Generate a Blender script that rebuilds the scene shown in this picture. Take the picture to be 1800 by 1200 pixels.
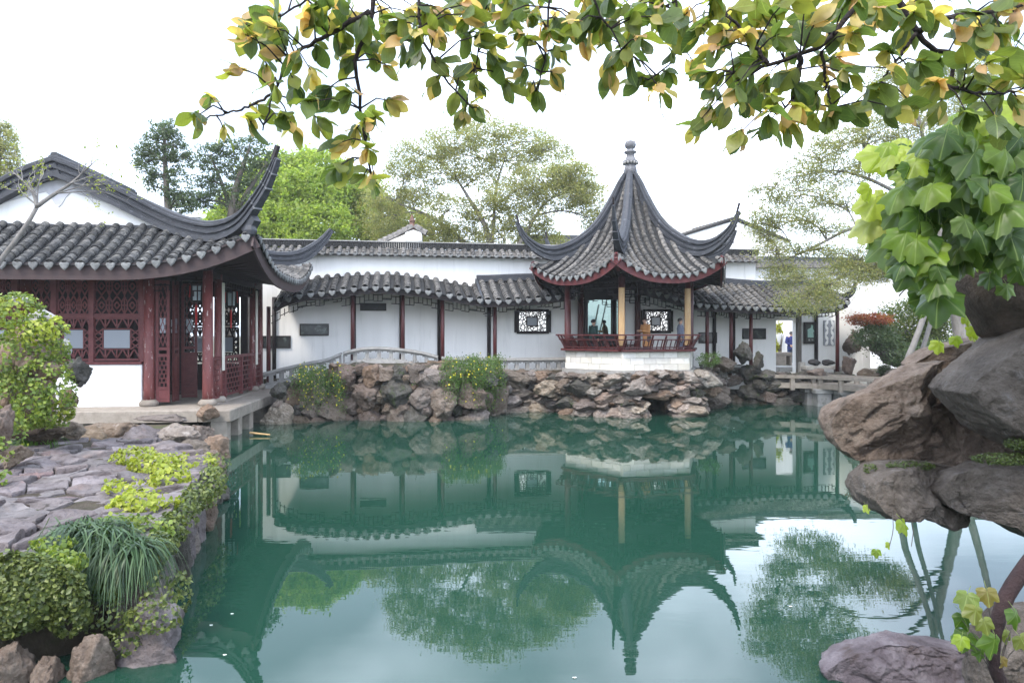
import bpy, math, random
import numpy as np
from mathutils import Vector, Matrix, Quaternion

S = bpy.context.scene
for _o in list(bpy.data.objects):
    bpy.data.objects.remove(_o)
R = math.radians
rng = np.random.default_rng(11)
random.seed(11)
COL = S.collection
F, HZ, CH = 1200.0, 585.0, 3.1          # focal length in photo pixels, horizon row, camera height over the water

# ------------------------------------------------------------------ camera
cam = bpy.data.cameras.new('camera')
cam.lens, cam.sensor_width, cam.clip_start, cam.clip_end = 24.0, 36.0, 0.05, 900.0
cam.shift_y = -(600.0 - HZ) / 1800.0
cam_o = bpy.data.objects.new('camera', cam)
cam_o.location = (0, 0, CH)
cam_o.rotation_euler = (R(90), 0, 0)
COL.objects.link(cam_o)
S.camera = cam_o

# ------------------------------------------------------------------ sky, sun, exposure
SUN_EL, SUN_AZ = 52.0, 215.0            # azimuth measured clockwise from +Y (camera direction)
world = bpy.data.worlds.new('World')
S.world = world
world.use_nodes = True
nt = world.node_tree
nt.nodes.clear()
def wn(t, **k):
    n = nt.nodes.new(t)
    for a, b in k.items():
        setattr(n, a, b)
    return n
sky = wn('ShaderNodeTexSky', sky_type='NISHITA', sun_disc=False)
sky.sun_elevation, sky.sun_rotation = R(SUN_EL), R(SUN_AZ)
sky.altitude, sky.air_density, sky.dust_density, sky.ozone_density = 50, 1.0, 3.0, 1.0
tc = wn('ShaderNodeTexCoord')
mp = wn('ShaderNodeMapping'); mp.inputs['Scale'].default_value = (1.0, 1.0, 1.7); mp.inputs['Location'].default_value = (3.1, 0.4, 0.0)
nz = wn('ShaderNodeTexNoise'); nz.inputs['Scale'].default_value = 2.1; nz.inputs['Detail'].default_value = 4.0; nz.inputs['Roughness'].default_value = 0.5
cr = wn('ShaderNodeValToRGB')
cr.color_ramp.elements[0].position = 0.40; cr.color_ramp.elements[0].color = (0.24, 0.24, 0.24, 1)
cr.color_ramp.elements[1].position = 0.63; cr.color_ramp.elements[1].color = (1.0, 1.0, 1.0, 1)
mx = wn('ShaderNodeMix', data_type='RGBA')
mx.inputs['B'].default_value = (13.4, 15.2, 18.3, 1)
bg = wn('ShaderNodeBackground'); bg.inputs['Strength'].default_value = 0.13
wo = wn('ShaderNodeOutputWorld')
L = nt.links.new
L(tc.outputs['Generated'], mp.inputs['Vector']); L(mp.outputs['Vector'], nz.inputs['Vector'])
L(nz.outputs['Fac'], cr.inputs['Fac']); L(cr.outputs['Color'], mx.inputs['Factor'])
L(sky.outputs['Color'], mx.inputs['A']); L(mx.outputs['Result'], bg.inputs['Color']); L(bg.outputs['Background'], wo.inputs['Surface'])

sun = bpy.data.lights.new('sun', 'SUN')
sun.energy, sun.angle, sun.color = 1.5, R(12), (1.0, 0.93, 0.83)
sun_o = bpy.data.objects.new('sun', sun)
_az, _el = R(SUN_AZ), R(SUN_EL)
_to_sun = Vector((math.sin(_az) * math.cos(_el), math.cos(_az) * math.cos(_el), math.sin(_el)))
sun_o.rotation_euler = _to_sun.to_track_quat('Z', 'Y').to_euler()
sun_o.location = _to_sun * 60
COL.objects.link(sun_o)

vs = S.view_settings
S.display_settings.display_device = 'sRGB'
vs.view_transform, vs.look, vs.exposure, vs.gamma, vs.use_curve_mapping = 'Standard', 'None', 1.22, 1.0, False
S.cycles.max_bounces = 8
S.cycles.diffuse_bounces = 3
S.cycles.glossy_bounces = 3
S.cycles.transmission_bounces = 4
S.cycles.transparent_max_bounces = 8
S.cycles.caustics_reflective = False
S.cycles.caustics_refractive = False
S.cycles.use_adaptive_sampling = True

# ------------------------------------------------------------------ helpers
def P(px, py, d):
    "point seen at photo pixel px,py at depth d metres along the view"
    return Vector(((px - 900.0) * d / F, d, CH - (py - HZ) * d / F))
def G(px, py, z=0.0):
    "point at height z seen at photo pixel px,py"
    return P(px, py, (CH - z) * F / (py - HZ))
def hit(Mw, axis, val, px, py):
    "where the ray through a photo pixel meets the local plane (axis = val) of frame Mw"
    I = Mw.inverted()
    o = I @ Vector((0, 0, CH)); p = I @ P(px, py, 10.0)
    d = p - o
    t = (val - o[axis]) / d[axis]
    return o + d * t
def cub(xs, ys):
    xs = np.asarray(xs, float); ys = np.asarray(ys, float)
    m = np.gradient(ys, xs)
    def f(x):
        x = np.clip(x, xs[0], xs[-1])
        i = np.clip(np.searchsorted(xs, x) - 1, 0, len(xs) - 2)
        h = xs[i + 1] - xs[i]; t = (x - xs[i]) / h
        return ((2*t**3 - 3*t**2 + 1) * ys[i] + (t**3 - 2*t**2 + t) * h * m[i] + (-2*t**3 + 3*t**2) * ys[i + 1] + (t**3 - t**2) * h * m[i + 1])
    return f
def spline(pts, n):
    "smooth resampling of a polyline of tuples"
    a = np.array([tuple(p) for p in pts], float)
    u = np.r_[0, np.cumsum(np.linalg.norm(np.diff(a[:, :3], axis=0), axis=1))]
    t = np.linspace(0, u[-1], n)
    if len(a) == 2:
        return np.array([[np.interp(x, u, a[:, k]) for k in range(a.shape[1])] for x in t])
    fs = [cub(u, a[:, k]) for k in range(a.shape[1])]
    return np.stack([f(t) for f in fs], axis=1)

def poly_clip(poly, px, py, nx, ny):
    out = []; n = len(poly)
    for i in range(n):
        a, c = poly[i], poly[(i + 1) % n]; da = (a[0] - px) * nx + (a[1] - py) * ny; dc = (c[0] - px) * nx + (c[1] - py) * ny
        if da <= 0: out.append(a)
        if (da < 0 < dc) or (dc < 0 < da): t = da / (da - dc); out.append((a[0] + t * (c[0] - a[0]), a[1] + t * (c[1] - a[1])))
    return out
# vectorised noise
def _hash(ix, iy, iz, seed):
    n = (ix.astype(np.int64) * 73856093) ^ (iy.astype(np.int64) * 19349663) ^ (iz.astype(np.int64) * 83492791) ^ (seed * 2654435761)
    n = (n ^ (n >> 13)) * 1274126177
    n = n ^ (n >> 16)
    return (n & 0xFFFFF) / float(0xFFFFF)
def vnoise(p, seed=0):
    p = np.asarray(p, float); i = np.floor(p).astype(np.int64); f = p - i; f = f * f * (3 - 2 * f)
    out = 0
    for a in (0, 1):
        for b in (0, 1):
            for c in (0, 1):
                w = (f[:, 0] if a else 1 - f[:, 0]) * (f[:, 1] if b else 1 - f[:, 1]) * (f[:, 2] if c else 1 - f[:, 2])
                out = out + w * _hash(i[:, 0] + a, i[:, 1] + b, i[:, 2] + c, seed)
    return out * 2 - 1
def fbm(p, oct=4, seed=0, gain=0.5):
    s, a, f = 0, 1.0, 1.0
    for k in range(oct):
        s = s + a * vnoise(np.asarray(p) * f + 17.3 * k, seed + k); a *= gain; f *= 2.03
    return s

class MB:
    def __init__(s): s.v = []; s.f = []
    def add(s, vs_, fs):
        n = len(s.v); s.v.extend(tuple(v) for v in vs_); s.f.extend(tuple(i + n for i in f) for f in fs); return s
    def box(s, x0, x1, y0, y1, z0, z1, M=None):
        vs_ = [Vector((x, y, z)) for z in (z0, z1) for y in (y0, y1) for x in (x0, x1)]
        if M is not None: vs_ = [M @ v for v in vs_]
        return s.add(vs_, [(0, 2, 3, 1), (4, 5, 7, 6), (0, 1, 5, 4), (2, 6, 7, 3), (0, 4, 6, 2), (1, 3, 7, 5)])
    def cbox(s, x0, x1, y0, y1, z0, z1, c=0.02):
        "box with chamfered vertical and top edges"
        def ring(ins, z):
            a, b, e, g = x0 + ins, x1 - ins, y0 + ins, y1 - ins
            return [(a + c, e, z), (b - c, e, z), (b, e + c, z), (b, g - c, z), (b - c, g, z), (a + c, g, z), (a, g - c, z), (a, e + c, z)]
        V = ring(0, z0) + ring(0, z1 - c) + ring(c, z1)
        Fs = [tuple(range(7, -1, -1)), tuple(range(16, 24))]
        for r in (0, 8):
            for k in range(8):
                j = (k + 1) % 8; Fs.append((r + k, r + j, r + 8 + j, r + 8 + k))
        return s.add(V, Fs)
    def bar(s, p, q, w, h=None, up=Vector((0, 0, 1))):
        p, q = Vector(p), Vector(q); h = h or w; t = (q - p)
        if t.length < 1e-6: return s
        t.normalize(); up = Vector(up)
        if abs(t.dot(up)) > 0.98: up = Vector((0, 1, 0)) if abs(t.y) < .9 else Vector((1, 0, 0))
        sd = t.cross(up).normalized(); u = sd.cross(t)
        vs_ = [c + sd * a * w / 2 + u * b * h / 2 for c in (p, q) for a, b in ((-1, -1), (1, -1), (1, 1), (-1, 1))]
        return s.add(vs_, [(3, 2, 1, 0), (4, 5, 6, 7), (0, 1, 5, 4), (1, 2, 6, 5), (2, 3, 7, 6), (3, 0, 4, 7)])
    def tube(s, pts, rad, n=6):
        pts = [Vector(tuple(p)[:3]) for p in pts]; k = len(pts)
        if not hasattr(rad, '__len__'): rad = [rad] * k
        base = len(s.v); ref = None
        for i, p in enumerate(pts):
            t = (pts[min(i + 1, k - 1)] - pts[max(i - 1, 0)])
            if t.length < 1e-7: t = Vector((0, 0, 1))
            t.normalize()
            if ref is None: ref = t.orthogonal().normalized()
            ref = (ref - t * ref.dot(t))
            if ref.length < 1e-5: ref = t.orthogonal()
            ref.normalize(); b = t.cross(ref)
            for j in range(n):
                a = 2 * math.pi * j / n
                s.v.append(tuple(p + (ref * math.cos(a) + b * math.sin(a)) * rad[i]))
        for i in range(k - 1):
            for j in range(n):
                a, b = base + i * n + j, base + i * n + (j + 1) % n
                s.f.append((a, b, b + n, a + n))
        s.f.append(tuple(base + j for j in range(n - 1, -1, -1))); s.f.append(tuple(base + (k - 1) * n + j for j in range(n)))
        return s
    def lathe(s, prof, c=(0, 0, 0), n=16, sx=1.0, sy=1.0):
        base = len(s.v)
        for r, z in prof:
            for j in range(n):
                a = 2 * math.pi * j / n
                s.v.append((c[0] + r * sx * math.cos(a), c[1] + r * sy * math.sin(a), c[2] + z))
        k = len(prof)
        for i in range(k - 1):
            for j in range(n):
                a, b = base + i * n + j, base + i * n + (j + 1) % n
                s.f.append((a, b, b + n, a + n))
        s.f.append(tuple(base + j for j in range(n - 1, -1, -1))); s.f.append(tuple(base + (k - 1) * n + j for j in range(n)))
        return s
    def prism(s, poly, z0, z1, M=None):
        "polygon (x,y) counter-clockwise extruded from z0 to z1"
        n = len(poly); vs_ = [Vector((p[0], p[1], z0)) for p in poly] + [Vector((p[0], p[1], z1)) for p in poly]
        if M is not None: vs_ = [M @ v for v in vs_]
        return s.add(vs_, [tuple(range(n - 1, -1, -1)), tuple(range(n, 2 * n))] + [(i, (i + 1) % n, n + (i + 1) % n, n + i) for i in range(n)])
    def sweep(s, pts, prof, scale=None, up=Vector((0, 0, 1)), close=True):
        "profile of (side, rise) pairs swept along pts"
        pts = [Vector(tuple(p)[:3]) for p in pts]; k = len(pts); n = len(prof); base = len(s.v)
        for i, p in enumerate(pts):
            t = (pts[min(i + 1, k - 1)] - pts[max(i - 1, 0)]).normalized()
            sd = t.cross(up)
            sd = sd.normalized() if sd.length > 1e-4 else Vector((1, 0, 0))
            u = sd.cross(t).normalized(); sc = 1.0 if scale is None else scale[i]
            for a, b in prof:
                s.v.append(tuple(p + sd * a * sc + u * b * sc))
        m = n if close else n - 1
        for i in range(k - 1):
            for j in range(m):
                a, b = base + i * n + j, base + i * n + (j + 1) % n
                s.f.append((a, b, b + n, a + n))
        if close:
            s.f.append(tuple(base + j for j in range(n - 1, -1, -1))); s.f.append(tuple(base + (k - 1) * n + j for j in range(n)))
        return s
    def grid(s, fn, us, ws):
        base = len(s.v); nu, nw = len(us), len(ws)
        for u in us:
            for w in ws: s.v.append(tuple(fn(u, w)))
        for i in range(nu - 1):
            for j in range(nw - 1):
                a = base + i * nw + j; s.f.append((a, a + 1, a + nw + 1, a + nw))
        return s
    def mesh(s, name, mat=None, smooth=False, off=None):
        me = bpy.data.meshes.new(name)
        v = s.v if off is None else [(a[0] - off[0], a[1] - off[1], a[2] - off[2]) for a in s.v]
        me.from_pydata(v, [], s.f); me.update()
        if smooth: me.polygons.foreach_set('use_smooth', [True] * len(me.polygons))
        if mat: me.materials.append(mat)
        return me

def npmesh(name, V, Fc, mat=None, smooth=False):
    V = np.asarray(V, np.float32); Fc = np.asarray(Fc, np.int32); k = Fc.shape[1]
    me = bpy.data.meshes.new(name)
    me.vertices.add(len(V)); me.vertices.foreach_set('co', V.ravel())
    me.loops.add(Fc.size); me.loops.foreach_set('vertex_index', Fc.ravel())
    me.polygons.add(len(Fc)); me.polygons.foreach_set('loop_start', np.arange(0, Fc.size, k, dtype=np.int32))
    if smooth: me.polygons.foreach_set('use_smooth', np.ones(len(Fc), bool))
    me.update(calc_edges=True)
    if mat: me.materials.append(mat)
    return me

def tag(o, label=None, cat=None, group=None, kind=None):
    if label: o['label'] = label
    if cat: o['category'] = cat
    if group: o['group'] = group
    if kind: o['kind'] = kind
    return o
def link(name, me, parent=None, M=None):
    o = bpy.data.objects.new(name, me); COL.objects.link(o)
    if parent is not None: o.parent = parent
    if M is not None: o.matrix_local = M
    return o
MW = {}
def thing(name, label, cat, loc=(0, 0, 0), rotz=0.0, group=None):
    o = bpy.data.objects.new(name, None); COL.objects.link(o)
    o.empty_display_size = 0.3
    o.location = loc; o.rotation_euler = (0, 0, rotz)
    MW[o.name] = Matrix.Translation(Vector(loc)) @ Matrix.Rotation(rotz, 4, 'Z')
    return tag(o, label, cat, group)
def part(name, mb, mat, parent, smooth=False, world=False, label=None, kind=None):
    "child mesh; world=True: vertices are world coordinates (parent not rotated)"
    off = None
    if world: off = MW[parent.name].translation if parent.name in MW else Vector((0, 0, 0))
    o = link(name, mb.mesh(name, mat, smooth, off), parent)
    return tag(o, label, None, None, kind)
def solo(name, mb, mat, label=None, cat=None, group=None, kind=None, smooth=False):
    "top-level single mesh given in world coordinates, origin put at its base"
    a = np.array(mb.v); c = (a.min(0) + a.max(0)) / 2; c[2] = a[:, 2].min()
    o = link(name, mb.mesh(name, mat, smooth, c)); o.location = c
    return tag(o, label, cat, group, kind)
def solo_np(name, V, Fc, mat, label=None, cat=None, group=None, kind=None, smooth=False):
    V = np.asarray(V); c = (V.min(0) + V.max(0)) / 2; c[2] = V[:, 2].min()
    o = link(name, npmesh(name, V - c, Fc, mat, smooth)); o.location = c
    return tag(o, label, cat, group, kind)
def frame(o, x, y, z):
    M = Matrix.Identity(4)
    for i, a in enumerate((x, y, z)): M[0][i], M[1][i], M[2][i] = a[0], a[1], a[2]
    M.translation = Vector(o); return M

# ------------------------------------------------------------------ materials
def mat(name, cols, scale=3.0, rough=0.7, detail=5.0, bump=0.0, bscale=25.0, spec=0.3, vary=0.0, stain=None, stain2=None, island=False, stretch=(1, 1, 1), metal=0.0, hue=0.0, rdist=0.6, bdist=None):
    m = bpy.data.materials.new(name); m.use_nodes = True
    t = m.node_tree; N = t.nodes.new; K = t.links.new
    b = t.nodes['Principled BSDF']
    b.inputs['Roughness'].default_value = rough; b.inputs['Specular IOR Level'].default_value = spec; b.inputs['Metallic'].default_value = metal
    co = N('ShaderNodeTexCoord'); oi = N('ShaderNodeObjectInfo')
    mp_ = N('ShaderNodeMapping'); mp_.inputs['Scale'].default_value = stretch
    ad = N('ShaderNodeVectorMath'); ad.operation = 'MULTIPLY_ADD'
    ad.inputs[1].default_value = (37.0, 53.0, 71.0)
    K(oi.outputs['Random'], ad.inputs[0]); K(co.outputs['Object'], ad.inputs[2]); K(ad.outputs[0], mp_.inputs['Vector'])
    vec = mp_.outputs['Vector']
    nz_ = N('ShaderNodeTexNoise'); nz_.inputs['Scale'].default_value = scale; nz_.inputs['Detail'].default_value = detail; nz_.inputs['Roughness'].default_value = rdist
    K(vec, nz_.inputs['Vector'])
    rp = N('ShaderNodeValToRGB'); el = rp.color_ramp.elements
    n = len(cols)
    while len(el) < n: el.new(0.5)
    for i, c in enumerate(cols):
        el[i].position = 0.28 + 0.44 * i / max(1, n - 1); el[i].color = (*c, 1)
    K(nz_.outputs['Fac'], rp.inputs['Fac'])
    col = rp.outputs['Color']
    for st in (stain, stain2):
        if not st: continue
        c, sc, lo, hi = st
        n2 = N('ShaderNodeTexNoise'); n2.inputs['Scale'].default_value = sc; n2.inputs['Detail'].default_value = 6; n2.inputs['Roughness'].default_value = 0.65
        K(vec, n2.inputs['Vector'])
        mr = N('ShaderNodeMapRange'); mr.inputs['From Min'].default_value = lo; mr.inputs['From Max'].default_value = hi
        K(n2.outputs['Fac'], mr.inputs['Value'])
        mx_ = N('ShaderNodeMix'); mx_.data_type = 'RGBA'; mx_.inputs['B'].default_value = (*c, 1)
        K(mr.outputs['Result'], mx_.inputs['Factor']); K(col, mx_.inputs['A']); col = mx_.outputs['Result']
    if vary or hue:
        hs = N('ShaderNodeHueSaturation')
        src = oi.outputs['Random']
        if island:
            ge = N('ShaderNodeNewGeometry'); src = ge.outputs['Random Per Island']
        mr = N('ShaderNodeMapRange'); mr.inputs['To Min'].default_value = 1 - vary; mr.inputs['To Max'].default_value = 1 + vary
        K(src, mr.inputs['Value']); K(mr.outputs['Result'], hs.inputs['Value'])
        if hue:
            wn_ = N('ShaderNodeTexWhiteNoise'); wn_.noise_dimensions = '1D'; K(src, wn_.inputs['W'])
            m2 = N('ShaderNodeMapRange'); m2.inputs['To Min'].default_value = 0.5 - hue; m2.inputs['To Max'].default_value = 0.5 + hue
            K(wn_.outputs['Value'], m2.inputs['Value']); K(m2.outputs['Result'], hs.inputs['Hue'])
            m3 = N('ShaderNodeMapRange'); m3.inputs['To Min'].default_value = 0.6; m3.inputs['To Max'].default_value = 1.35
            K(wn_.outputs['Color'], m3.inputs['Value']); K(m3.outputs['Result'], hs.inputs['Saturation'])
        K(col, hs.inputs['Color']); col = hs.outputs['Color']
    K(col, b.inputs['Base Color'])
    if bump:
        n3 = N('ShaderNodeTexNoise'); n3.inputs['Scale'].default_value = bscale; n3.inputs['Detail'].default_value = 6; n3.inputs['Roughness'].default_value = 0.65
        K(vec, n3.inputs['Vector'])
        bp = N('ShaderNodeBump'); bp.inputs['Strength'].default_value = bump; bp.inputs['Distance'].default_value = bdist or (0.11 if bump >= .8 else 0.05)
        K(n3.outputs['Fac'], bp.inputs['Height']); K(bp.outputs['Normal'], b.inputs['Normal'])
    return m

def leafmat(name, cols, trans=0.5, tcol=1.7, rough=0.45, island=True, spec=0.4, veins=0):
    "thin leaf: diffuse + translucent + a soft gloss, colour picked per leaf"
    m = bpy.data.materials.new(name); m.use_nodes = True
    t = m.node_tree; N = t.nodes.new; K = t.links.new
    b = t.nodes['Principled BSDF']; out = t.nodes['Material Output']
    b.inputs['Roughness'].default_value = rough; b.inputs['Specular IOR Level'].default_value = spec
    if island:
        g = N('ShaderNodeNewGeometry'); src = g.outputs['Random Per Island']
    else:
        g = N('ShaderNodeObjectInfo'); src = g.outputs['Random']
    rp = N('ShaderNodeValToRGB'); el = rp.color_ramp.elements
    while len(el) < len(cols): el.new(0.5)
    for i, c in enumerate(cols):
        el[i].position = i / max(1, len(cols) - 1); el[i].color = (*c, 1)
    K(src, rp.inputs['Fac'])
    co = N('ShaderNodeTexCoord'); nz_ = N('ShaderNodeTexNoise'); nz_.inputs['Scale'].default_value = 9.0 if not island else 1.2; nz_.inputs['Detail'].default_value = 4
    K(co.outputs['Object'], nz_.inputs['Vector'])
    hs = N('ShaderNodeHueSaturation'); mr = N('ShaderNodeMapRange'); mr.inputs['From Min'].default_value = 0.3; mr.inputs['From Max'].default_value = 0.7
    mr.inputs['To Min'].default_value = 0.72; mr.inputs['To Max'].default_value = 1.28
    K(nz_.outputs['Fac'], mr.inputs['Value']); K(mr.outputs['Result'], hs.inputs['Value']); K(rp.outputs['Color'], hs.inputs['Color'])
    if veins:      # pale ribs fanning from the stalk (veins = lobes per turn) or feathering off the midrib (veins < 0)
        sx = N('ShaderNodeSeparateXYZ'); K(co.outputs['Object'], sx.inputs[0])
        def mth(op, a, c=None, v=None):
            n_ = N('ShaderNodeMath'); n_.operation = op; K(a, n_.inputs[0])
            if c is not None: K(c, n_.inputs[1])
            if v is not None: n_.inputs[1].default_value = v
            return n_.outputs[0]
        ax_ = mth('ABSOLUTE', sx.outputs['X'])
        if veins > 0: w_ = mth('COSINE', mth('MULTIPLY', mth('ARCTAN2', sx.outputs['X'], sx.outputs['Y']), v=float(veins)))
        else: w_ = mth('COSINE', mth('MULTIPLY', mth('SUBTRACT', sx.outputs['Y'], ax_), v=380.0))
        m1 = N('ShaderNodeMapRange'); m1.inputs['From Min'].default_value = .93; m1.inputs['From Max'].default_value = .995; m1.inputs['To Max'].default_value = .20; K(w_, m1.inputs['Value'])
        m2 = N('ShaderNodeMapRange'); m2.inputs['From Min'].default_value = .0026; m2.inputs['From Max'].default_value = .001; m2.inputs['To Max'].default_value = .5; K(ax_, m2.inputs['Value'])
        vm = mth('MAXIMUM', m1.outputs['Result'], m2.outputs['Result']); ml = N('ShaderNodeMix'); ml.data_type = 'RGBA'
        K(vm, ml.inputs['Factor']); K(hs.outputs['Color'], ml.inputs['A']); ml.inputs['B'].default_value = (.30, .38, .12, 1)
        hs = N('ShaderNodeHueSaturation'); K(ml.outputs['Result'], hs.inputs['Color'])
    K(hs.outputs['Color'], b.inputs['Base Color'])
    tr = N('ShaderNodeBsdfTranslucent'); mul = N('ShaderNodeMix'); mul.data_type = 'RGBA'; mul.blend_type = 'MULTIPLY'; mul.inputs['Factor'].default_value = 1.0
    mul.inputs['B'].default_value = (tcol, tcol, tcol * 0.55, 1); K(hs.outputs['Color'], mul.inputs['A']); K(mul.outputs['Result'], tr.inputs['Color'])
    ms = N('ShaderNodeMixShader'); ms.inputs['Fac'].default_value = trans
    K(b.outputs['BSDF'], ms.inputs[1]); K(tr.outputs['BSDF'], ms.inputs[2]); K(ms.outputs['Shader'], out.inputs['Surface'])
    return m

m_tile_dark = mat('dark_roof_tile', [(0.028, 0.029, 0.031), (0.064, 0.063, 0.062), (0.125, 0.118, 0.106)], 5, 0.85, bump=0.6, bscale=30, vary=0.42, stain=((0.24, 0.232, 0.205), 9, 0.55, 0.74))
m_tile_mid = mat('weathered_roof_tile', [(0.050, 0.049, 0.048), (0.105, 0.100, 0.094), (0.19, 0.175, 0.158)], 6, 0.85, bump=0.5, bscale=30, vary=0.38, stain=((0.34, 0.30, 0.25), 8, 0.56, 0.76), stain2=((0.035, 0.035, 0.038), 5, 0.55, 0.72))
m_drip = mat('pale_drip_tile', [(0.12, 0.125, 0.125), (0.23, 0.23, 0.225)], 9, 0.8, bump=0.5, bscale=40, vary=0.25, stain=((0.09, 0.095, 0.09), 12, 0.55, 0.7))
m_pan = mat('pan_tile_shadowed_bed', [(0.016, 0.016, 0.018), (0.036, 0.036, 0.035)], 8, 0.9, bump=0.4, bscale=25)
m_ridge = mat('slate_grey_ridge', [(0.024, 0.026, 0.032), (0.045, 0.048, 0.056)], 2.5, 0.6, bump=0.15, bscale=18, spec=0.4, stain=((0.17, 0.18, 0.20), 5, 0.60, 0.80), stretch=(1, 1, 2))
m_red = mat('oxblood_painted_wood', [(0.052, 0.011, 0.012), (0.085, 0.020, 0.019)], 6, 0.45, bump=0.12, bscale=18, spec=0.4, vary=0.12, stretch=(2, 2, .4))
m_redworn = mat('peeling_red_painted_wood', [(0.105, 0.026, 0.025), (0.165, 0.046, 0.042)], 6, 0.5, bump=0.25, bscale=18, spec=0.4, vary=0.1, stain=((0.45, 0.38, 0.35), 7, 0.60, 0.66), stretch=(2.4, 2.4, .5))
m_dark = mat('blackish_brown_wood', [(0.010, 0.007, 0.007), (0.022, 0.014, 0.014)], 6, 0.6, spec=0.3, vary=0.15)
m_brown = mat('dull_brown_eave_board', [(0.04, 0.026, 0.026), (0.062, 0.040, 0.039)], 3, 0.65, bump=0.1, stretch=(.6, .6, 3))
m_lattice = mat('faded_red_lattice_wood', [(0.095, 0.027, 0.028), (0.15, 0.045, 0.046)], 5, 0.55, vary=0.12)
m_white = mat('lime_washed_plaster', [(0.81, 0.80, 0.775), (0.885, 0.875, 0.85)], 0.9, 0.85, bump=0.05, bscale=8, spec=0.15, stain=((0.60, 0.595, 0.58), 0.7, 0.56, 0.8), stain2=((0.50, 0.49, 0.46), 1.5, 0.62, 0.82), stretch=(2.6, 2.6, .22))
m_white_worn = mat('chipped_white_plaster', [(0.72, 0.72, 0.72), (0.84, 0.84, 0.83)], 2.0, 0.85, bump=0.3, bscale=14, spec=0.15, stain=((0.44, 0.42, 0.40), 3.2, 0.60, 0.74), stretch=(1, 1, .7))
m_cream = mat('cream_plaster', [(0.62, 0.59, 0.52), (0.74, 0.71, 0.64)], 1.5, 0.85, bump=0.1, stain=((0.40, 0.37, 0.33), 2.5, 0.62, 0.78))
m_stone = mat('grey_dressed_stone', [(0.24, 0.235, 0.22), (0.36, 0.35, 0.335)], 4, 0.85, bump=0.35, bscale=30, vary=0.14, stain=((0.15, 0.145, 0.135), 3, 0.56, 0.74))
m_deck = mat('tan_granite_deck', [(0.21, 0.18, 0.15), (0.34, 0.30, 0.255)], 5, 0.85, bump=0.4, bscale=40, vary=0.12, stain=((0.14, 0.12, 0.10), 2.5, 0.55, 0.75))
m_brick = mat('pale_stone_brick', [(0.55, 0.52, 0.46), (0.68, 0.66, 0.60)], 5, 0.8, bump=0.3, bscale=30, vary=0.16, hue=0.012, stain=((0.33, 0.33, 0.34), 5, 0.60, 0.78))
m_mortar = mat('pale_lime_mortar', [(0.62, 0.60, 0.56), (0.70, 0.68, 0.64)], 6, 0.9)
m_couplet = mat('ochre_lacquered_board', [(0.34, 0.20, 0.09), (0.47, 0.32, 0.17)], 5, 0.5, stretch=(3, 3, .6), stain=((0.60, 0.52, 0.42), 3, 0.6, 0.7))
m_glass = bpy.data.materials.new('dim_window_glass'); m_glass.use_nodes = True
_b = m_glass.node_tree.nodes['Principled BSDF']; _b.inputs['Base Color'].default_value = (0.22, 0.24, 0.27, 1); _b.inputs['Roughness'].default_value = 0.08; _b.inputs['Specular IOR Level'].default_value = 0.8
m_slab = mat('polished_black_tablet', [(0.022, 0.025, 0.026), (0.05, 0.055, 0.052)], 3, 0.16, spec=0.6, stain=((0.13, 0.16, 0.14), 3.5, 0.56, 0.7))
m_mirror = bpy.data.materials.new('old_mirror_glass'); m_mirror.use_nodes = True
_b = m_mirror.node_tree.nodes['Principled BSDF']; _b.inputs['Base Color'].default_value = (0.30, 0.40, 0.38, 1); _b.inputs['Roughness'].default_value = 0.015; _b.inputs['Metallic'].default_value = 1.0
ROCK_COLS = [(0.060, 0.044, 0.034), (0.165, 0.128, 0.102), (0.30, 0.25, 0.21)]
m_rock = mat('pinkish_brown_pond_rock', ROCK_COLS, 2.2, 0.88, detail=9, bump=1.0, bscale=7, vary=0.28, hue=0.012, stain=((0.36, 0.315, 0.28), 3.2, 0.58, 0.74), stain2=((0.022, 0.020, 0.016), 2.2, 0.57, 0.72), rdist=0.7)
m_rock_pale = mat('pale_cream_pond_rock', [(0.11, 0.085, 0.067), (0.27, 0.225, 0.19), (0.45, 0.40, 0.35)], 2.4, 0.88, detail=9, bump=1.0, bscale=8, vary=0.22, hue=0.012, stain=((0.075, 0.045, 0.03), 2.0, 0.57, 0.7), rdist=0.7)
m_rock_dark = mat('mossy_grey_pond_rock', [(0.035, 0.032, 0.026), (0.078, 0.072, 0.062), (0.14, 0.13, 0.115)], 2.4, 0.9, detail=8, bump=0.9, bscale=6, vary=0.25, stain=((0.05, 0.075, 0.018), 1.5, 0.55, 0.68), rdist=0.7)
m_rock_orange = mat('rust_orange_pond_rock', [(0.10, 0.062, 0.042), (0.19, 0.132, 0.094), (0.29, 0.22, 0.170)], 2.0, 0.88, detail=8, bump=0.8, bscale=6, vary=0.15, stain=((0.12, 0.08, 0.05), 2.5, 0.57, 0.7), rdist=0.7)
m_boulder = mat('brown_grained_boulder', [(0.062, 0.044, 0.033), (0.165, 0.124, 0.097), (0.29, 0.235, 0.19)], 3.4, 0.9, detail=10, bump=0.9, bscale=12, stain=((0.22, 0.185, 0.155), 7.5, 0.58, 0.78), stain2=((0.022, 0.017, 0.012), 2.6, 0.56, 0.70), rdist=0.78)
m_boulder_grey = mat('grey_violet_boulder', [(0.052, 0.042, 0.035), (0.118, 0.098, 0.082), (0.20, 0.172, 0.150)], 3.8, 0.85, detail=10, bump=0.85, bscale=14, stain=((0.20, 0.185, 0.18), 9, 0.58, 0.78), stain2=((0.05, 0.036, 0.028), 1.8, 0.55, 0.72), rdist=0.78)
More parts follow.
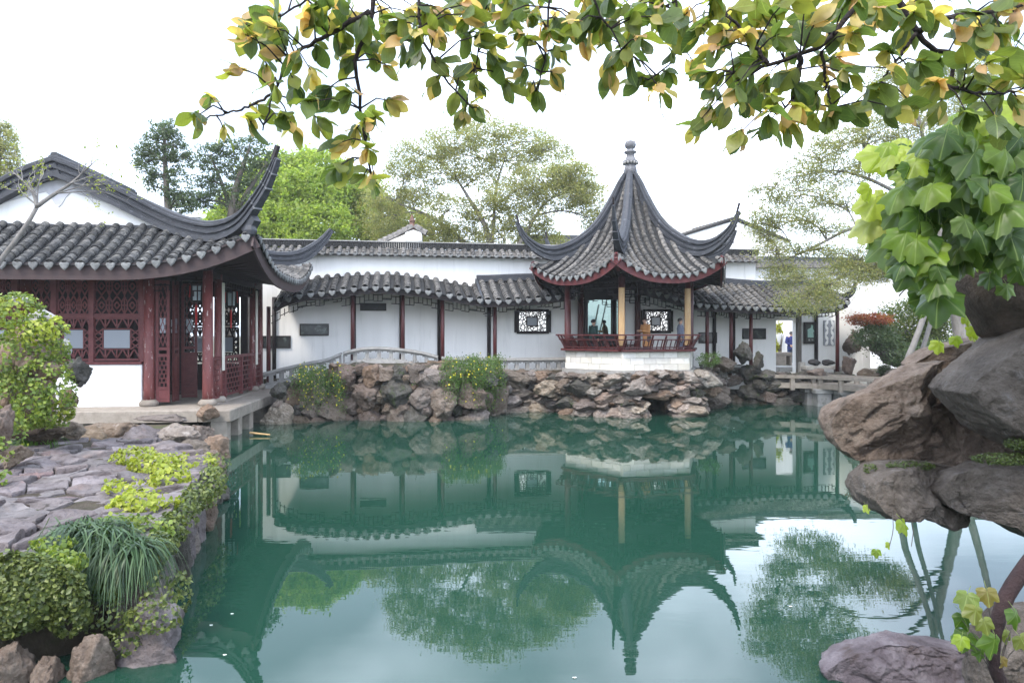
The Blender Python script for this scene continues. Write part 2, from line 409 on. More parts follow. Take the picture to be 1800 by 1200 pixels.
m_flag = mat('purple_grey_flagstone', [(0.070, 0.056, 0.055), (0.145, 0.124, 0.124), (0.235, 0.208, 0.21)], 2.6, 0.72, detail=8, bump=0.8, bscale=9, vary=0.22, hue=0.02, stain=((0.045, 0.034, 0.03), 4.2, 0.57, 0.68), stain2=((0.24, 0.165, 0.145), 1.1, 0.56, 0.75), rdist=0.7)
m_earth = mat('damp_dark_earth', [(0.035, 0.028, 0.02), (0.075, 0.06, 0.042)], 3, 0.95, bump=0.8, bscale=14, stain=((0.035, 0.055, 0.015), 2, 0.5, 0.7))
m_land = mat('garden_soil_and_moss', [(0.06, 0.05, 0.035), (0.10, 0.085, 0.06)], 1.2, 0.95, bump=0.6, bscale=8, stain=((0.05, 0.08, 0.02), 0.8, 0.5, 0.65))
m_bark = mat('dark_branch_bark', [(0.022, 0.016, 0.018), (0.06, 0.045, 0.042)], 14, 0.9, bump=0.8, bscale=40)
m_bark_pale = mat('pale_grey_bark', [(0.11, 0.10, 0.09), (0.24, 0.225, 0.21)], 5, 0.9, bump=0.6, bscale=18, stretch=(1, 1, .4), stain=((0.14, 0.12, 0.10), 6, 0.56, 0.7))
m_bark_mid = mat('grey_brown_bark', [(0.07, 0.06, 0.05), (0.15, 0.13, 0.115)], 5, 0.9, bump=0.6, bscale=18, stretch=(1, 1, .4))
def solid(name, c, rough=0.6, spec=0.3):
    return mat(name, [tuple(x * 0.85 for x in c), tuple(min(1, x * 1.12) for x in c)], 12, rough, spec=spec)

# ------------------------------------------------------------------ ground, land, water
gm = MB(); gm.box(-450, 450, -450, 450, -2.2, -1.6)
solo('pond_bed', gm, m_earth, kind='structure')
lm = MB()
lm.prism([(-9.0, 28.3), (1.5, 30.6), (9.5, 31.6), (17.5, 32.9), (40, 36), (420, 60), (420, 440), (-420, 440), (-420, 40), (-40, 24)][::1], -1.9, 1.18)
solo('land_behind_gallery', lm, m_land, kind='structure')
lm = MB(); lm.prism([(-420, -60), (-60, -12), (-5.5, -3), (-4.6, 5.2), (-6.6, 9.0), (-9.2, 17.5), (-9.4, 26.5), (-40, 24.2), (-420, 40)], -1.9, 0.50)
solo('land_left_of_pond', lm, m_land, kind='structure')
lm = MB(); lm.prism([(5.4, 4.6), (13, 9), (16.4, 20), (17.2, 29), (18.2, 32.2), (40, 35.3), (420, 59), (420, -60), (40, -12), (4.0, -3)], -1.9, 0.72)
solo('land_right_of_pond', lm, m_land, kind='structure')
lm = MB(); lm.prism([(-5.5, -3.004), (4.0, -3.004), (5.4, 2.2), (1.0, 1.6), (-4.6, 2.6)], -1.9, 0.62); 
solo('land_near_viewpoint', lm, m_land, kind='structure')

lm = MB(); lm.prism([(-420, -59), (-60, -11.5), (-5.7, -2.8), (-4.8, 5.0), (-6.7, 8.9), (-8.3, 12.0), (-420, 12.4)], -1.85, 0.83)
solo('ground_beside_terrace', lm, m_land, kind='structure')

def water_material():
    m = bpy.data.materials.new('jade_green_pond_water'); m.use_nodes = True
    t = m.node_tree; N = t.nodes.new; K = t.links.new; b = t.nodes['Principled BSDF']
    b.inputs['Roughness'].default_value = 0.012; b.inputs['IOR'].default_value = 1.48; b.inputs['Specular IOR Level'].default_value = 0.5
    co = N('ShaderNodeTexCoord')
    n1 = N('ShaderNodeTexNoise'); n1.inputs['Scale'].default_value = 0.16; n1.inputs['Detail'].default_value = 3
    K(co.outputs['Object'], n1.inputs['Vector'])
    rp = N('ShaderNodeValToRGB'); e = rp.color_ramp.elements
    e[0].position = 0.32; e[0].color = (0.0085, 0.037, 0.024, 1); e[1].position = 0.7; e[1].color = (0.015, 0.051, 0.034, 1)
    K(n1.outputs['Fac'], rp.inputs['Fac']); K(rp.outputs['Color'], b.inputs['Base Color'])
    mp_ = N('ShaderNodeMapping'); mp_.inputs['Scale'].default_value = (0.55, 2.0, 1); K(co.outputs['Object'], mp_.inputs['Vector'])
    n2 = N('ShaderNodeTexNoise'); n2.inputs['Scale'].default_value = 1.5; n2.inputs['Detail'].default_value = 3.0; n2.inputs['Roughness'].default_value = 0.55
    K(mp_.outputs['Vector'], n2.inputs['Vector'])
    n4 = N('ShaderNodeTexNoise'); n4.inputs['Scale'].default_value = 0.12; n4.inputs['Detail'].default_value = 2; K(co.outputs['Object'], n4.inputs['Vector'])
    mr = N('ShaderNodeMapRange'); mr.inputs['From Min'].default_value = 0.35; mr.inputs['From Max'].default_value = 0.7; mr.inputs['To Min'].default_value = 0.004; mr.inputs['To Max'].default_value = 0.02
    K(n4.outputs['Fac'], mr.inputs['Value'])
    bp = N('ShaderNodeBump'); bp.inputs['Distance'].default_value = 0.1; K(mr.outputs['Result'], bp.inputs['Strength'])
    K(n2.outputs['Fac'], bp.inputs['Height']); K(bp.outputs['Normal'], b.inputs['Normal'])
    return m
wm = MB(); wm.add([(-60, -20, 0), (60, -20, 0), (60, 45, 0), (-60, 45, 0)], [(0, 1, 2, 3)])
wob = link('water', wm.mesh('water', water_material())); tag(wob, kind='structure')
# thin air: one closed box round the whole garden
hm = bpy.data.materials.new('thin_spring_haze'); hm.use_nodes = True; hm.node_tree.nodes.clear()
_o = hm.node_tree.nodes.new('ShaderNodeOutputMaterial'); _v = hm.node_tree.nodes.new('ShaderNodeVolumePrincipled')
_v.inputs['Color'].default_value = (0.93, 0.95, 1.0, 1); _v.inputs['Density'].default_value = 0.0005; _v.inputs['Anisotropy'].default_value = 0.2
hm.node_tree.links.new(_v.outputs['Volume'], _o.inputs['Volume'])
hb_ = MB(); hb_.box(-460, 460, -460, 460, -3.2, 19.0)
tag(link('haze', hb_.mesh('haze', hm)), kind='stuff')
S.cycles.volume_bounces = 1

# ------------------------------------------------------------------ roof pieces
def tile_mesh(name, m, L=0.30, r0=0.125, r1=0.098, n=6, th=0.03):
    b = MB(); V = []
    for y, r in ((0.0, r0), (L, r1)):
        for j in range(n + 1):
            a = math.pi * j / n; V.append((r * math.cos(a), y, r * math.sin(a)))
    for j in range(n + 1):
        a = math.pi * j / n; V.append(((r0 - th) * math.cos(a), 0.0, (r0 - th) * math.sin(a)))
    Fs = [(j, j + 1, n + 2 + j, n + 1 + j) for j in range(n)] + [(2 * n + 2 + j, 2 * n + 3 + j, j + 1, j) for j in range(n)]
    b.add(V, Fs); return b.mesh(name, m)
def drip_mesh(name, m, w=0.25, h=0.24, t=0.03):
    "heart-shaped drip end hanging below the tile, facing local -y"
    pts = []
    for x, z in ((0, .22), (.28, .30), (.47, .24), (.5, .02), (.36, -.28), (.16, -.50), (0, -.66), (-.16, -.50), (-.36, -.28), (-.5, .02), (-.47, .24), (-.28, .30)):
        pts.append((x * w, z * h))
    n = len(pts); b = MB()
    V = [(x, -t, z) for x, z in pts] + [(x, 0, z) for x, z in pts] + [(x * .72, -t * 1.5, z * .72) for x, z in pts]
    Fs = [tuple(range(2 * n, 3 * n))[::-1]]
    for i in range(n):
        j = (i + 1) % n
        Fs += [(i, j, n + j, n + i), (2 * n + i, 2 * n + j, j, i)]
    b.add(V, Fs); return b.mesh(name, m)
def row_into(b, pts, side, r0=0.105, r1=0.082, n=5, th=0.02, seg=0.24, jit=0.0):
    "a run of overlapping cover tiles along pts (lower end first)"
    pts = [Vector(p) for p in pts]
    u = [0.0]
    for i in range(1, len(pts)): u.append(u[-1] + (pts[i] - pts[i - 1]).length)
    total = u[-1]; k = max(1, int(round(total / seg))); side = Vector(side).normalized()
    def at(d):
        for i in range(1, len(pts)):
            if d <= u[i] or i == len(pts) - 1:
                f = (d - u[i - 1]) / max(1e-6, u[i] - u[i - 1]); return pts[i - 1].lerp(pts[i], f)
    for q in range(k):
        a, c = at(total * q / k), at(total * (q + 1) / k)
        t = (c - a).normalized(); nrm = side.cross(t).normalized()
        if nrm.z < 0: nrm = -nrm
        o = side * random.uniform(-jit, jit) + nrm * random.uniform(0, jit)
        V = []
        for base, r in ((a + o, r0), (c + o + t * .02, r1), (a + o, r0 - th)):
            for j in range(n + 1):
                an = math.pi * j / n; V.append(base + side * r * math.cos(an) + nrm * r * math.sin(an))
        m_ = n + 1
        b.add(V, [(j, j + 1, m_ + j + 1, m_ + j) for j in range(n)] + [(2 * m_ + j, 2 * m_ + j + 1, j + 1, j) for j in range(n)])
    return b
RIDGE = [(-.17, -.55), (.17, -.55), (.17, -.42), (.11, -.40), (.11, -.33), (.165, -.31), (.17, -.24), (.09, -.21), (.09, -.14), (.17, -.11), (.175, -.05), (.11, -.02), (.11, .03), (.06, .07), (-.06, .07), (-.11, .03), (-.11, -.02), (-.175, -.05), (-.17, -.11), (-.09, -.14), (-.09, -.21), (-.17, -.24), (-.165, -.31), (-.11, -.33), (-.11, -.40), (-.17, -.42)]

# ================================================================== LEFT: waterside hall
HL, HR = (-9.27, 20.8, 0.0), R(6.55)
hall = thing('waterside_hall', 'dark red timber hall with white gable and swept grey tile roof over the water', 'hall', HL, HR)
HM = MW[hall.name]
FLOOR = 0.90
def hz(px, py, y=0.0):
    p = hit(HM, 1, y, px, py); return p.x, p.z
def lift(d): return 0.98 * max(0.0, 1 - d / 4.0) ** 2.3
EX, EY = 1.9, -1.9                     # eave corner
GX, GY = -0.3, 0.2                     # where the gable meets the skirt roof
def front(x, t):
    y = EY + (GY - EY) * t
    return Vector((x, y, 4.97 + 1.36 * (0.85 * t + 0.15 * t * t) + lift(EX - x) * (1 - t)))
_rz = cub([-4.4, -3.0, -1.7, -.3, .8, 1.9], [8.02, 7.32, 6.66, 6.02, 5.45, 4.97])
def right(y, x):
    f = max(0.0, min(1.0, (x - GX) / (EX - GX)))
    return Vector((x, y, float(_rz(x)) + (lift(y - EY) + lift(7.0 - y)) * f))
b = MB()
b.grid(lambda x, t: front(min(x, GX + (EX - GX) * (1 - t)) if x > GX else x, t) - Vector((0, 0, .03)), np.linspace(-11.2, EX, 34), np.linspace(0, 1, 7))
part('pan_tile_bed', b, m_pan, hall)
b = MB()
for x0, x1 in zip(np.linspace(EX, GX, 7)[:-1], np.linspace(EX, GX, 7)[1:]):
    ys = np.linspace(EY, 7.0, 30)
    b.grid(lambda q, y: right(min(max(y, EY + (EX - q) * .96), 7.0 - (EX - q) * .9), q) - Vector((0, 0, .03)), [x0, x1], ys)
b.grid(lambda q, y: right(y, q) - Vector((0, 0, .03)), np.linspace(GX, -4.4, 6), np.linspace(GY, 5.2, 12))
b.grid(lambda q, y: Vector((-8.8 - q, y, right(y, q).z - .03)), np.linspace(GX, -4.4, 6), np.linspace(GY, 5.2, 12))
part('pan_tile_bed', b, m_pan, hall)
# single cover tiles on the front slope
tm = tile_mesh('cover_tile', m_tile_dark, .30, .132, .104)
dm = drip_mesh('drip_tile', m_drip, .24, .23)
xs = np.arange(1.62, -7.6, -0.395)
for x in xs:
    tmax = 1.0 if x <= GX else 1 - (x - GX) / (EX - GX)
    n = max(1, int(round(2.55 * tmax / 0.262)))
    for i in range(n):
        t0, t1 = tmax * i / n, tmax * (i + 1) / n
        a, c = front(x, t0), front(x, t1)
        yv = (c - a).normalized(); zv = Vector((1, 0, 0)).cross(yv).normalized()
        xv = yv.cross(zv)
        a = a + xv * random.uniform(-.012, .012) + zv * random.uniform(-.006, .014)
        link('cover_tile', tm, hall, frame(a, xv, yv, zv))
    a = front(x, 0); tl = random.uniform(-.06, .06)
    link('drip_tile', dm, hall, frame(a + Vector((0, -.02, -.02)), Vector((math.cos(tl), 0, math.sin(tl))), Vector((0, 1, 0)), Vector((-math.sin(tl), 0, math.cos(tl)))))
# right slope: rows and drip tiles seen edge on
for y in np.arange(-1.6, 6.95, 0.36):
    lo = max(GX, EX - max(0.05, min(y - EY, 7.0 - y)) / .96) if (y < GY or y > 5.2) else -4.4
    if EX - lo < .15: continue
    bb = MB(); row_into(bb, [right(y, q) for q in np.linspace(EX, lo, 8)], (0, 1, 0), .125, .10)
    part('tile_row', bb, m_tile_mid, hall)
    a = right(y, EX)
    link('drip_tile', dm, hall, frame(a + Vector((.03, 0, -.02)), Vector((0, 1, 0)), Vector((-1, 0, 0)), Vector((0, 0, 1))))
# eave boards
b = MB()
pts = [front(x, 0) + Vector((0, .10, -.02)) for x in np.linspace(-11.2, EX - .1, 40)]
b.sweep(pts, [(-.03, -.40), (.03, -.40), (.03, .05), (-.03, .05)])
part('eave_board', b, m_brown, hall)
b = MB()
pts = [right(y, EX) + Vector((-.10, 0, -.02)) for y in np.linspace(EY + .1, 7.0, 30)]
b.sweep(pts, [(-.03, -.40), (.03, -.40), (.03, .05), (-.03, .05)])
part('eave_board', b, m_brown, hall)
# soffit and ceiling
b = MB()
b.grid(lambda x, t: front(min(x, EX - .2 - 1.9 * t), 0) * (1 - t) + Vector((min(x, .0), 0.25, 5.12)) * t + Vector((0, .12 * (1 - t), -.30 * (1 - t))), np.linspace(-11.2, EX - .2, 30), [0, .5, 1])
b.grid(lambda y, t: right(y, EX) * (1 - t) + Vector((-.2, max(.2, min(6.0, y)), 5.12)) * t + Vector((-.12 * (1 - t), 0, -.30 * (1 - t))), np.linspace(EY + .2, 6.95, 30), [0, .5, 1])
b.box(-11.2, .05, .12, 6.2, 5.10, 5.16)
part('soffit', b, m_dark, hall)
b = MB()
for x in np.arange(-7.5, 1.4, .3):
    p0 = front(x, 0) + Vector((0, .16, -.22)); b.bar(p0, (min(x, 0.0), .2, 5.03), .07, .09)
for y in np.arange(-.9, 6.6, .3):
    p0 = right(y, EX) + Vector((-.16, 0, -.22)); b.bar(p0, (-.1, max(.2, min(6.0, y)), 5.03), .07, .09)
part('rafters', b, m_dark, hall, kind='stuff')
# gable wall, barge band
bx = [GX + .02, -4.4, -8.8 - GX - .02]
b = MB()
top = [(-.55, 6.36), (-1.7, 6.60), (-3.0, 7.22), (-4.4, 7.86), (-5.8, 7.22), (-7.1, 6.60), (-8.25, 6.36)]
Mg = Matrix(((1, 0, 0, 0), (0, 0, 1, 0), (0, 1, 0, 0), (0, 0, 0, 1)))
b.prism(top, .30, .62, Mg)
part('gable_wall', b, m_white, hall)
b = MB()
b.box(-8.6, -.3, .18, .30, 6.20, 6.37)
part('gable_base_course', b, m_ridge, hall)
b = MB()   # pale grey plaster strip and pendant under the barge
for sgn in (1, -1):
    q = [(-4.4 + sgn * 3.55, 6.44), (-4.4 + sgn * 2.55, 6.78), (-4.4 + sgn * 1.35, 7.34), (-4.4, 7.9)]
    q2 = [(-4.4, 7.46), (-4.4 + sgn * 1.35, 7.05), (-4.4 + sgn * 2.55, 6.56), (-4.4 + sgn * 3.55, 6.38)]
    poly = q + q2
    if sgn > 0: poly = poly[::-1]
    b.prism(poly, .275, .305, Mg)
b.prism([(-4.4 + a, 7.30 + c) for a, c in ((-.28, .2), (-.33, .02), (-.2, -.12), (-.12, -.28), (0, -.42), (.12, -.28), (.2, -.12), (.33, .02), (.28, .2))][::-1], .268, .30, Mg)
part('gable_plaster_strip', b, mat('grey_washed_plaster', [(0.42, 0.42, 0.45), (0.56, 0.56, 0.58)], 3, .9, bump=.2), hall)
b = MB()
for sgn in (1, -1):
    q = [(-4.4 + sgn * 4.1, 6.52), (-4.4 + sgn * 2.7, 7.0), (-4.4 + sgn * 1.35, 7.66), (-4.4, 8.2)]
    q2 = [(-4.4, 7.78), (-4.4 + sgn * 1.35, 7.20), (-4.4 + sgn * 2.7, 6.58), (-4.4 + sgn * 3.9, 6.30)]
    poly = q + q2
    if sgn > 0: poly = poly[::-1]
    b.prism(poly, .19, .27, Mg)
part('barge_band', b, m_ridge, hall)
# verge ridge that becomes the swept corner ridge
def ridge(pts, name='ridge', n=44, tip=.35, sc0=1.0):
    q = spline(pts, n); bb = MB()
    sc = [sc0 * (1.0 if i < n * .62 else 1 - (1 - tip) * ((i - n * .62) / (n * .38)) ** 1.2) for i in range(n)]
    bb.sweep(q, RIDGE, sc)
    return part(name, bb, m_ridge, hall)
ridge([(-4.4, .12, 8.34), (-3.6, .12, 8.02), (-2.7, .15, 7.52), (-1.7, .2, 7.02), (-.5, -.3, 6.52), (.5, -.85, 6.32), (1.25, -1.35, 6.48), (1.85, -1.85, 6.98), (2.25, -2.15, 7.5), (2.5, -2.35, 7.95)])
ridge([(-4.4, .12, 8.34), (-5.2, .12, 8.02), (-6.1, .15, 7.52), (-7.1, .2, 7.02), (-8.3, -.3, 6.52), (-9.3, -.85, 6.32), (-10.5, -1.7, 6.8)])
ridge([(GX - .8, 5.2, 6.75), (GX + .2, 5.7, 6.40), (.7, 6.2, 6.25), (1.35, 6.6, 6.36), (1.9, 6.95, 6.72), (2.3, 7.2, 7.12), (2.55, 7.33, 7.45)], sc0=.9)
b = MB(); b.sweep([(-4.4, .05, 8.42), (-4.4, 3, 8.42), (-4.4, 5.4, 8.42)], RIDGE); part('main_ridge', b, m_ridge, hall)
b = MB()   # horn finial block and bands
b.bar((2.46, -2.33, 7.86), (2.60, -2.44, 8.22), .10, .12)
part('horn_tip', b, m_dark, hall)
_q = spline([(-4.4, .12, 8.34), (-3.6, .12, 8.02), (-2.7, .15, 7.52), (-1.7, .2, 7.02), (-.5, -.3, 6.52), (.5, -.85, 6.32), (1.25, -1.35, 6.48), (1.85, -1.85, 6.98), (2.25, -2.15, 7.5), (2.5, -2.35, 7.95)], 44)
m_band = mat('light_grey_band', [(.10, .105, .115), (.16, .165, .17)], 8)
for i in (36, 39, 41):
    sc_ = 1 - .65 * ((i - 44 * .62) / (44 * .38)) ** 1.2
    b = MB(); t = _q[i] - _q[i - 1]; b.sweep([_q[i] - t * .09, _q[i] + t * .09], RIDGE, [sc_ * 1.14] * 2); part('horn_band', b, m_band, hall)
b = MB(); b.bar((1.55, -1.55, 5.95), (1.85, -1.82, 6.35), .22, .34); b.lathe([(.05, -.2), (.16, -.12), (.18, 0), (.14, .12), (.04, .16)], (1.72, -1.78, 5.98), 10)
part('corner_ornament', b, m_ridge, hall)
b = MB(); b.cbox(-.62, -.30, .06, .30, 6.37, 6.62, .02); b.cbox(-.68, -.24, .0, .32, 6.62, 6.68, .015)
part('gable_corner_stone', b, m_white_worn, hall)
# timber frame ----------------------------------------------------
def column(x, y, z0, z1, r, m=m_redworn, base=True, parent=hall, name='column'):
    bb = MB(); bb.lathe([(r * 1.02, z0), (r, z0 + .4), (r * .96, z1)], (x, y, 0), 14)
    o = part(name, bb, m, parent, smooth=True)
    if base:
        b2 = MB(); b2.lathe([(r * 1.3, z0 - .16), (r * 1.75, z0 - .10), (r * 1.8, z0 - .03), (r * 1.35, z0 + .05), (r * 1.1, z0 + .06)], (x, y, 0), 14)
        part('column_base', b2, m_deck, o, smooth=True)
    return o
cx1 = hz(262, 600)[0]
colxs = [0.0, cx1, -5.15, -8.0]
for x in colxs: column(x, 0.0, 1.03, 5.12, .155)
ycol = []
for px in (384, 444, 456):
    p = hit(HM, 0, 0.0, px, 600); ycol.append(p.y)
for y in ycol: column(0.0, y, 1.03, 5.12, .13)
b = MB()
b.box(-11, .1, -.09, .09, 4.80, 5.09); b.box(-.09, .09, .10, 6.3, 4.80, 5.09); b.box(-11, .0, 5.95, 6.15, 4.5, 5.09)
part('tie_beam', b, m_dark, hall)
for y, m_ in ((ycol[0], m_couplet), (ycol[1], m_couplet)):
    b = MB(); b.box(.135, .17, y - .10, y + .10, 1.9, 4.7)
    part('couplet_strip', b, m_cream, hall)
# dado wall and lattice windows
xl, z_sill = hz(135, 637); xr = cx1 - .17
b = MB()
b.cbox(-8.0, xr, -.10, .14, FLOOR, z_sill - .06, .03)
part('dado_wall', b, m_white_worn, hall)
b = MB(); b.box(-8.0, xr, -.13, .15, z_sill - .058, z_sill + .02)
part('sill_rail', b, m_lattice, hall)
z_mid = hz(205, 556)[1]; z_top = hz(205, 486)[1]
def lattice_panel(x0, x1, z0, z1, kind, y=0.0, parent=hall, M=None, matl=None, w=.035):
    "window leaf: frame with octagon-and-lozenge fretwork; kind 'glazed' has a pane in the middle"
    matl = matl or m_lattice
    T = (lambda v: M @ Vector(v)) if M is not None else (lambda v: Vector(v))
    fb = MB(); fw = .07
    for a, c in (((x0, z0), (x1, z0)), ((x0, z1), (x1, z1)), ((x0, z0), (x0, z1)), ((x1, z0), (x1, z1))):
        fb.bar(T((a[0], y, a[1])), T((c[0], y, c[1])), fw, fw)
    win = part('lattice_window', fb, matl, parent)
    lb = MB(); W, Hh = x1 - x0, z1 - z0
    def ln(a, c): lb.bar(T((x0 + a[0] * W, y, z0 + a[1] * Hh)), T((x0 + c[0] * W, y, z0 + c[1] * Hh)), w, w)
    if kind == 'glazed':
        g0, g1, h0, h1 = .20, .80, .25, .74
        for a, c in (((g0, h0), (g1, h0)), ((g0, h1), (g1, h1)), ((g0, h0), (g0, h1)), ((g1, h0), (g1, h1))): ln(a, c)
        for k in range(5):
            u = k / 4
            ln((u, 0), (u, h0)) if 0 < u < 1 else None; ln((u, h1), (u, 1)) if 0 < u < 1 else None
        for k in range(4):
            u0, u1 = k / 4, (k + 1) / 4; mid = (u0 + u1) / 2
            for q0, q1 in ((0, h0), (h1, 1)):
                ln((u0, q0 + .03), (mid, q1)); ln((mid, q1), (u1, q0 + .03))
        for k in range(3):
            v0, v1 = h0 + (h1 - h0) * k / 3, h0 + (h1 - h0) * (k + 1) / 3
            ln((0, v0), (g0, v1)); ln((g0, v0), (0, v1)); ln((g1, v0), (1, v1)); ln((1, v0), (g1, v1))
        gb = MB(); gb.box(0, 1, 0, 1, 0, 1)
        gb = MB(); vs_ = [T((x0 + a * W, y + q, z0 + c * Hh)) for q in (-.008, .008) for c in (h0 + .03, h1 - .03) for a in (g0 + .02, g1 - .02)]
        gb.add(vs_, [(0, 1, 3, 2), (4, 6, 7, 5), (0, 4, 5, 1), (2, 3, 7, 6), (0, 2, 6, 4), (1, 5, 7, 3)])
        part('pane', gb, m_glass, win)
    else:
        nx, nz_ = 3, 2
        for i in range(nx):
            for j in range(nz_):
                cx, cz = (i + .5) / nx, (j + .5) / nz_; rx, rz = .5 / nx, .5 / nz_
                q = [(cx + rx * a, cz + rz * c) for a, c in ((0, -.95), (.62, -.32), (.62, .32), (0, .95), (-.62, .32), (-.62, -.32))]
                for k in range(6): ln(q[k], q[(k + 1) % 6])
                q = [(cx + rx * a, cz + rz * c) for a, c in ((0, -.38), (.34, 0), (0, .38), (-.34, 0))]
                for k in range(4): ln(q[k], q[(k + 1) % 4])
                ln((cx + rx * .62, cz), (cx + rx, cz)); ln((cx - rx * .62, cz), (cx - rx, cz))
                for a in (-1, 1):
                    for c in (-1, 1): ln((cx + rx * .62 * a, cz + rz * .32 * c), (cx + rx * a, cz + rz * .9 * c))
        for i in range(1, nx): ln((i / nx, 0), (i / nx, 1))
    part('fretwork', lb, matl, win)
    return win
edges = [hz(p, 600)[0] for p in (246, 165, 159, 100, 92)]
e0, e1, e2, e3, e4 = edges
pan = [(e1, e0), (e3, e2), (e3 - .12 - (e2 - e3), e3 - .12), (e3 - .24 - 2 * (e2 - e3), e3 - .24 - (e2 - e3))]
for (a, c) in pan:
    lattice_panel(a, c, z_sill + .08, z_mid - .05, 'glazed'); lattice_panel(a, c, z_mid + .05, z_top, 'fret')
    lattice_panel(a, c, z_top + .09, 5.0, 'fret')
b = MB()
b.box(-8.0, xr, -.07, .07, z_mid - .035, z_mid + .035); b.box(-8, xr, -.07, .07, z_top + .005, z_top + .085)
for x in (e0 + .10, (e1 + e2) / 2, e3 - .06, pan[2][0] - .06): b.box(x - .07, x + .07, -.075, .075, z_sill + .02, 4.8)
part('mullion', b, m_lattice, hall)
# interior: floor, back wall with bright lattice, inner screens
b = MB(); b.box(-11, -.6, 5.9, 6.1, FLOOR, 1.9); b.box(-11, -2.65, 5.9, 6.1, 1.9, 4.8)
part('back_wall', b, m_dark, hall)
for k, x in enumerate((-2.6, -1.6)):
    lattice_panel(x, x + .85, 2.0, 3.3, 'glazed', 6.0, matl=m_dark, w=.05); lattice_panel(x, x + .85, 3.4, 4.6, 'fret', 6.0, matl=m_dark, w=.06)
b = MB(); b.box(-.62, -.38, 5.85, 6.12, FLOOR, 4.8); part('inner_post', b, m_dark, hall)
b = MB(); b.box(-10.98, -10.9, .2, 5.8, FLOOR, 5.0); part('side_wall', b, m_dark, hall)
# door leaves
def door_leaf(x0, x1, y0, y1, m_, fretlow=True):
    d = Vector((x1 - x0, y1 - y0, 0)); W = d.length; d.normalize(); nrm = Vector((-d.y, d.x, 0))
    M = frame((x0, y0, 0), d, nrm, Vector((0, 0, 1)))
    fb = MB(); z0, z1 = 1.0, 4.7
    for a in (.04, W - .04): fb.box(a - .04, a + .04, -.03, .03, z0, z1, M)
    for z in (z0 + .05, 1.42, 2.42, 2.62, z1 - .05): fb.box(.08, W - .08, -.03, .03, z - .045, z + .045, M)
    dl = part('door_leaf', fb, m_, hall)
    pb = MB(); pb.box(.08, W - .08, -.014, .014, 1.46, 2.38, M)
    if fretlow:
        pb = MB()
        for k in range(1, 7): pb.box(.08, W - .08, -.014, .014, 1.46 + .92 * k / 7 - .018, 1.46 + .92 * k / 7 + .018, M)
        for k in range(7):
            for q in range(2):
                xx = .08 + (W - .16) * (q + .5 + (.25 if k % 2 else -.2)) / 2
                pb.box(xx - .016, xx + .016, -.014, .014, 1.46 + .92 * k / 7, 1.46 + .92 * (k + 1) / 7, M)
    part('lower_panel', pb, m_, dl)
    kb = MB(); kb.box(.08, W - .08, -.014, .014, 1.10, 1.37, M); part('kick_panel', kb, m_, dl)
    lb = MB(); n = 5
    for i in range(n):
        za, zb = 2.7 + 1.9 * i / n, 2.7 + 1.9 * (i + 1) / n
        for a, c in (((.08, za), (W / 2, zb)), ((W / 2, zb), (W - .08, za)), ((.08, zb), (W / 2, za)), ((W / 2, za), (W - .08, zb))):
            lb.bar(M @ Vector((a[0], 0, a[1])), M @ Vector((c[0], 0, c[1])), .024)
    part('fretwork', lb, m_, dl)
    gb = MB(); gb.box(W * .3, W * .7, -.01, .01, 3.1, 3.55, M); part('pane', gb, m_glass, dl)
m_door = mat('deep_red_door_wood', [(0.07, 0.018, 0.018), (0.115, 0.034, 0.033)], 6, .5, vary=.1)
door_leaf(cx1 + .17, cx1 + .56, .06, .10, m_lattice); door_leaf(cx1 + .60, cx1 + .63, .25, .60, m_door, False)
_a, _c = hit(HM, 1, 1.6, 320, 600).x, hit(HM, 1, 1.6, 346, 600).x
door_leaf(_a, _c, 1.55, 1.65, m_door, False)
door_leaf(-2.2, -1.6, 2.6, 2.7, m_dark, False)
b = MB()   # hanging fret brackets beside the door opening
for s0, s1 in ((cx1 + .16, 1), (-.16, -1)):
    for k in range(3):
        b.box(min(s0, s0 + s1 * (.62 - .17 * k)), max(s0, s0 + s1 * (.62 - .17 * k)), -.025, .025, 4.70 - .17 * k, 4.735 - .17 * k)
        xx = s0 + s1 * (.60 - .17 * k); b.box(xx - .018, xx + .018, -.025, .025, 4.55 - .17 * k, 4.72 - .17 * k)
for y0, y1, sg in ((ycol[0], ycol[1], 1),):
    for k in range(14):
        yy = y0 + .15 + (y1 - y0 - .3) * k / 13
        b.box(-.025, .025, yy - .018, yy + .018, 4.45 + .14 * (k % 2), 4.79)
    b.box(-.025, .025, y0 + .13, y1 - .13, 4.60, 4.63); b.box(-.025, .025, y0 + .13, y0 + 1.2, 4.45, 4.48); b.box(-.025, .025, y1 - 1.2, y1 - .13, 4.45, 4.48)
part('hanging_fretwork', b, m_dark, hall)
# side railing
b = MB(); ry0, ry1 = .16, ycol[2] - .1
zt = hit(HM, 0, .05, 372, 628).z
b.box(.0, .10, ry0, ry1, zt - .09, zt); b.box(.02, .08, ry0, ry1, FLOOR + .14, FLOOR + .20)
rail = part('side_railing', b, m_lattice, hall)
for y in (ry0 + .02, ycol[0] + .42, (ycol[0] + ycol[1]) / 2 + .3, ycol[1] - .5, ry1 - .02):
    pb = MB(); pb.box(-.01, .11, y - .055, y + .055, FLOOR + .06, zt - .092); part('railing_post', pb, m_lattice, rail)
fb = MB(); nrow = 7; zb0 = FLOOR + .20; zb1 = zt - .09
for k in range(1, nrow): 
    z = zb0 + (zb1 - zb0) * k / nrow; fb.box(.035, .065, ry0, ry1, z - .017, z + .017)
for k in range(nrow):
    y = ry0 + (.12 if k % 2 else .28)
    while y < ry1:
        fb.box(.035, .065, y - .017, y + .017, zb0 + (zb1 - zb0) * k / nrow, zb0 + (zb1 - zb0) * (k + 1) / nrow); y += .33
part('fretwork', fb, m_lattice, rail)
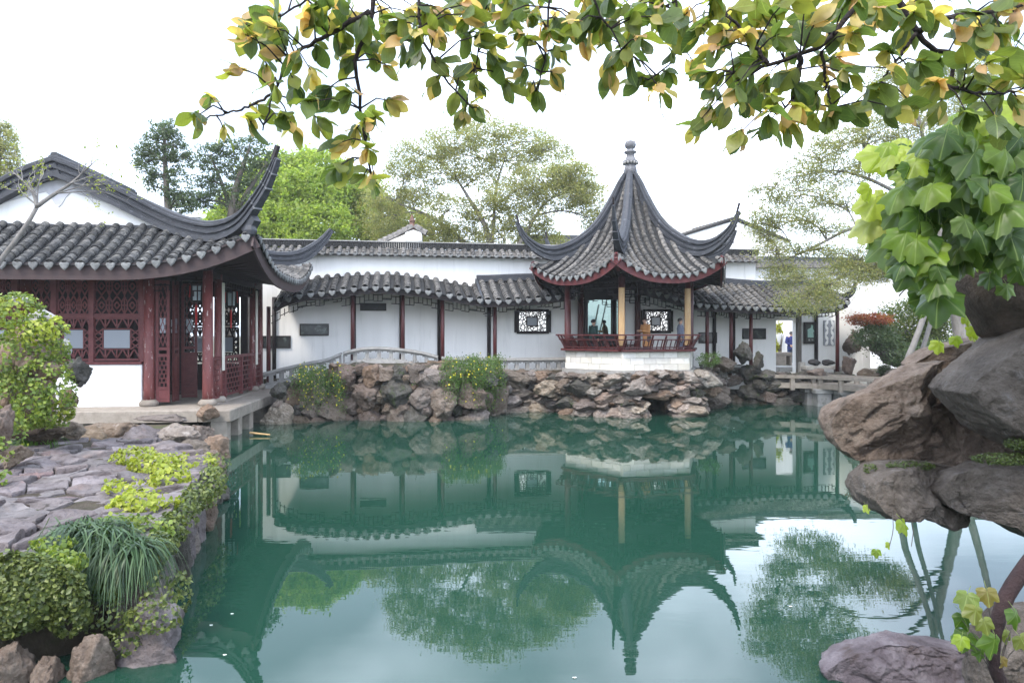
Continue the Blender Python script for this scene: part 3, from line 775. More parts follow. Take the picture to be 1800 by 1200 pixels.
# lanterns (hang from the beams: things of their own)
def lantern(x, y, z, label):
    p = HM @ Vector((x, y, 0))
    o = thing('palace_lantern', label, 'lantern', (p.x, p.y, z), HR, 'hanging palace lanterns in the hall')
    bb = MB()
    for a in range(6):
        an = a * math.pi / 3; bb.bar((.15 * math.cos(an), .15 * math.sin(an), .0), (.17 * math.cos(an), .17 * math.sin(an), .5), .03)
    bb.lathe([(.18, .5), (.24, .54), (.10, .62)], n=6); bb.lathe([(.12, -.05), (.17, 0)], n=6)
    part('lantern_frame', bb, m_dark, o)
    gb = MB(); gb.lathe([(.125, .01), (.145, .49)], n=6); part('lantern_pane', gb, solid('pale_lantern_glass', (.33, .40, .42), .15, .6), o)
    cb = MB(); cb.tube([(0, 0, .62), (0, 0, 1.0)], .012, 5); part('cord', cb, m_dark, o)
    tb = MB(); tb.lathe([(.018, -.12), (.035, -.2), (.028, -.75)], n=6)
    for a in (0, 2, 4): tb.tube([(.2 * math.cos(a), .2 * math.sin(a), .5), (.22 * math.cos(a), .22 * math.sin(a), .1)], .018, 5)
    part('tassel', tb, solid('scarlet_tassel', (.35, .03, .03), .7), o)
p = hit(HM, 1, .5, 345, 520); lantern(p.x, .5, 4.10, 'hexagonal lantern with red tassel hanging in the hall doorway')
p = hit(HM, 1, 2.6, 406, 520); lantern(p.x, 2.6, 4.02, 'hexagonal lantern hanging deeper inside above the side railing')
# stone platform, a separate thing
plat = thing('stone_platform', 'tan granite platform on square stone posts standing in water beneath the dark red hall', 'platform', HL, HR)
b = MB(); b.cbox(-12, .15, -1.35, 6.9, .56, FLOOR - .005, .02); part('floor_slab', b, m_deck, plat)
b = MB(); b.cbox(.152, 1.05, -1.35, 7.2, .56, FLOOR - .01, .03); part('edge_beam', b, m_deck, plat)
b = MB(); b.box(-12, -1.5, -1.28, 6.8, -.9, .559); part('foundation', b, m_rock_dark, plat)
for y in (-1.15, .05, 1.35, 3.0, 4.3, 6.5):
    b = MB(); b.cbox(.50, .95, y - .2, y + .2, -1.5, .558, .02); part('stone_post', b, m_deck, plat)
b = MB(); b.box(-1.49, .2, -.6, 6.8, -1.5, .558); part('dark_back_wall', b, m_rock_dark, plat)

# ================================================================== hexagonal pavilion
PC, PR = Vector((4.96, 28.6, 0)), R(-16.7)
pav = thing('hexagonal_pavilion', 'hexagonal pavilion with tall pointed grey tile roof, swept corners and stone ball finial', 'pavilion', PC, PR)
PM = MW[pav.name]
RE = 4.30; AP = RE * math.cos(R(30))
zhip = cub([0, .05, .2, .36, .52, .67, .84, 1.0], [9.75, 9.55, 8.35, 7.30, 6.65, 6.22, 5.96, 5.95])
zmid = cub([0, .05, .2, .36, .52, .67, .84, 1.0], [9.75, 9.50, 8.12, 7.05, 6.36, 5.93, 5.53, 5.22])
def facet(w, r):
    "facet-local point: w along the eave, r distance from the axis (eave r = AP)"
    s = min(1.0, max(0.001, r / AP)); half = s * RE / 2; t = min(1.0, abs(w) / half)
    z = float(zmid(s)) + (float(zhip(s)) - float(zmid(s))) * t ** 2.4
    return Vector((w, -r, z))
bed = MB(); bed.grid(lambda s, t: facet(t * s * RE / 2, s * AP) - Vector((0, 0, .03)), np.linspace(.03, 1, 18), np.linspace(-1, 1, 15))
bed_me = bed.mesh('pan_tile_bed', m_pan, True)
NROW = 13; rows = []
pdrip = drip_mesh('drip_tile', m_drip, .22, .22)
for i in range(NROW):
    w = (i - (NROW - 1) / 2) * (RE / NROW)
    r0 = max(.25, abs(w) * math.sqrt(3) + .10)
    bb = MB(); row_into(bb, [facet(w, r) for r in np.linspace(AP, r0, 16)], (1, 0, 0), .108, .084, seg=.23, jit=.006)
    rows.append((bb.mesh('tile_row', m_tile_mid), w))
def eave_sweep(prof, dz):
    bb = MB(); ws = np.linspace(-RE / 2, RE / 2, 25)
    bb.sweep([facet(w, AP) + Vector((0, .09, dz)) for w in ws], prof); return bb
m_eave_red = mat('dark_red_eave_board', [(0.075, 0.017, 0.018), (0.11, 0.028, 0.028)], 3, .5)
eb_me = eave_sweep([(-.03, -.30), (.03, -.30), (.03, -.03), (-.03, -.03)], 0).mesh('eave_board', m_eave_red)
sf = MB(); sf.grid(lambda w, t: (facet(w, AP) + Vector((0, .12, -.22))).lerp(Vector((w * .62, -2.42, 5.32)), t), np.linspace(-RE / 2, RE / 2, 21), [0, .5, 1])
sf.grid(lambda w, t: Vector((w * (1 - t), -2.42 * (1 - t), 5.34)), np.linspace(-RE / 2 * .62, RE / 2 * .62, 3), [0, 1])
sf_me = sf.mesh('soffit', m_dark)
rf = MB()
for w in np.linspace(-RE / 2 + .1, RE / 2 - .1, 20):
    rf.bar(facet(w, AP) + Vector((0, .14, -.19)), (w * .62, -2.42, 5.25), .06, .07)
rf_me = rf.mesh('rafters', m_dark)
for k in range(6):
    A = Matrix.Rotation(R(30 + 60 * k), 4, 'Z')
    link('pan_tile_bed', bed_me, pav, A); link('eave_board', eb_me, pav, A); link('soffit', sf_me, pav, A); link('rafters', rf_me, pav, A)
    for me, w in rows:
        link('tile_row', me, pav, A)
        a = facet(w, AP); e = facet(w + .05, AP) - facet(w - .05, AP); sx = Vector((e.x, 0, e.z)).normalized()
        link('drip_tile', pdrip, pav, A @ frame(a + Vector((0, -.03, -.02)), sx, Vector((0, 1, 0)), Vector((-sx.z, 0, sx.x))))
zr = cub([0.10, .5, .85, 1.55, 2.25, 2.9, 3.6, 4.2, 4.6, 4.85], [10.0, 9.42, 8.74, 7.66, 7.05, 6.70, 6.58, 6.80, 7.16, 7.60])
rp_ = MB(); n = 48; rr = np.linspace(.10, 4.85, n)
sc = [0.55 + .45 * min(1, q / .9) if q < 3.4 else 1 - .76 * ((q - 3.4) / 1.45) for q in rr]
rp_.sweep([(0, -q, float(zr(q))) for q in rr], RIDGE, sc)
r_me = rp_.mesh('hip_ridge', m_ridge)
bms = []
for q in (4.1, 4.35, 4.58):
    bnd = MB(); s_ = (1 - .76 * ((q - 3.4) / 1.45)) * 1.14; bnd.sweep([(0, -q, float(zr(q))), (0, -q - .03, float(zr(q + .03)))], RIDGE, [s_, s_]); bms.append(('horn_band', bnd.mesh('horn_band', m_ridge)))
bnd = MB(); bnd.bar((0, -4.82, 7.52), (0, -4.92, 7.86), .06, .07); bms.append(('horn_tip', bnd.mesh('horn_tip', m_dark)))
orn = MB(); orn.bar((0, -3.6, 5.45), (0, -4.22, 5.86), .12, .2); orn.bar((0, -4.12, 5.72), (0, -4.25, 5.98), .10, .12)
o_me = orn.mesh('corner_bracket', m_eave_red)
for k in range(6):
    A = Matrix.Rotation(R(60 * k), 4, 'Z')
    link('hip_ridge', r_me, pav, A); [link(nm_, me_, pav, A) for nm_, me_ in bms]; link('corner_bracket', o_me, pav, A)
b = MB()
b.lathe([(.30, 9.70), (.26, 10.0), (.20, 10.14), (.31, 10.20), (.33, 10.27), (.22, 10.36), (.17, 10.50), (.16, 10.58), (.27, 10.63), (.27, 10.68), (.15, 10.74), (.14, 10.80), (.22, 10.85), (.245, 10.98), (.21, 11.10), (.09, 11.15)], n=18)
part('ball_finial', b, mat('grey_carved_stone_finial', [(.10, .10, .11), (.19, .19, .20)], 5, .8, bump=.5, stain=((.34, .34, .34), 6, .55, .7)), pav, smooth=True)
b = MB()
for k in range(14):
    a = 2 * math.pi * k / 14; b.lathe([(.03, 0), (.055, .05), (.03, .10)], (.30 * math.cos(a), .30 * math.sin(a), 10.14), 6)
part('petal_ring', b, m_stone, pav)
# timber
CR, CF = 2.75, 2.40
verts = [(-CR * math.sin(R(-60 * k)), -CR * math.cos(R(60 * k))) for k in range(6)]    # k=0 front, then towards the right
def hexv(r, k): a = R(60 * k); return Vector((r * math.sin(a), -r * math.cos(a), 0))
for k in range(6):
    v = hexv(CR, k)
    o = column(v.x, v.y, CF, 5.36, .135, m_red, base=False, parent=pav)
def side_bars(k, fn, name, m_, parent=pav):
    a, c = hexv(CR, k), hexv(CR, k + 1); d = (c - a); W = d.length; d.normalize()
    M = frame(a, d, Vector((-d.y, d.x, 0)), Vector((0, 0, 1)))
    bb = MB(); fn(bb, W, M); return part(name, bb, m_, parent)
def hang(bb, W, M):
    x0, x1 = .14, W - .14; zt = 5.06
    def h(a, c, z): bb.box(a, c, -.02, .02, z - .016, z + .016, M)
    def v(x, z0, z1): bb.box(x - .016, x + .016, -.02, .02, z0, z1, M)
    h(x0, x1, zt); h(x0, x1, zt - .22)
    n = 10
    for i in range(n + 1):
        x = x0 + (x1 - x0) * i / n; v(x, zt - .22 if i % 2 else zt - .36, zt)
    for i in range(n):
        a = x0 + (x1 - x0) * i / n; h(a, a + (x1 - x0) / n, zt - (.10 if i % 2 else .36 if i % 3 else .30))
    for s in (0, 1):
        xx = x0 if s == 0 else x1; q = 1 if s == 0 else -1
        h(min(xx, xx + q * .5), max(xx, xx + q * .5), zt - .48); v(xx + q * .5, zt - .48, zt - .22); v(xx + q * .25, zt - .6, zt - .36); h(min(xx, xx + q * .25), max(xx, xx + q * .25), zt - .6)
for k in range(6):
    side_bars(k, hang, 'hanging_fretwork', m_dark)
    side_bars(k, lambda bb, W, M: bb.box(.1, W - .1, -.07, .07, 5.08, 5.36, M), 'tie_beam', m_dark)
# curved bench rail
ZB = 2.44
def bench(bb, W, M): bb.box(-.06, W + .06, -.28, .16, ZB - .05, ZB + .03, M)
def lean(z): return -.10 - .34 * ((z - ZB) / .60) ** 1.25
for k in (0, 1, 3, 4, 5):
    bn = side_bars(k, bench, 'bench_rail', m_red)
    a, c = hexv(CR, k), hexv(CR, k + 1); d = (c - a); W = d.length; d.normalize()
    M = frame(a, d, Vector((-d.y, d.x, 0)), Vector((0, 0, 1)))
    for z, w in ((ZB + .58, .055), (ZB + .40, .045), (ZB + .10, .05)):
        y = lean(z); ex = -y * math.tan(R(30))
        rb = MB(); rb.bar(M @ Vector((-ex, y, z)), M @ Vector((W + ex, y, z)), .055, w); part('rail', rb, m_red, bn)
    ns = 15
    sb = MB()
    for i in range(ns):
        x = W * (i + .5) / ns
        sb.sweep([M @ Vector((x, lean(z), z)) for z in np.linspace(ZB + .04, ZB + .40, 5)], [(-.02, -.017), (.02, -.017), (.02, .017), (-.02, .017)], up=Vector((1, 0, 0)) if abs(d.x) < .5 else Vector((0, 1, 0)))
    part('slats', sb, m_red, bn)
    for i in range(6):
        x = W * (i + .02) / 5 if i < 5 else W
        pb = MB(); pb.sweep([M @ Vector((x, lean(z), z)) for z in np.linspace(ZB, ZB + .58, 6)], [(-.035, -.03), (.035, -.03), (.035, .03), (-.035, .03)], up=Vector((0, 1, 0)) if abs(d.y) < .8 else Vector((1, 0, 0)))
        part('rail_post', pb, m_red, bn)
# stone plinth
b = MB(); b.prism([hexv(2.80, k) for k in range(6)], 1.2, ZB - .052); plinth = part('plinth_core', b, m_mortar, pav)
b = MB(); b.prism([hexv(2.5, k) for k in range(6)], ZB - .05, ZB - .04); part('floor_slab', b, m_stone, pav)
courses = 3; hh = (ZB - .06 - 1.66) / courses
for k in (5, 0, 4, 1):
    a, c = hexv(2.80, k), hexv(2.80, k + 1); d = (c - a); W = d.length; d.normalize()
    M = frame(a, d, Vector((-d.y, d.x, 0)), Vector((0, 0, 1)))
    for r_ in range(courses):
        x = 0.0; first = True
        while x < W - .02:
            L_ = random.uniform(.48, .64) * (.55 if first and r_ % 2 else 1.0); first = False
            x1 = min(W, x + L_)
            if W - x1 < .2: x1 = W
            bb = MB(); z0 = 1.66 + hh * r_
            pr = random.uniform(.045, .058)
            bb.cbox(x + .006, x1 - .006, -pr, 0.05, z0 + .006, z0 + hh - .006, .008); bb.v = [tuple(M @ Vector(v)) for v in bb.v]
            part('brick', bb, m_brick, pav); x = x1
b = MB(); b.prism([hexv(3.0, k) for k in range(6)], 1.45, 1.655); part('base_slab', b, m_stone, pav)
# couplet boards hang on two columns: things of their own
def couplet(k, lab):
    v = PM @ hexv(CR, k); dv = Vector((0 - v.x, 0 - v.y, 0)).normalized(); rz = math.atan2(dv.y, dv.x) + math.pi / 2
    o = thing('couplet_board', lab, 'sign board', (v.x + dv.x * .155, v.y + dv.y * .155, 2.62), rz, 'ochre couplet boards on the pavilion columns')
    bb = MB(); n = 7
    prof = [(.125 * math.sin(a) / math.sin(.95) * .9, -.06 * math.cos(a) + .04) for a in np.linspace(-.95, .95, n)]
    V = [(x, y, z) for z in (0, 2.2) for x, y in prof] + [(x * 1.0, y + .025, z) for z in (0, 2.2) for x, y in prof]
    q = 2 * n
    Fs = [(i, i + 1, n + i + 1, n + i) for i in range(n - 1)] + [(q + n + i, q + n + i + 1, q + i + 1, q + i) for i in range(n - 1)]
    Fs += [(i + 1, i, q + i, q + i + 1) for i in range(n - 1)] + [(n + i, n + i + 1, q + n + i + 1, q + n + i) for i in range(n - 1)] + [(0, n, q + n, q), (n - 1, q + n - 1, q + 2 * n - 1, 2 * n - 1)]
    bb.add(V, Fs); part('board', bb, m_couplet, o)
couplet(0, 'ochre wooden couplet board on the front middle column of the pavilion')
couplet(1, 'ochre wooden couplet board on the right-hand front column of the pavilion')

# ================================================================== gallery frame along the white wall
G0, GR = Vector((0, 30.45, 0)), math.atan(0.165)
GMX = Matrix.Translation(G0) @ Matrix.Rotation(GR, 4, 'Z')
def gp(px, py, off):
    p = hit(GMX, 1, off, px, py); return p.x, p.z
def gline(lst, off):
    q = sorted(gp(a, c, off) for a, c in lst); return cub([a for a, _ in q], [c for _, c in q])
OFF_E, OFF_C, OFF_W = -2.35, -1.6, -0.02
# --- garden wall
S0, S1 = gp(430, 600, 0)[0], gp(1328, 560, 0)[0]
S2 = gp(1487, 600, 0)[0]
wall = thing('garden_wall', 'long white plastered garden wall with tiled coping running behind the covered walkway', 'wall', G0, GR)
MW[wall.name] = GMX
def hole(px0, py0, px1, py1, off=0):
    a = gp(px0, py1, off); c = gp(px1, py0, off); return (a[0], c[0], a[1], c[1])
h_win1 = hole(908, 546, 964, 584); h_win2 = hole(1130, 546, 1178, 583)
h_door = hole(1364, 563, 1400, 660)
ZT = 6.42
def wall_boxes(s0, s1, z0, z1, holes, y0, y1):
    bb = MB(); xs_ = sorted({s0, s1, *[h[0] for h in holes], *[h[1] for h in holes]}); xs_ = [x for x in xs_ if s0 <= x <= s1]
    for a, c in zip(xs_[:-1], xs_[1:]):
        mid = (a + c) / 2; hs = sorted([h for h in holes if h[0] <= mid <= h[1]], key=lambda h: h[2]); z = z0
        for h in hs:
            if h[2] > z: bb.box(a, c, y0, y1, z, h[2])
            z = h[3]
        if z < z1: bb.box(a, c, y0, y1, z, z1)
    return bb
part('plaster_wall', wall_boxes(S0, S1, .3, ZT, [h_win1, h_win2], 0, .38), m_white, wall)
b = wall_boxes(S1 + .002, S2, .3, 5.3, [h_door], 0.0, .34); part('plaster_wall', b, m_white, wall)
b = MB(); b.box(S2 - .36, S2 - .02, -1.75, -.004, .3, 5.0); part('end_wall', b, m_white, wall)
# coping
b = MB(); b.add([(S0, -.42, ZT + .02), (S1 + .3, -.42, ZT + .02), (S1 + .3, .19, ZT + .34), (S0, .19, ZT + .34), (S0, .80, ZT + .02), (S1 + .3, .80, ZT + .02)], [(0, 1, 2, 3), (3, 2, 5, 4), (0, 3, 4), (1, 5, 2), (0, 4, 5, 1)])
part('coping_bed', b, m_tile_mid, wall)
rb = MB(); row_into(rb, [(0, -.46, ZT + .03), (0, -.1, ZT + .22), (0, .14, ZT + .35)], (1, 0, 0), .10, .085); rme = rb.mesh('tile_row', m_tile_mid)
dme = drip_mesh('drip_tile', m_drip, .22, .16)
s = S0 + .2
while s < S1 + .25:
    link('tile_row', rme, wall, Matrix.Translation((s, random.uniform(-.012, .012), 0)))
    link('drip_tile', dme, wall, Matrix.Translation((s, -.45, ZT + .03))); s += .335
rc = MB(); s = S0
while s < S1 + .2:
    rc.cbox(s, s + .085, .08, .30, ZT + .36, ZT + .62, .008); s += .095
part('ridge_course', rc, m_pan, wall, kind='stuff')
b = MB(); b.box(S0, S1 + .3, .06, .32, ZT + .622, ZT + .66); part('ridge_cap', b, m_stone, wall)
# lattice windows in the wall
def ice_window(h, lab):
    a, c, z0, z1 = h; bb = MB()
    for p, q in (((a, z0), (c, z0)), ((a, z1), (c, z1)), ((a, z0), (a, z1)), ((c, z0), (c, z1))): bb.bar((p[0], -.02, p[1]), (q[0], -.02, q[1]), .20, .12 if p[1] == q[1] else .2)
    w = part('lattice_window', bb, m_dark, wall, label=lab)
    lb = MB(); cx, cz = (a + c) / 2, (z0 + z1) / 2; W, Hh = c - a, z1 - z0
    u0, u1, v0, v1 = cx - W * .17, cx + W * .17, cz - Hh * .2, cz + Hh * .2
    rs = random.Random(5)
    for p, q in (((u0, v0), (u1, v0)), ((u0, v1), (u1, v1)), ((u0, v0), (u0, v1)), ((u1, v0), (u1, v1))): lb.bar((p[0], .1, p[1]), (q[0], .1, q[1]), .05)
    sd = [(rs.uniform(a, c), rs.uniform(z0, z1)) for _ in range(105)]
    for k, p in enumerate(sd):
        poly = [(a, z0), (c, z0), (c, z1), (a, z1)]
        for q in sd:
            if q is not p: poly = poly_clip(poly, (p[0] + q[0]) / 2, (p[1] + q[1]) / 2, q[0] - p[0], q[1] - p[1])
        for i in range(len(poly)):
            e, g = poly[i], poly[(i + 1) % len(poly)]; m_ = ((e[0] + g[0]) / 2, (e[1] + g[1]) / 2)
            if (u0 < m_[0] < u1 and v0 < m_[1] < v1) or (e[0], e[1]) > (g[0], g[1]): continue
            lb.bar((e[0], .1 + .003 * (k % 3), e[1]), (g[0], .1 + .003 * (k % 3), g[1]), .036)
    part('fretwork', lb, m_dark, w)
    pb = MB(); pb.box(u0 + .02, u1 - .02, .095, .105, v0 + .02, v1 - .02); part('pane', pb, m_glass, w)
ice_window(h_win1, 'dark framed cracked-ice lattice opening left of the pavilion'); ice_window(h_win2, 'dark framed cracked-ice lattice opening seen through the pavilion')
# --- covered walkways
def walkway(name, label, e_pts, r_pts, cols, seats, s_from, s_to, ridge_cap, spacing=.42):
    w = thing(name, label, 'covered walkway', G0, GR); MW[w.name] = GMX
    ze = gline(e_pts, OFF_E); zr_ = gline(r_pts, OFF_W)
    def surf(s_, t):
        z0, z1 = float(ze(s_)) + .10, float(zr_(s_))
        return Vector((s_, OFF_E + (OFF_W - OFF_E) * t, z0 + (z1 - z0) * (.9 * t + .1 * t * t)))
    ss = np.linspace(s_from, s_to, 60)
    bb = MB(); bb.grid(lambda a, t: surf(a, t) - Vector((0, 0, .03)), ss, [0, .33, .66, 1]); part('pan_tile_bed', bb, m_pan, w)
    bb = MB(); bb.grid(lambda a, t: surf(a, t) - Vector((0, -.06 * (1 - t), .17)), ss, [0, .5, 1]); part('soffit', bb, m_dark, w)
    s_ = s_from + spacing / 2
    while s_ < s_to:
        rb = MB(); row_into(rb, [surf(s_, t) for t in np.linspace(0, 1, 6)], (1, 0, 0), .145, .115, seg=.235, jit=.012); part('tile_row', rb, m_tile_mid, w)
        p = surf(s_, 0); tl = random.uniform(-.08, .08)
        link('drip_tile', gdrip, w, frame(p + Vector((0, -.03, -.03)), Vector((math.cos(tl), 0, math.sin(tl))), Vector((0, 1, 0)), Vector((-math.sin(tl), 0, math.cos(tl)))))
        s_ += spacing * random.uniform(.97, 1.03)
    bb = MB(); bb.sweep([surf(a, 0) + Vector((0, .10, -.06)) for a in ss], [(-.025, -.2), (.025, -.2), (.025, 0), (-.025, 0)]); part('eave_board', bb, m_dark, w)
    bb = MB(); bb.sweep([Vector((a, OFF_C, surf(a, .32).z - .24)) for a in ss], [(-.06, -.16), (.06, -.16), (.06, .06), (-.06, .06)]); part('eave_beam', bb, m_dark, w)
    if ridge_cap:
        bb = MB(); bb.sweep([surf(a, 1) + Vector((0, -.06, .10)) for a in ss], [(-.12, -.14), (.12, -.14), (.12, .10), (.08, .16), (-.08, .16), (-.12, .10)]); part('ridge_cap', bb, m_ridge, w)
    zs = gline(seats, OFF_C)
    for c in cols:
        sx = gp(c, 570, OFF_C)[0]; zt_ = surf(min(max(sx, s_from), s_to), .32).z - .2; z0 = float(zs(sx)) - .5
        b1 = MB(); b1.lathe([(.085, z0), (.08, zt_)], (sx, OFF_C, 0), 10); part('column', b1, m_red, w, smooth=True)
        b1 = MB(); zt2 = surf(min(max(sx, s_from), s_to), .93).z - .2; b1.lathe([(.085, z0), (.085, zt2)], (sx - .05, -.07, 0), 10); part('wall_column', b1, m_dark, w, smooth=True)
    cs = sorted(gp(c, 570, OFF_C)[0] for c in cols)
    spans = list(zip([s_from] + cs, cs + [s_to]))
    for a, c in spans:
        if c - a < .9: continue
        a += .1; c -= .1; fb = MB(); n = max(4, int((c - a) / .33)); zf = lambda q: surf(q, .32).z - .40
        for i in range(n):
            q0, q1 = a + (c - a) * i / n, a + (c - a) * (i + 1) / n; dd = (.0, .26, .13, .34)[(i * 7 + (i * i) % 3) % 4] if 0 < i < n - 1 else .42
            d2 = (.13, .30, .08, .22)[(i * 5) % 4]
            fb.bar((q0, OFF_C, zf(q0) - dd), (q1, OFF_C, zf(q1) - dd), .03); fb.bar((q0, OFF_C, zf(q0) - d2), (q1, OFF_C, zf(q1) - d2), .03)
            fb.bar((q1, OFF_C, zf(q1)), (q1, OFF_C, zf(q1) - max(dd, d2)), .03); fb.bar(((q0 + q1) / 2, OFF_C, zf(q0) - min(dd, d2)), ((q0 + q1) / 2, OFF_C, zf(q0) - max(dd, d2)), .03)
        part('hanging_fretwork', fb, m_dark, w)
    # low seat wall with openings and coping slab
    return w, surf, zs, cs
gdrip = drip_mesh('drip_tile', m_drip, .26, .23)
seatL = [(459, 655), (500, 645), (540, 636), (579, 628), (600, 619), (622, 613), (706, 612), (745, 618), (776, 626), (830, 628), (874, 629), (991, 628)]
colsL = [472, 620, 708, 778, 870]
s_a, s_b = gp(478, 540, OFF_E)[0], gp(852, 530, OFF_E)[0]
wkL, surfL, zsL, csL = walkway('covered_walkway', 'covered walkway with arching grey tile roof rising over red columns left of the pavilion',
    [(478, 543), (487, 537), (519, 525), (567, 519), (598, 515), (636, 510), (712, 512), (757, 517), (788, 522), (836, 530), (877, 533)],
    [(478, 530), (500, 508), (535, 493), (592, 485), (636, 482), (700, 482), (741, 487), (776, 493), (811, 499), (860, 507)], colsL, seatL, s_a, s_b, False)
s_c, s_d = gp(848, 530, OFF_E)[0] + .02, gp(1010, 522, OFF_E)[0]
wkM, surfM, zsM, csM = walkway('covered_walkway', 'short covered walkway with straight dark ridge cap joining the left side of the pavilion',
    [(836, 531), (877, 533), (915, 531), (953, 528), (1012, 520)], [(836, 494), (847, 494), (900, 492), (959, 490), (1012, 487)], [], seatL, s_c, s_d, True)
b = MB(); p0, p1 = surfM(s_c, 0), surfM(s_c, 1); b.bar(p0 + Vector((-.02, 0, -.05)), p1 + Vector((-.02, 0, -.02)), .10, .26); part('verge_board', b, m_ridge, wkM)
seatR = [(1140, 640), (1240, 640), (1330, 643), (1490, 652)]
s_e, s_f = gp(1135, 522, OFF_E)[0], gp(1490, 538, OFF_E)[0]
wkR, surfR, zsR, csR = walkway('covered_walkway', 'covered walkway with dark ridge and upturned roof end on the right of the pavilion',
    [(1135, 512), (1165, 521), (1220, 537), (1300, 543), (1370, 546), (1440, 545), (1475, 541), (1492, 533)], [(1120, 486), (1165, 490), (1245, 496), (1320, 502), (1435, 502), (1492, 500)], [1243, 1285, 1320, 1472], seatR, s_e, s_f, True, .37)
b = MB(); q = surfR(s_f, 0); q1 = surfR(s_f, 1)
b.sweep(spline([q1 + Vector((0, -.1, .05)), q1.lerp(q, .5) + Vector((.02, 0, .12)), q.lerp(q1, .15) + Vector((.03, 0, .22)), q + Vector((.10, -.15, .55)), q + Vector((.16, -.22, .85))], 20), RIDGE, [.62] * 12 + [.6, .57, .52, .46, .40, .33, .27, .2])
part('end_ridge', b, m_ridge, wkR)
# seat walls: coping slab + pierced panels
def seat_wall(label, zs, s0, s1, solid_spans, n, parent_group):
    t = thing('seat_wall', label, 'low wall', G0, GR, parent_group); MW[t.name] = GMX
    ss = np.linspace(s0, s1, 26); y0, y1 = OFF_C - .17, OFF_C + .17
    bb = MB(); bb.sweep([(a, OFF_C, float(zs(a))) for a in ss], [(-.20, -.10), (.20, -.10), (.20, 0), (-.20, 0)]); part('coping_slab', bb, m_stone, t)
    bb = MB(); bb.sweep([(a, OFF_C, float(zs(a)) - .56) for a in ss], [(-.18, -.5), (.18, -.5), (.18, 0), (-.18, 0)]); part('base_slab', bb, m_stone, t)
    for i in range(n):
        a, c = s0 + (s1 - s0) * i / n, s0 + (s1 - s0) * (i + 1) / n
        pb = MB(); pw = .075
        for x0, x1 in ((a + .004, a + pw), (c - pw, c - .004)):
            zz = [float(zs(x)) for x in (x0, x1)]
            pb.add([(x0, OFF_C - .1, zz[0] - .57), (x1, OFF_C - .1, zz[1] - .57), (x1, OFF_C + .1, zz[1] - .57), (x0, OFF_C + .1, zz[0] - .57), (x0, OFF_C - .1, zz[0] - .098), (x1, OFF_C - .1, zz[1] - .098), (x1, OFF_C + .1, zz[1] - .098), (x0, OFF_C + .1, zz[0] - .098)],
                   [(3, 2, 1, 0), (4, 5, 6, 7), (0, 1, 5, 4), (1, 2, 6, 5), (2, 3, 7, 6), (3, 0, 4, 7)])
        for dz0, dz1 in ((-.565, -.49), (-.175, -.10)):
            x0, x1 = a + pw, c - pw; za, zb = float(zs(x0)), float(zs(x1))
            pb.bar((x0 - .01, OFF_C, za + (dz0 + dz1) / 2), (x1 + .01, OFF_C, zb + (dz0 + dz1) / 2), .19, abs(dz1 - dz0))
            for xx, sg, zz in ((x0, 1, za), (x1, -1, zb)):
                zc = zz + (dz1 if dz0 < -.4 else dz0); pb.bar((xx, OFF_C, zc), (xx + sg * .09, OFF_C, zc + (-.02 if dz0 > -.4 else .02)), .18, .05)
        part('pierced_block', pb, m_stone, t)
    bb = MB(); bb.box(s0, s1, -1.38, -.09, .3, float(zs(s0)) - .62 if zs(s0) < zs(s1) else float(zs(s1)) - .62); part('walk_floor', bb, m_stone, t)
    return t
sw = lambda p: gp(p, 630, OFF_C)[0]
seat_wall('stepping grey stone seat wall climbing from the hall towards the arching walkway', zsL, sw(459), sw(600), None, 8, 'pierced stone seat walls')
seat_wall('grey stone seat wall with square openings at the top of the arching walkway', zsL, sw(603), sw(770), None, 8, 'pierced stone seat walls')
seat_wall('grey stone seat wall with square openings next to the pale pavilion plinth', zsM, sw(776), sw(1000), None, 12, 'pierced stone seat walls')
seat_wall('low grey stone seat wall between columns right of the pavilion', zsR, sw(1232), sw(1325), None, 5, 'pierced stone seat walls')
# tablets and boards on the wall
def tablet(px0, py0, px1, py1, lab, m_face=m_slab, fr=m_dark, fwid=.05):
    a, c, z0, z1 = hole(px0, py0, px1, py1, -.03); p = GMX @ Vector(((a + c) / 2, -.035, z0))
    o = thing('stone_tablet', lab, 'tablet', p, GR, 'dark tablets set on the white wall'); W = c - a; Hh = z1 - z0
    fb = MB()
    for q in ((-W / 2, W / 2, 0, fwid), (-W / 2, W / 2, Hh - fwid, Hh), (-W / 2, -W / 2 + fwid, fwid, Hh - fwid), (W / 2 - fwid, W / 2, fwid, Hh - fwid)): fb.box(q[0], q[1], -.03, .028, q[2], q[3])
    part('frame', fb, fr, o); bb = MB(); bb.box(-W / 2 + fwid, W / 2 - fwid, -.012, .02, fwid, Hh - fwid); part('slab', bb, m_face, o)
tablet(462, 590, 511, 612, 'dark framed tablet low on the wall, half behind a red column beside the hall'); tablet(527, 569, 578, 590, 'dark framed stone tablet on the open white wall left of the arching walkway top')
m_plq = mat('charcoal_wooden_board', [(.035, .037, .037), (.06, .062, .062)], 3, .6, stain=((.10, .105, .11), 5, .55, .7))
tablet(633, 533, 679, 546, 'narrow charcoal board hung high beneath the arching roof', m_plq, m_dark, .03)
tablet(1228, 584, 1260, 603, 'dark tablet beside the right end of the pavilion rail'); tablet(1305, 577, 1346, 596, 'dark framed stone tablet between columns right of the pavilion')
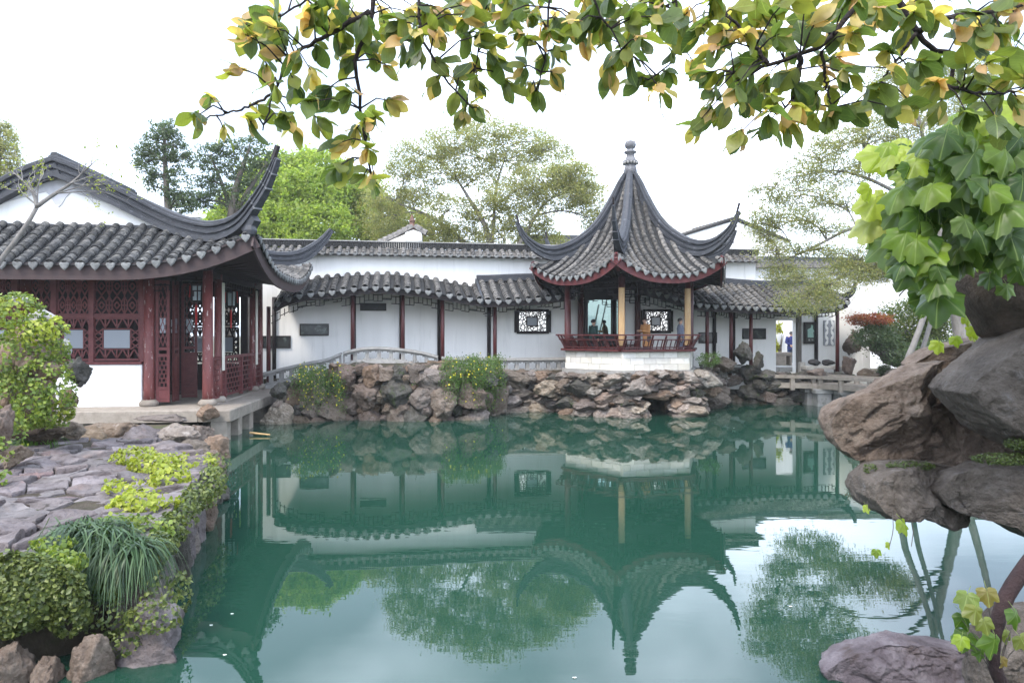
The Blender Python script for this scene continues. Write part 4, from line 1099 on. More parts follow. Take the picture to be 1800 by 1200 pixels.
# mirror
a, c, z0, z1 = hole(1033, 527, 1086, 588, -.3)
mirr = thing('wall_mirror', 'large framed mirror at the back of the pavilion reflecting trees', 'mirror', GMX @ Vector(((a + c) / 2, -.3, z0)), GR)
W, Hh = c - a, z1 - z0; b = MB(); b.box(-W / 2, W / 2, -.01, .01, .0, Hh); part('mirror_glass', b, m_mirror, mirr)
b = MB(); b.box(-W / 2 - .16, -W / 2, -.05, .05, -.5, Hh + .9); b.box(W / 2, W / 2 + .16, -.05, .05, -.5, Hh + .9); b.box(-W / 2, W / 2, -.05, .05, Hh, Hh + .9); b.box(-W / 2, W / 2, -.05, .05, -.5, 0); part('mirror_frame', b, m_dark, mirr)
# picture frame, petal window and grey post by the doorway
a, c, z0, z1 = hole(1413, 566, 1437, 604, -.05)
pf = thing('framed_picture', 'dark framed landscape picture of a pale green rock on the wall by the doorway', 'picture', GMX @ Vector(((a + c) / 2, -.05, z0)), GR); W, Hh = c - a, z1 - z0
b = MB()
for q in ((-W / 2, W / 2, 0, .09), (-W / 2, W / 2, Hh - .09, Hh), (-W / 2, -W / 2 + .09, .09, Hh - .09), (W / 2 - .09, W / 2, .09, Hh - .09)): b.box(q[0], q[1], -.05, .04, q[2], q[3])
part('frame', b, m_dark, pf); b = MB(); b.box(-W / 2 + .09, W / 2 - .09, -.01, .03, .09, Hh - .09); part('backing', b, solid('dark_olive_panel', (.06, .07, .06)), pf)
b = MB(); b.prism([(-.17, .30), (.14, .30), (.12, .55), (.17, .60), (.10, .72), (.10, .88), (.02, .92), (.0, .76), (-.17, .68)], -.005, .02, Matrix(((1, 0, 0, 0), (0, 0, -1, -.01), (0, 1, 0, 0), (0, 0, 0, 1)))); part('rock_relief', b, solid('pale_green_relief', (.33, .52, .44)), pf)
b = MB(); b.box(.0, .17, -.02, -.011, .97, 1.01); b.prism([(-.13, .14), (-.04, .14), (-.05, .22), (-.12, .22)], .0, .02, Matrix(((1, 0, 0, 0), (0, 0, -1, -.01), (0, 1, 0, 0), (0, 0, 0, 1)))); b.prism([(.04, .14), (.13, .14), (.12, .22), (.03, .22)], .0, .02, Matrix(((1, 0, 0, 0), (0, 0, -1, -.01), (0, 1, 0, 0), (0, 0, 0, 1)))); part('caption_strip', b, solid('grey_strip', (.35, .36, .35)), pf)
a, c, z0, z1 = hole(1448, 563, 1467, 607, -.05)
fw_ = thing('petal_window', 'tall white openwork window with leaf-shaped cutouts at the far end of the walkway', 'window', GMX @ Vector(((a + c) / 2, -.05, z0)), GR); W, Hh = c - a, z1 - z0
b = MB(); b.box(-W / 2, W / 2, -.01, .04, 0, Hh); part('grey_recess', b, solid('grey_recess', (.30, .31, .33)), fw_)
Mx = Matrix(((1, 0, 0, 0), (0, 0, -1, -.012), (0, 1, 0, 0), (0, 0, 0, 1)))
for i in range(5):
    for sg in (-1, 1):
        cz = Hh * (i + .5) / 5; cx = sg * W * .25; tl = sg * (-.45 if i % 2 else .4); b = MB()
        pts = [(0, -.13), (.055, -.06), (.06, .02), (.03, .1), (0, .15), (-.03, .1), (-.06, .02), (-.055, -.06)]
        b.prism([(cx + (x * math.cos(tl) - z * math.sin(tl)) * 1.15, cz + (x * math.sin(tl) + z * math.cos(tl)) * 1.1) for x, z in pts], 0, .02, Mx); part('petal', b, m_white, fw_)
a = gp(1404, 600, -.5); pp = GMX @ Vector((a[0], -.5, 0))
b = MB(); b.cbox(-.10, .10, -.10, .10, .8, 4.6, .02); o = thing('timber_post', 'square weathered grey-brown post beside the garden doorway', 'post', (pp.x, pp.y, 0), GR); part('shaft', b, mat('weathered_grey_timber', [(.11, .10, .085), (.17, .15, .13)], 4, .8, stretch=(3, 3, .4)), o)

# ================================================================== rocks
def ico(sub):
    t = (1 + 5 ** .5) / 2
    V = [(-1, t, 0), (1, t, 0), (-1, -t, 0), (1, -t, 0), (0, -1, t), (0, 1, t), (0, -1, -t), (0, 1, -t), (t, 0, -1), (t, 0, 1), (-t, 0, -1), (-t, 0, 1)]
    Fs = [(0, 11, 5), (0, 5, 1), (0, 1, 7), (0, 7, 10), (0, 10, 11), (1, 5, 9), (5, 11, 4), (11, 10, 2), (10, 7, 6), (7, 1, 8), (3, 9, 4), (3, 4, 2), (3, 2, 6), (3, 6, 8), (3, 8, 9), (4, 9, 5), (2, 4, 11), (6, 2, 10), (8, 6, 7), (9, 8, 1)]
    V = [np.array(v, float) / np.linalg.norm(v) for v in V]
    for _ in range(sub):
        mid = {}; N = []
        def m(a, c):
            k = (min(a, c), max(a, c))
            if k not in mid:
                v = V[a] + V[c]; V.append(v / np.linalg.norm(v)); mid[k] = len(V) - 1
            return mid[k]
        for a, c, e in Fs:
            x, y, z = m(a, c), m(c, e), m(e, a); N += [(a, x, z), (c, y, x), (e, z, y), (x, y, z)]
        Fs = N
    return np.array(V), np.array(Fs)
ICO = {k: ico(k) for k in (1, 2, 3, 4)}
def rock_verts(seed, sub=3, cuts=9, amp=.13, flat=1.0):
    r = np.random.default_rng(seed); V, Fs = ICO[sub]; V = V.copy()
    for _ in range(cuts):
        n = r.normal(size=3); n /= np.linalg.norm(n); d = r.uniform(.52, .86)
        q = V @ n; k = q > d; V[k] -= np.outer(q[k] - d, n) * .95
    V = V * (1 + amp * fbm(V * 1.7 + seed * 3.1, 4, seed, .55) - amp * .55 * np.clip(1 - 5 * np.abs(fbm(V * 2.6 + seed * 1.3, 2, seed + 7)), 0, 1) + amp * .3 * fbm(V * 7 + seed, 3, seed + 4))[:, None]
    V[:, 2] *= flat
    return V / np.abs(V).max(0) , Fs
def rock_mesh(seed, m, **k):
    V, Fs = rock_verts(seed, **k); return npmesh('rock', V, Fs, m, False)
ROCKS = {m.name: [rock_mesh(40 * j + i, m, sub=4, amp=.15, cuts=18) for i in range(8)] for j, m in enumerate((m_rock, m_rock_pale, m_rock_dark, m_rock_orange))}
def rrock(mats, weights):
    return random.choice(ROCKS[random.choices(mats, weights)[0].name])
def place(me, parent, c, sx, sy, sz, rz=0.0, tilt=0.0, ry=0.0, name='rock'):
    M = Matrix.Translation(c) @ Matrix.Rotation(rz, 4, 'Z') @ Matrix.Rotation(tilt, 4, 'X') @ Matrix.Rotation(ry, 4, 'Y') @ Matrix.Diagonal((sx, sy, sz, 1))
    return link(name, me, parent, M)
front_px = [(470, 748), (485, 745), (540, 741), (600, 737), (700, 739), (800, 738), (870, 730), (890, 724), (925, 721), (965, 723), (1000, 727), (1060, 731), (1130, 732), (1190, 730), (1240, 725), (1256, 716), (1268, 711), (1350, 710.5), (1480, 708), (1600, 708)]
FP = np.array([tuple(G(a, c, 0))[:2] for a, c in front_px]); FPX = [a for a, _ in front_px]
fX = cub(FPX, FP[:, 0]); fY = cub(FPX, FP[:, 1])
fT = cub([470, 485, 560, 590, 600, 720, 770, 830, 900, 990, 1240, 1262, 1290, 1350, 1480, 1600], [1.20, 1.30, 1.66, 1.98, 1.96, 1.94, 1.98, 1.76, 1.60, 1.58, 1.64, 1.62, 1.72, 1.45, 1.25, 1.15])
def bank(label, p0, p1, asp, wid, mats, weights, flat, seed, deep=.5, jut=.22):
    rs = random.Random(seed); c0 = Vector((float(fX((p0 + p1) / 2)), float(fY((p0 + p1) / 2)), 0))
    t = thing('rock_bank', label, 'rockery', c0)
    def back(px):
        y = float(fY(px)); 
        dd = .38
        if 1128 < px < 1182: dd = 2.2
        return dd
    core = MB(); pxs = np.linspace(p0, p1, 40)
    def cv(px, k):
        x, y, z = float(fX(px)), float(fY(px)), float(fT(px)); o = back(px)
        yb = (GMX @ Vector((x, -1.8, 0))).y + .165 * 0
        yb = max(yb, y + o + .3)
        if k == 0: return (x - c0.x, y + o - .1 - c0.y, -1.6)
        if k == 1: return (x - c0.x, y + o - c0.y, z * .35)
        if k == 2: return (x - c0.x, y + o + .05 - c0.y, z - .28)
        if k == 3: return (x - c0.x, min(yb, y + o + .8) - c0.y, z - .12)
        return (x - c0.x, yb - c0.y, z - .05)
    core.grid(lambda px, k: cv(px, int(k)), pxs, [0, 1, 2, 3, 4]); part('bank_core', core, m_earth, t)
    L0 = sum(math.hypot(float(fX(a + 4)) - float(fX(a)), float(fY(a + 4)) - float(fY(a))) for a in np.arange(p0, p1, 4)); items = []
    for hw, tries_ in ((wid * .80, 60), (wid * .62, 160), (wid * .46, 500), (wid * .33, 1500), (wid * .23, 2600)):
        for _ in range(tries_):
            u = rs.random(); px = p0 + (p1 - p0) * u; zt = float(fT(px)); rz_ = hw * asp * rs.uniform(.85, 1.2); z = rs.uniform(-.20, max(.1, zt - rz_ * .55))
            if z + rz_ > zt + .22: continue
            if 1122 < px < 1190 and z - rz_ < .70: continue
            if any(((u - q[0]) * L0 / (hw + q[2])) ** 2 + ((z - q[1]) / (rz_ + q[3])) ** 2 < .47 for q in items): continue
            items.append((u, z, hw, rz_, px))
    for u, z, hw, rz_, px in items:
        x, yy = float(fX(px)), float(fY(px)); out_ = -.16 * (hw / wid) - rs.uniform(0, jut) + (.10 * z / 2.4)
        place(rrock(mats, weights), t, Vector((x - c0.x, yy + .24 + out_ - c0.y, z)), hw * rs.uniform(1.0, 1.15), deep * rs.uniform(.7, 1.0) * (.55 + hw / wid * .6), rz_ * rs.uniform(1.0, 1.15), rs.uniform(-.3, .3), rs.uniform(-.25, .25), rs.uniform(-.35, .35) * (1 if asp > .7 else .5))
    # cap stones on top, back to the seat wall
    px = p0
    while px < p1:
        x, y, z = float(fX(px)), float(fY(px)), float(fT(px)); yb = (GMX @ Vector((x, -1.85, 0))).y
        yy = y + .75
        while yy < yb - .1:
            w = rs.uniform(.35, .62)
            if (Vector((x, yy)) - Vector((PC.x, PC.y))).length > 3.1:
                place(rrock(mats, weights), t, Vector((x - c0.x + rs.uniform(-.2, .2), yy - c0.y, z - .34 + rs.uniform(-.1, .08))), w, w * .8, rs.uniform(.18, .36), rs.uniform(0, 3), rs.uniform(-.2, .2))
            yy += w * 1.15
        px += rs.uniform(24, 36)
    return t
bankL = bank('tall bank of stacked brown boulders with dark joints under the arching walkway', 484, 892, .92, .74, (m_rock, m_rock_pale, m_rock_dark, m_rock_orange), (6, 2, 1.5, 1), 1.0, 3)
bankP = bank('low bank of flat cream and rust ledge rocks with a dark cave below the pavilion', 888, 1262, .52, .84, (m_rock, m_rock_pale, m_rock_orange, m_rock_dark), (4, 5, .8, .8), 1.0, 5, .6, .4)
bankR = bank('shaded mossy grey rock bank between the pavilion and the stone bridge', 1262, 1490, .62, .85, (m_rock_dark, m_rock), (5, 2), 1.0, 9)
for (px, z, w, h, m_) in ((1158, .78, .75, .24, m_rock_orange), (1120, .35, .5, .3, m_rock_pale), (1198, .35, .55, .34, m_rock_pale), (1125, .05, .4, .28, m_rock), (1200, .0, .5, .22, m_rock_pale)):
    place(random.choice(ROCKS[m_.name]), bankP, Vector((float(fX(px)), float(fY(px)) + .1, z)) - bankP.location, w, .55, h, random.uniform(-.3, .3))
def free_rock(name, label, px, py, d, w, h, m_, seed, cat='rock', dep=None, rz=0., group=None, tilt=0., sub=4, cuts=10, amp=.16):
    "single rock whose base sits at the pixel given, w x h metres"
    V, Fs = rock_verts(seed, sub=sub, cuts=cuts, amp=amp); V = V * np.array((w / 2, (dep or w * .8) / 2, h / 2))
    c = P(px, py, d); V[:, 2] += h / 2
    cs, sn = math.cos(rz), math.sin(rz); V = np.stack([V[:, 0] * cs - V[:, 1] * sn, V[:, 0] * sn + V[:, 1] * cs, V[:, 2]], 1)
    o = link(name, npmesh(name, V, Fs, m_)); o.location = c; o.rotation_euler = (0, tilt, 0)
    return tag(o, label, cat, group)
free_rock('standing_stone', 'pointed grey standing stone leaning against the white wall between the two right columns', 1306, 641, 29.9, 1.0, 1.15, m_rock_dark, 71)
free_rock('standing_stone', 'rounded narrow grey standing stone in front of the white wall next to the garden doorway', 1334, 657, 29.6, .55, 1.0, m_rock_dark, 73)
free_rock('garden_rock', 'lumpy brown rock at the end of the low seat wall right of the plinth', 1272, 657, 29.0, 1.1, .75, m_rock, 75)
free_rock('garden_rock', 'square brown rock by the white end of the right walkway', 1492, 661, 29.8, .75, .95, m_rock, 77, cuts=14)
free_rock('garden_rock', 'flat mottled rock under the stone bench beside the bridge', 1437, 664, 29.5, .9, .42, m_rock, 78)
free_rock('garden_rock', 'wide shaded grey boulder under the green shrubs on the far right bank', 1600, 650, 30.5, 3.0, 2.2, m_rock_dark, 79)
free_rock('garden_rock', 'tall dark rock beside the end wall beneath the red shrub', 1512, 640, 32.0, 1.5, 2.0, m_rock, 80)
free_rock('garden_rock', 'low square brown stone under the red shrub behind the bridge', 1527, 668, 29.5, 1.0, .55, m_rock, 81)
free_rock('garden_rock', 'pale rounded stone at the foot of the two leaning poles', 1572, 668, 28.8, .8, .5, m_rock_pale, 82)
free_rock('garden_rock', 'flat grey stone at the water below the right end of the bridge', 1500, 722, 26.0, 1.3, .35, m_stone, 83)
# ------------------------------------------------------------------ bridge
br = thing('stone_bridge', 'low zigzag stone slab bridge with flat rails crossing the pond at the right', 'bridge', P(1440, 690, 29.5) * Vector((1, 1, 0)) if False else Vector((13.3, 29.5, 0)))
bp_ = [P(1345, 600, 30.4), P(1443, 600, 29.5), P(1600, 600, 26.6)]
bp_ = [Vector((p.x, p.y, 0)) for p in bp_]
ZD = .95
for i in range(2):
    a, c = bp_[i], bp_[i + 1]; d = (c - a).normalized(); nn = Vector((-d.y, d.x, 0))
    for q, w in ((-.36, .66), (.36, .66)):
        b = MB(); b.bar(a + nn * q + Vector((0, 0, ZD - .11)), c + nn * q + Vector((0, 0, ZD - .11 + .004 * i)), w, .22); part('deck_slab', b, m_deck, br, world=True)
    for q in (-.66, .66):
        b = MB(); b.bar(a + nn * q + Vector((0, 0, ZD + .27)), c + nn * q + Vector((0, 0, ZD + .27)), .20, .13); part('stone_rail', b, m_deck, br, world=True)
        L_ = (c - a).length; k = int(L_ / 1.25) + 1
        for j in range(k + 1):
            p = a.lerp(c, min(1, max(0, (j + .03) / (k + .06)))) + nn * q; b = MB(); b.cbox(p.x - .09, p.x + .09, p.y - .08, p.y + .08, ZD - .3, ZD + .205, .015); part('rail_support', b, m_deck, br, world=True)
for px, d in ((1438, 29.45), (1480, 28.8), (1420, 30.0)):
    p = P(px, 600, d); b = MB(); b.cbox(p.x - .3, p.x + .3, p.y - .65, p.y + .65, -1.5, ZD - .40, .03); b.cbox(p.x - .42, p.x + .42, p.y - .72, p.y + .72, ZD - .398, ZD - .225, .03); part('pier', b, m_stone, br, world=True)
# stone bench with dark water jar set by the end bay
c = gp(1445, 640, -1.2); p = GMX @ Vector((c[0], -1.3, 0))
o = thing('stone_bench', 'low grey stone bench in the end bay of the right walkway', 'bench', (p.x, p.y, 1.0), GR)
b = MB(); b.cbox(-1.0, 1.0, -.22, .22, .42, .58, .03); part('seat', b, m_stone, o)
for x in (-.75, .75): b = MB(); b.cbox(x - .12, x + .12, -.18, .18, 0, .418, .02); part('leg', b, m_stone, o)
p = GMX @ Vector((gp(1442, 640, -1.2)[0], -1.3, 1.585))
for dx, lab in ((-.33, 'left half of the pair of dark lumpy stones lying on the low stone bench'), (.35, 'right, longer half of the pair of dark lumpy stones lying on the low stone bench')):
    V, Fs = rock_verts(90 + int(dx * 10), sub=3, cuts=6); V = V * np.array((.34, .18, .16)); V[:, 2] += .15
    o = link('dark_stone', npmesh('dark_stone', V, Fs, solid('near_black_stone', (.03, .028, .03)))); o.location = p + Vector((dx, .165 * dx, 0)); tag(o, lab, 'stone')
c = gp(1408, 640, -.9); p = GMX @ Vector((c[0], -.95, 1.0)); b = MB(); b.cbox(p.x - .13, p.x + .13, p.y - .13, p.y + .13, .9, 1.75, .03); solo('stone_post', b, m_stone, 'short grey stone post at the foot of the timber post by the doorway', 'post')
# view through the garden doorway
b = MB(); c = GMX @ Vector((gp(1383, 650, .2)[0], 0, 0)); b.cbox(c.x - 1.4, c.x + 1.6, c.y + .45, c.y + 6, .9, 1.45, .03); solo('stone_terrace', b, m_stone, 'pale stone terrace floor beyond the garden doorway', 'terrace')
b = MB(); b.cbox(c.x - .8, c.x + .8, c.y - .5, c.y + .4, .9, 1.22, .03); solo('stone_step', b, m_cream, 'cream stone step in the garden doorway', 'step')
p = P(1374, 636, 35.0); o = thing('stone_table', 'low carved stone stand with open side seen through the doorway', 'stand', (p.x, p.y, 1.45))
b = MB(); b.cbox(-.62, .45, -.3, .3, .5, .66, .02); part('top', b, m_deck, o)
for x0, x1 in ((-.6, .12), (.33, .42)): b = MB(); b.cbox(x0, x1, -.28, .28, 0, .498, .02); part('leg', b, m_deck, o)
p = P(1380, 600, 40); ho = thing('red_door_hall', 'white hall with dark red doors glimpsed through the garden doorway', 'building', (p.x, p.y, 1.2), GR)
b = MB(); b.box(-4, -1.25, 0, .3, 0, 5); b.box(.75, 4, 0, .3, 0, 5); b.box(-1.25, .75, 0, .3, 3.0, 5); b.box(-4, 4, .301, 4, 0, 5.2); part('wall', b, m_white, ho)
for k in range(4):
    b = MB(); b.box(-1.22 + k * .49, -.77 + k * .49, .06, .14, .95, 2.98); part('door', b, m_red, ho)
b = MB(); b.box(-1.25, .75, .05, .29, 0, .94); part('low_wall', b, m_white, ho)
# ------------------------------------------------------------------ far buildings
def far_wall_roof(name, label, cat, base, w, dep, h, rotz, roofh, wallm=m_white, roofm=m_tile_mid, over=.5, chim=None, rid=True):
    o = thing(name, label, cat, base, rotz); b = MB(); b.box(-w / 2, w / 2, 0, dep, -1, h); 
    Mg_ = Matrix(((0, 0, 1, 0), (1, 0, 0, 0), (0, 1, 0, 0), (0, 0, 0, 1)))
    b.prism([(0.0, h), (dep, h), (dep / 2, h + roofh - .1)], -w / 2, w / 2, Mg_); part('wall', b, wallm, o)
    for s0, s1 in ((-over, dep / 2), (dep + over, dep / 2)):
        b = MB(); sl = roofh / (dep / 2); zz = h - over * sl
        b.add([(-w / 2 - .15, s0, zz), (w / 2 + .15, s0, zz), (w / 2 + .15, s1, h + roofh), (-w / 2 - .15, s1, h + roofh), (-w / 2 - .15, s0, zz + .16), (w / 2 + .15, s0, zz + .16), (w / 2 + .15, s1, h + roofh + .16), (-w / 2 - .15, s1, h + roofh + .16)], [(0, 1, 2, 3), (4, 5, 6, 7), (0, 1, 5, 4), (1, 2, 6, 5), (2, 3, 7, 6), (3, 0, 4, 7)])
        rf_ = part('roof', b, m_pan, o); tb = MB(); x = -w / 2
        while x < w / 2:
            row_into(tb, [(x, s0, zz + .16), (x, s1, h + roofh + .15)], (1, 0, 0), .11, .09, seg=.5); x += .36
        part('tile_rows', tb, roofm, rf_, kind='stuff')
    if rid:
        b = MB(); b.box(-w / 2 - .2, w / 2 + .2, dep / 2 - .16, dep / 2 + .16, h + roofh + .05, h + roofh + .42); part('ridge', b, m_ridge, o)
    if chim: b = MB(); b.box(*chim); part('rooftop_box', b, m_cream, o); 
    return o
far_wall_roof('white_house', 'white gabled house with grey tile roof and cream rooftop box behind the pavilion', 'building', (19.6, 55.0, 1), 8.0, 9, 8.9, R(105), 1.5, over=.15, chim=(-3.4, -1.8, 7.6, 9.2, 8.9, 10.7), rid=False)
p = P(985, 585, 48); far_wall_roof('grey_roofed_house', 'distant house with plain grey tile roof left of the pavilion roof', 'building', (p.x, p.y, 1), 5.0, 5, 7.0, R(4), 1.9)
p = P(1445, 585, 44); far_wall_roof('long_white_hall', 'long white hall with two-step dark tiled roof behind the right trees', 'building', (p.x, p.y, 1), 9.0, 6, 5.3, R(6), 1.6)
p = P(1560, 585, 37); b = MB(); b.box(p.x - 9, p.x + 14, p.y, p.y + .4, .5, 6.6); wv = thing('white_boundary_wall', 'bare rain-streaked white wall standing behind the shrubs on the right bank', 'wall', (p.x, p.y, 0)); part('plaster', b, mat('streaked_white_plaster', [(.60, .60, .60), (.78, .78, .78)], 1.0, .9, stretch=(3, 3, .25), stain=((.36, .36, .36), 1.2, .60, .78)), wv, world=True)
b = MB(); b.box(p.x - 9.2, p.x + 14.2, p.y - .4, p.y + .8, 6.602, 6.9); part('coping', b, m_tile_mid, wv, world=True)
# gable end wall with cap roof left of centre
p = P(727, 585, 37.0); gw = thing('gable_end_wall', 'cream gable wall end with stepped cornice and little tiled cap rising above the garden wall', 'wall', (p.x, p.y, 0), R(4))
zf = lambda py: CH - (py - HZ) * 37.0 / F
b = MB(); b.box(-.42, .42, -.2, .6, 1, zf(436)); b.box(-.34, .34, -.14, .6, zf(436), zf(424)); b.box(-.44, .44, -.22, .62, zf(424), zf(417)); b.prism([(-.46, zf(417)), (.46, zf(417)), (.42, zf(410)), (0, zf(405)), (-.42, zf(410))], -.62, .24, Matrix(((1, 0, 0, 0), (0, 0, -1, 0), (0, 1, 0, 0), (0, 0, 0, 1)))); part('pier', b, m_white_worn, gw)
b = MB(); b.prism([(-3.4, 1), (-.421, 1), (-.421, zf(412)), (-1.0, zf(420)), (-2.2, zf(438)), (-3.4, zf(455))], -.50, .12, Matrix(((1, 0, 0, 0), (0, 0, -1, 0), (0, 1, 0, 0), (0, 0, 0, 1)))); part('sloping_wall', b, m_cream, gw)
b = MB(); row_into(b, [(-3.4, .2, zf(453)), (-2.2, .2, zf(436)), (-1.0, .2, zf(418)), (-.2, .2, zf(404)), (0, .2, zf(400))], (0, 1, 0), .34, .28, seg=.3); row_into(b, [(.62, .2, zf(413)), (.3, .2, zf(407)), (0, .2, zf(400))], (0, 1, 0), .34, .28, seg=.3); part('tile_cap', b, m_tile_mid, gw)
b = MB(); b.lathe([(.24, 0), (.20, .16), (.12, .34), (.17, .44), (.09, .62), (.03, .8)], (-.1, .2, zf(402)), 10); part('rust_finial', b, mat('rust_brown_ornament', [(.10, .055, .045), (.19, .11, .085)], 6, .85), gw)
# boundary walls out of frame that the mirror and the pond's surroundings imply
b = MB(); b.box(-26, 24, -11.4, -11, .4, 5.0); b.box(24.0, 24.4, -11, 33, .4, 5.2); 
solo('far_garden_wall', b, m_white, 'white garden wall enclosing the pond garden behind the viewpoint', 'wall')

# ================================================================== people
def skin(c): return mat('skin_tone', [tuple(x * .9 for x in c), c], 8, .55)
m_skin = skin((.52, .33, .24))
def person(label, loc, yaw, h, coat, legs, hairc, coat_len, arms, lean_=0.0, legpose=((0, 0), (0, 0)), hair_long=False, shoes=(.03, .03, .035)):
    s = h / 1.70; o = thing('person', label, 'person', loc, yaw)
    J = {}; vs_ = []; es = []; rad = []
    def jt(n, p, r, par=None):
        J[n] = len(vs_); q = Vector(p)
        if q.z > .95: q.y -= (q.z - .95) * lean_
        vs_.append(q * s); rad.append(r * s)
        if par: es.append((J[par], J[n]))
    jt('pelvis', (0, 0, .95), .13); jt('waist', (0, 0, 1.10), .125, 'pelvis'); jt('chest', (0, 0, 1.30), .145, 'waist'); jt('neck', (0, .01, 1.45), .058, 'chest'); jt('jaw', (0, -.012, 1.53), .07, 'neck'); jt('head', (0, -.012, 1.60), .088, 'jaw'); jt('crown', (0, 0, 1.665), .06, 'head')
    for sg, nm, (elb, wri), (kn, an) in ((-1, 'l', arms[0], legpose[0]), (1, 'r', arms[1], legpose[1])):
        jt('sh' + nm, (sg * .185, 0, 1.39), .062, 'chest'); jt('el' + nm, elb, .045, 'sh' + nm); jt('wr' + nm, wri, .03, 'el' + nm)
        jt('hip' + nm, (sg * .095, 0, .90), .095, 'pelvis'); jt('kn' + nm, (sg * .10, -.02 + kn, .50), .062, 'hip' + nm); jt('an' + nm, (sg * .10, .03 + an, .09), .042, 'kn' + nm); jt('to' + nm, (sg * .11, -.13 + an, .035), .038, 'an' + nm)
    me = bpy.data.meshes.new('body'); me.from_pydata([tuple(v) for v in vs_], es, []); me.update(); me.materials.append(m_skin)
    bo = link('body', me, o); md = bo.modifiers.new('skin', 'SKIN'); sv = me.skin_vertices[0].data
    for i, r_ in enumerate(rad): sv[i].radius = (r_, r_)
    sv[0].use_root = True; md.use_smooth_shade = True
    sb = bo.modifiers.new('sub', 'SUBSURF'); sb.levels = sb.render_levels = 2
    q = lambda n: vs_[J[n]]
    cm = mat('woven_cloth', [tuple(x * .8 for x in coat), coat], 9, .85, bump=.15, bscale=40)
    cb = MB(); ring = 16
    def loft(rows):
        base = len(cb.v)
        for c_, rx, ry in rows:
            for k in range(ring): a = 2 * math.pi * k / ring; cb.v.append((c_.x + rx * math.cos(a) * s, c_.y + ry * math.sin(a) * s * (1 + .04 * math.sin(3 * a)), c_.z))
        for i in range(len(rows) - 1):
            for k in range(ring): cb.f.append((base + i * ring + k, base + i * ring + (k + 1) % ring, base + (i + 1) * ring + (k + 1) % ring, base + (i + 1) * ring + k))
        cb.f.append(tuple(base + (len(rows) - 1) * ring + k for k in range(ring)))
    bot = Vector((0, .02, coat_len)) * s
    loft([(bot, .24 if coat_len < .75 else .205, .185), (bot.lerp(q('pelvis'), .6), .20, .155), (q('waist'), .175, .135), (q('chest') - Vector((0, 0, .02 * s)), .205, .15), (q('chest') + Vector((0, 0, .09 * s)), .195, .12), (q('neck') + Vector((0, 0, -.02 * s)), .085, .08), (q('neck') + Vector((0, 0, .02 * s)), .075, .075)])
    for nm in 'lr':
        a, e, w = q('sh' + nm), q('el' + nm), q('wr' + nm); cb.tube([a + (a - e).normalized() * .02 - Vector((0, 0, -.01)), a.lerp(e, .5), e, e.lerp(w, .5), w], [.082 * s, .075 * s, .064 * s, .058 * s, .05 * s], 10)
    part('coat', cb, cm, o, smooth=True)
    tb = MB()
    for nm in 'lr': tb.tube([q('hip' + nm) + Vector((0, 0, .06 * s)), q('hip' + nm).lerp(q('kn' + nm), .5), q('kn' + nm), q('kn' + nm).lerp(q('an' + nm), .5), q('an' + nm)], [.115 * s, .105 * s, .08 * s, .072 * s, .066 * s], 10)
    part('trousers', tb, mat('trouser_cloth', [tuple(x * .8 for x in legs), legs], 9, .85), o, smooth=True)
    for nm in 'lr':
        a, t_ = q('an' + nm), q('to' + nm); sb_ = MB(); sb_.tube([(a.x, a.y + .05 * s, .05 * s), (a.x, a.y, .055 * s), (t_.x, t_.y, .045 * s), (t_.x, t_.y - .05 * s, .035 * s)], [.04 * s, .052 * s, .048 * s, .025 * s], 8); part('shoe', sb_, solid('shoe_leather', shoes), o, smooth=True)
    hb = MB(); hd = q('head') + Vector((0, .012, .012)) * s
    rows = []
    for k in range(9):
        a = math.pi * k / 8 * (.62 if not hair_long else .80); rows.append((.104 * math.sin(a) * s, .112 * math.cos(a) * s))
    base = len(hb.v)
    for r_, z in rows:
        for k in range(14):
            an = 2 * math.pi * k / 14; fr = 1.0 if math.sin(an) > -.35 or z > .045 * s else .72
            hb.v.append((hd.x + r_ * math.cos(an) * fr, hd.y + r_ * 1.12 * math.sin(an) * fr, hd.z + z))
    for i in range(8):
        for k in range(14): hb.f.append((base + i * 14 + k, base + i * 14 + (k + 1) % 14, base + (i + 1) * 14 + (k + 1) % 14, base + (i + 1) * 14 + k))
    part('hair', hb, solid('hair_strands', hairc, .5), o, smooth=True)
    fb = MB(); f0 = q('head') + Vector((0, -.088, -.012)) * s
    fb.add([f0 + Vector((-.016, 0, -.03)) * s, f0 + Vector((.016, 0, -.03)) * s, f0 + Vector((0, .006, .03)) * s, f0 + Vector((0, -.028, -.028)) * s], [(0, 1, 3), (1, 2, 3), (2, 0, 3), (0, 2, 1)])
    for sg in (-1, 1): fb.lathe([(.006 * s, -.02 * s), (.02 * s, 0), (.012 * s, .025 * s)], tuple(q('head') + Vector((sg * .092, .01, -.01)) * s), 6, .5, 1.0)
    part('nose_and_ears', fb, m_skin, o)
    eb = MB()
    for sg in (-1, 1): eb.lathe([(.004 * s, -.008 * s), (.013 * s, 0), (.004 * s, .008 * s)], tuple(q('head') + Vector((sg * .034, -.083, .012)) * s), 6)
    eb.box(*(lambda c_: (c_.x - .024 * s, c_.x + .024 * s, c_.y - .004 * s, c_.y + .01 * s, c_.z - .004 * s, c_.z + .004 * s))(q('jaw') + Vector((0, -.075, -.0)) * s))
    part('eyes_and_mouth', eb, solid('dark_eye', (.04, .02, .02)), o)
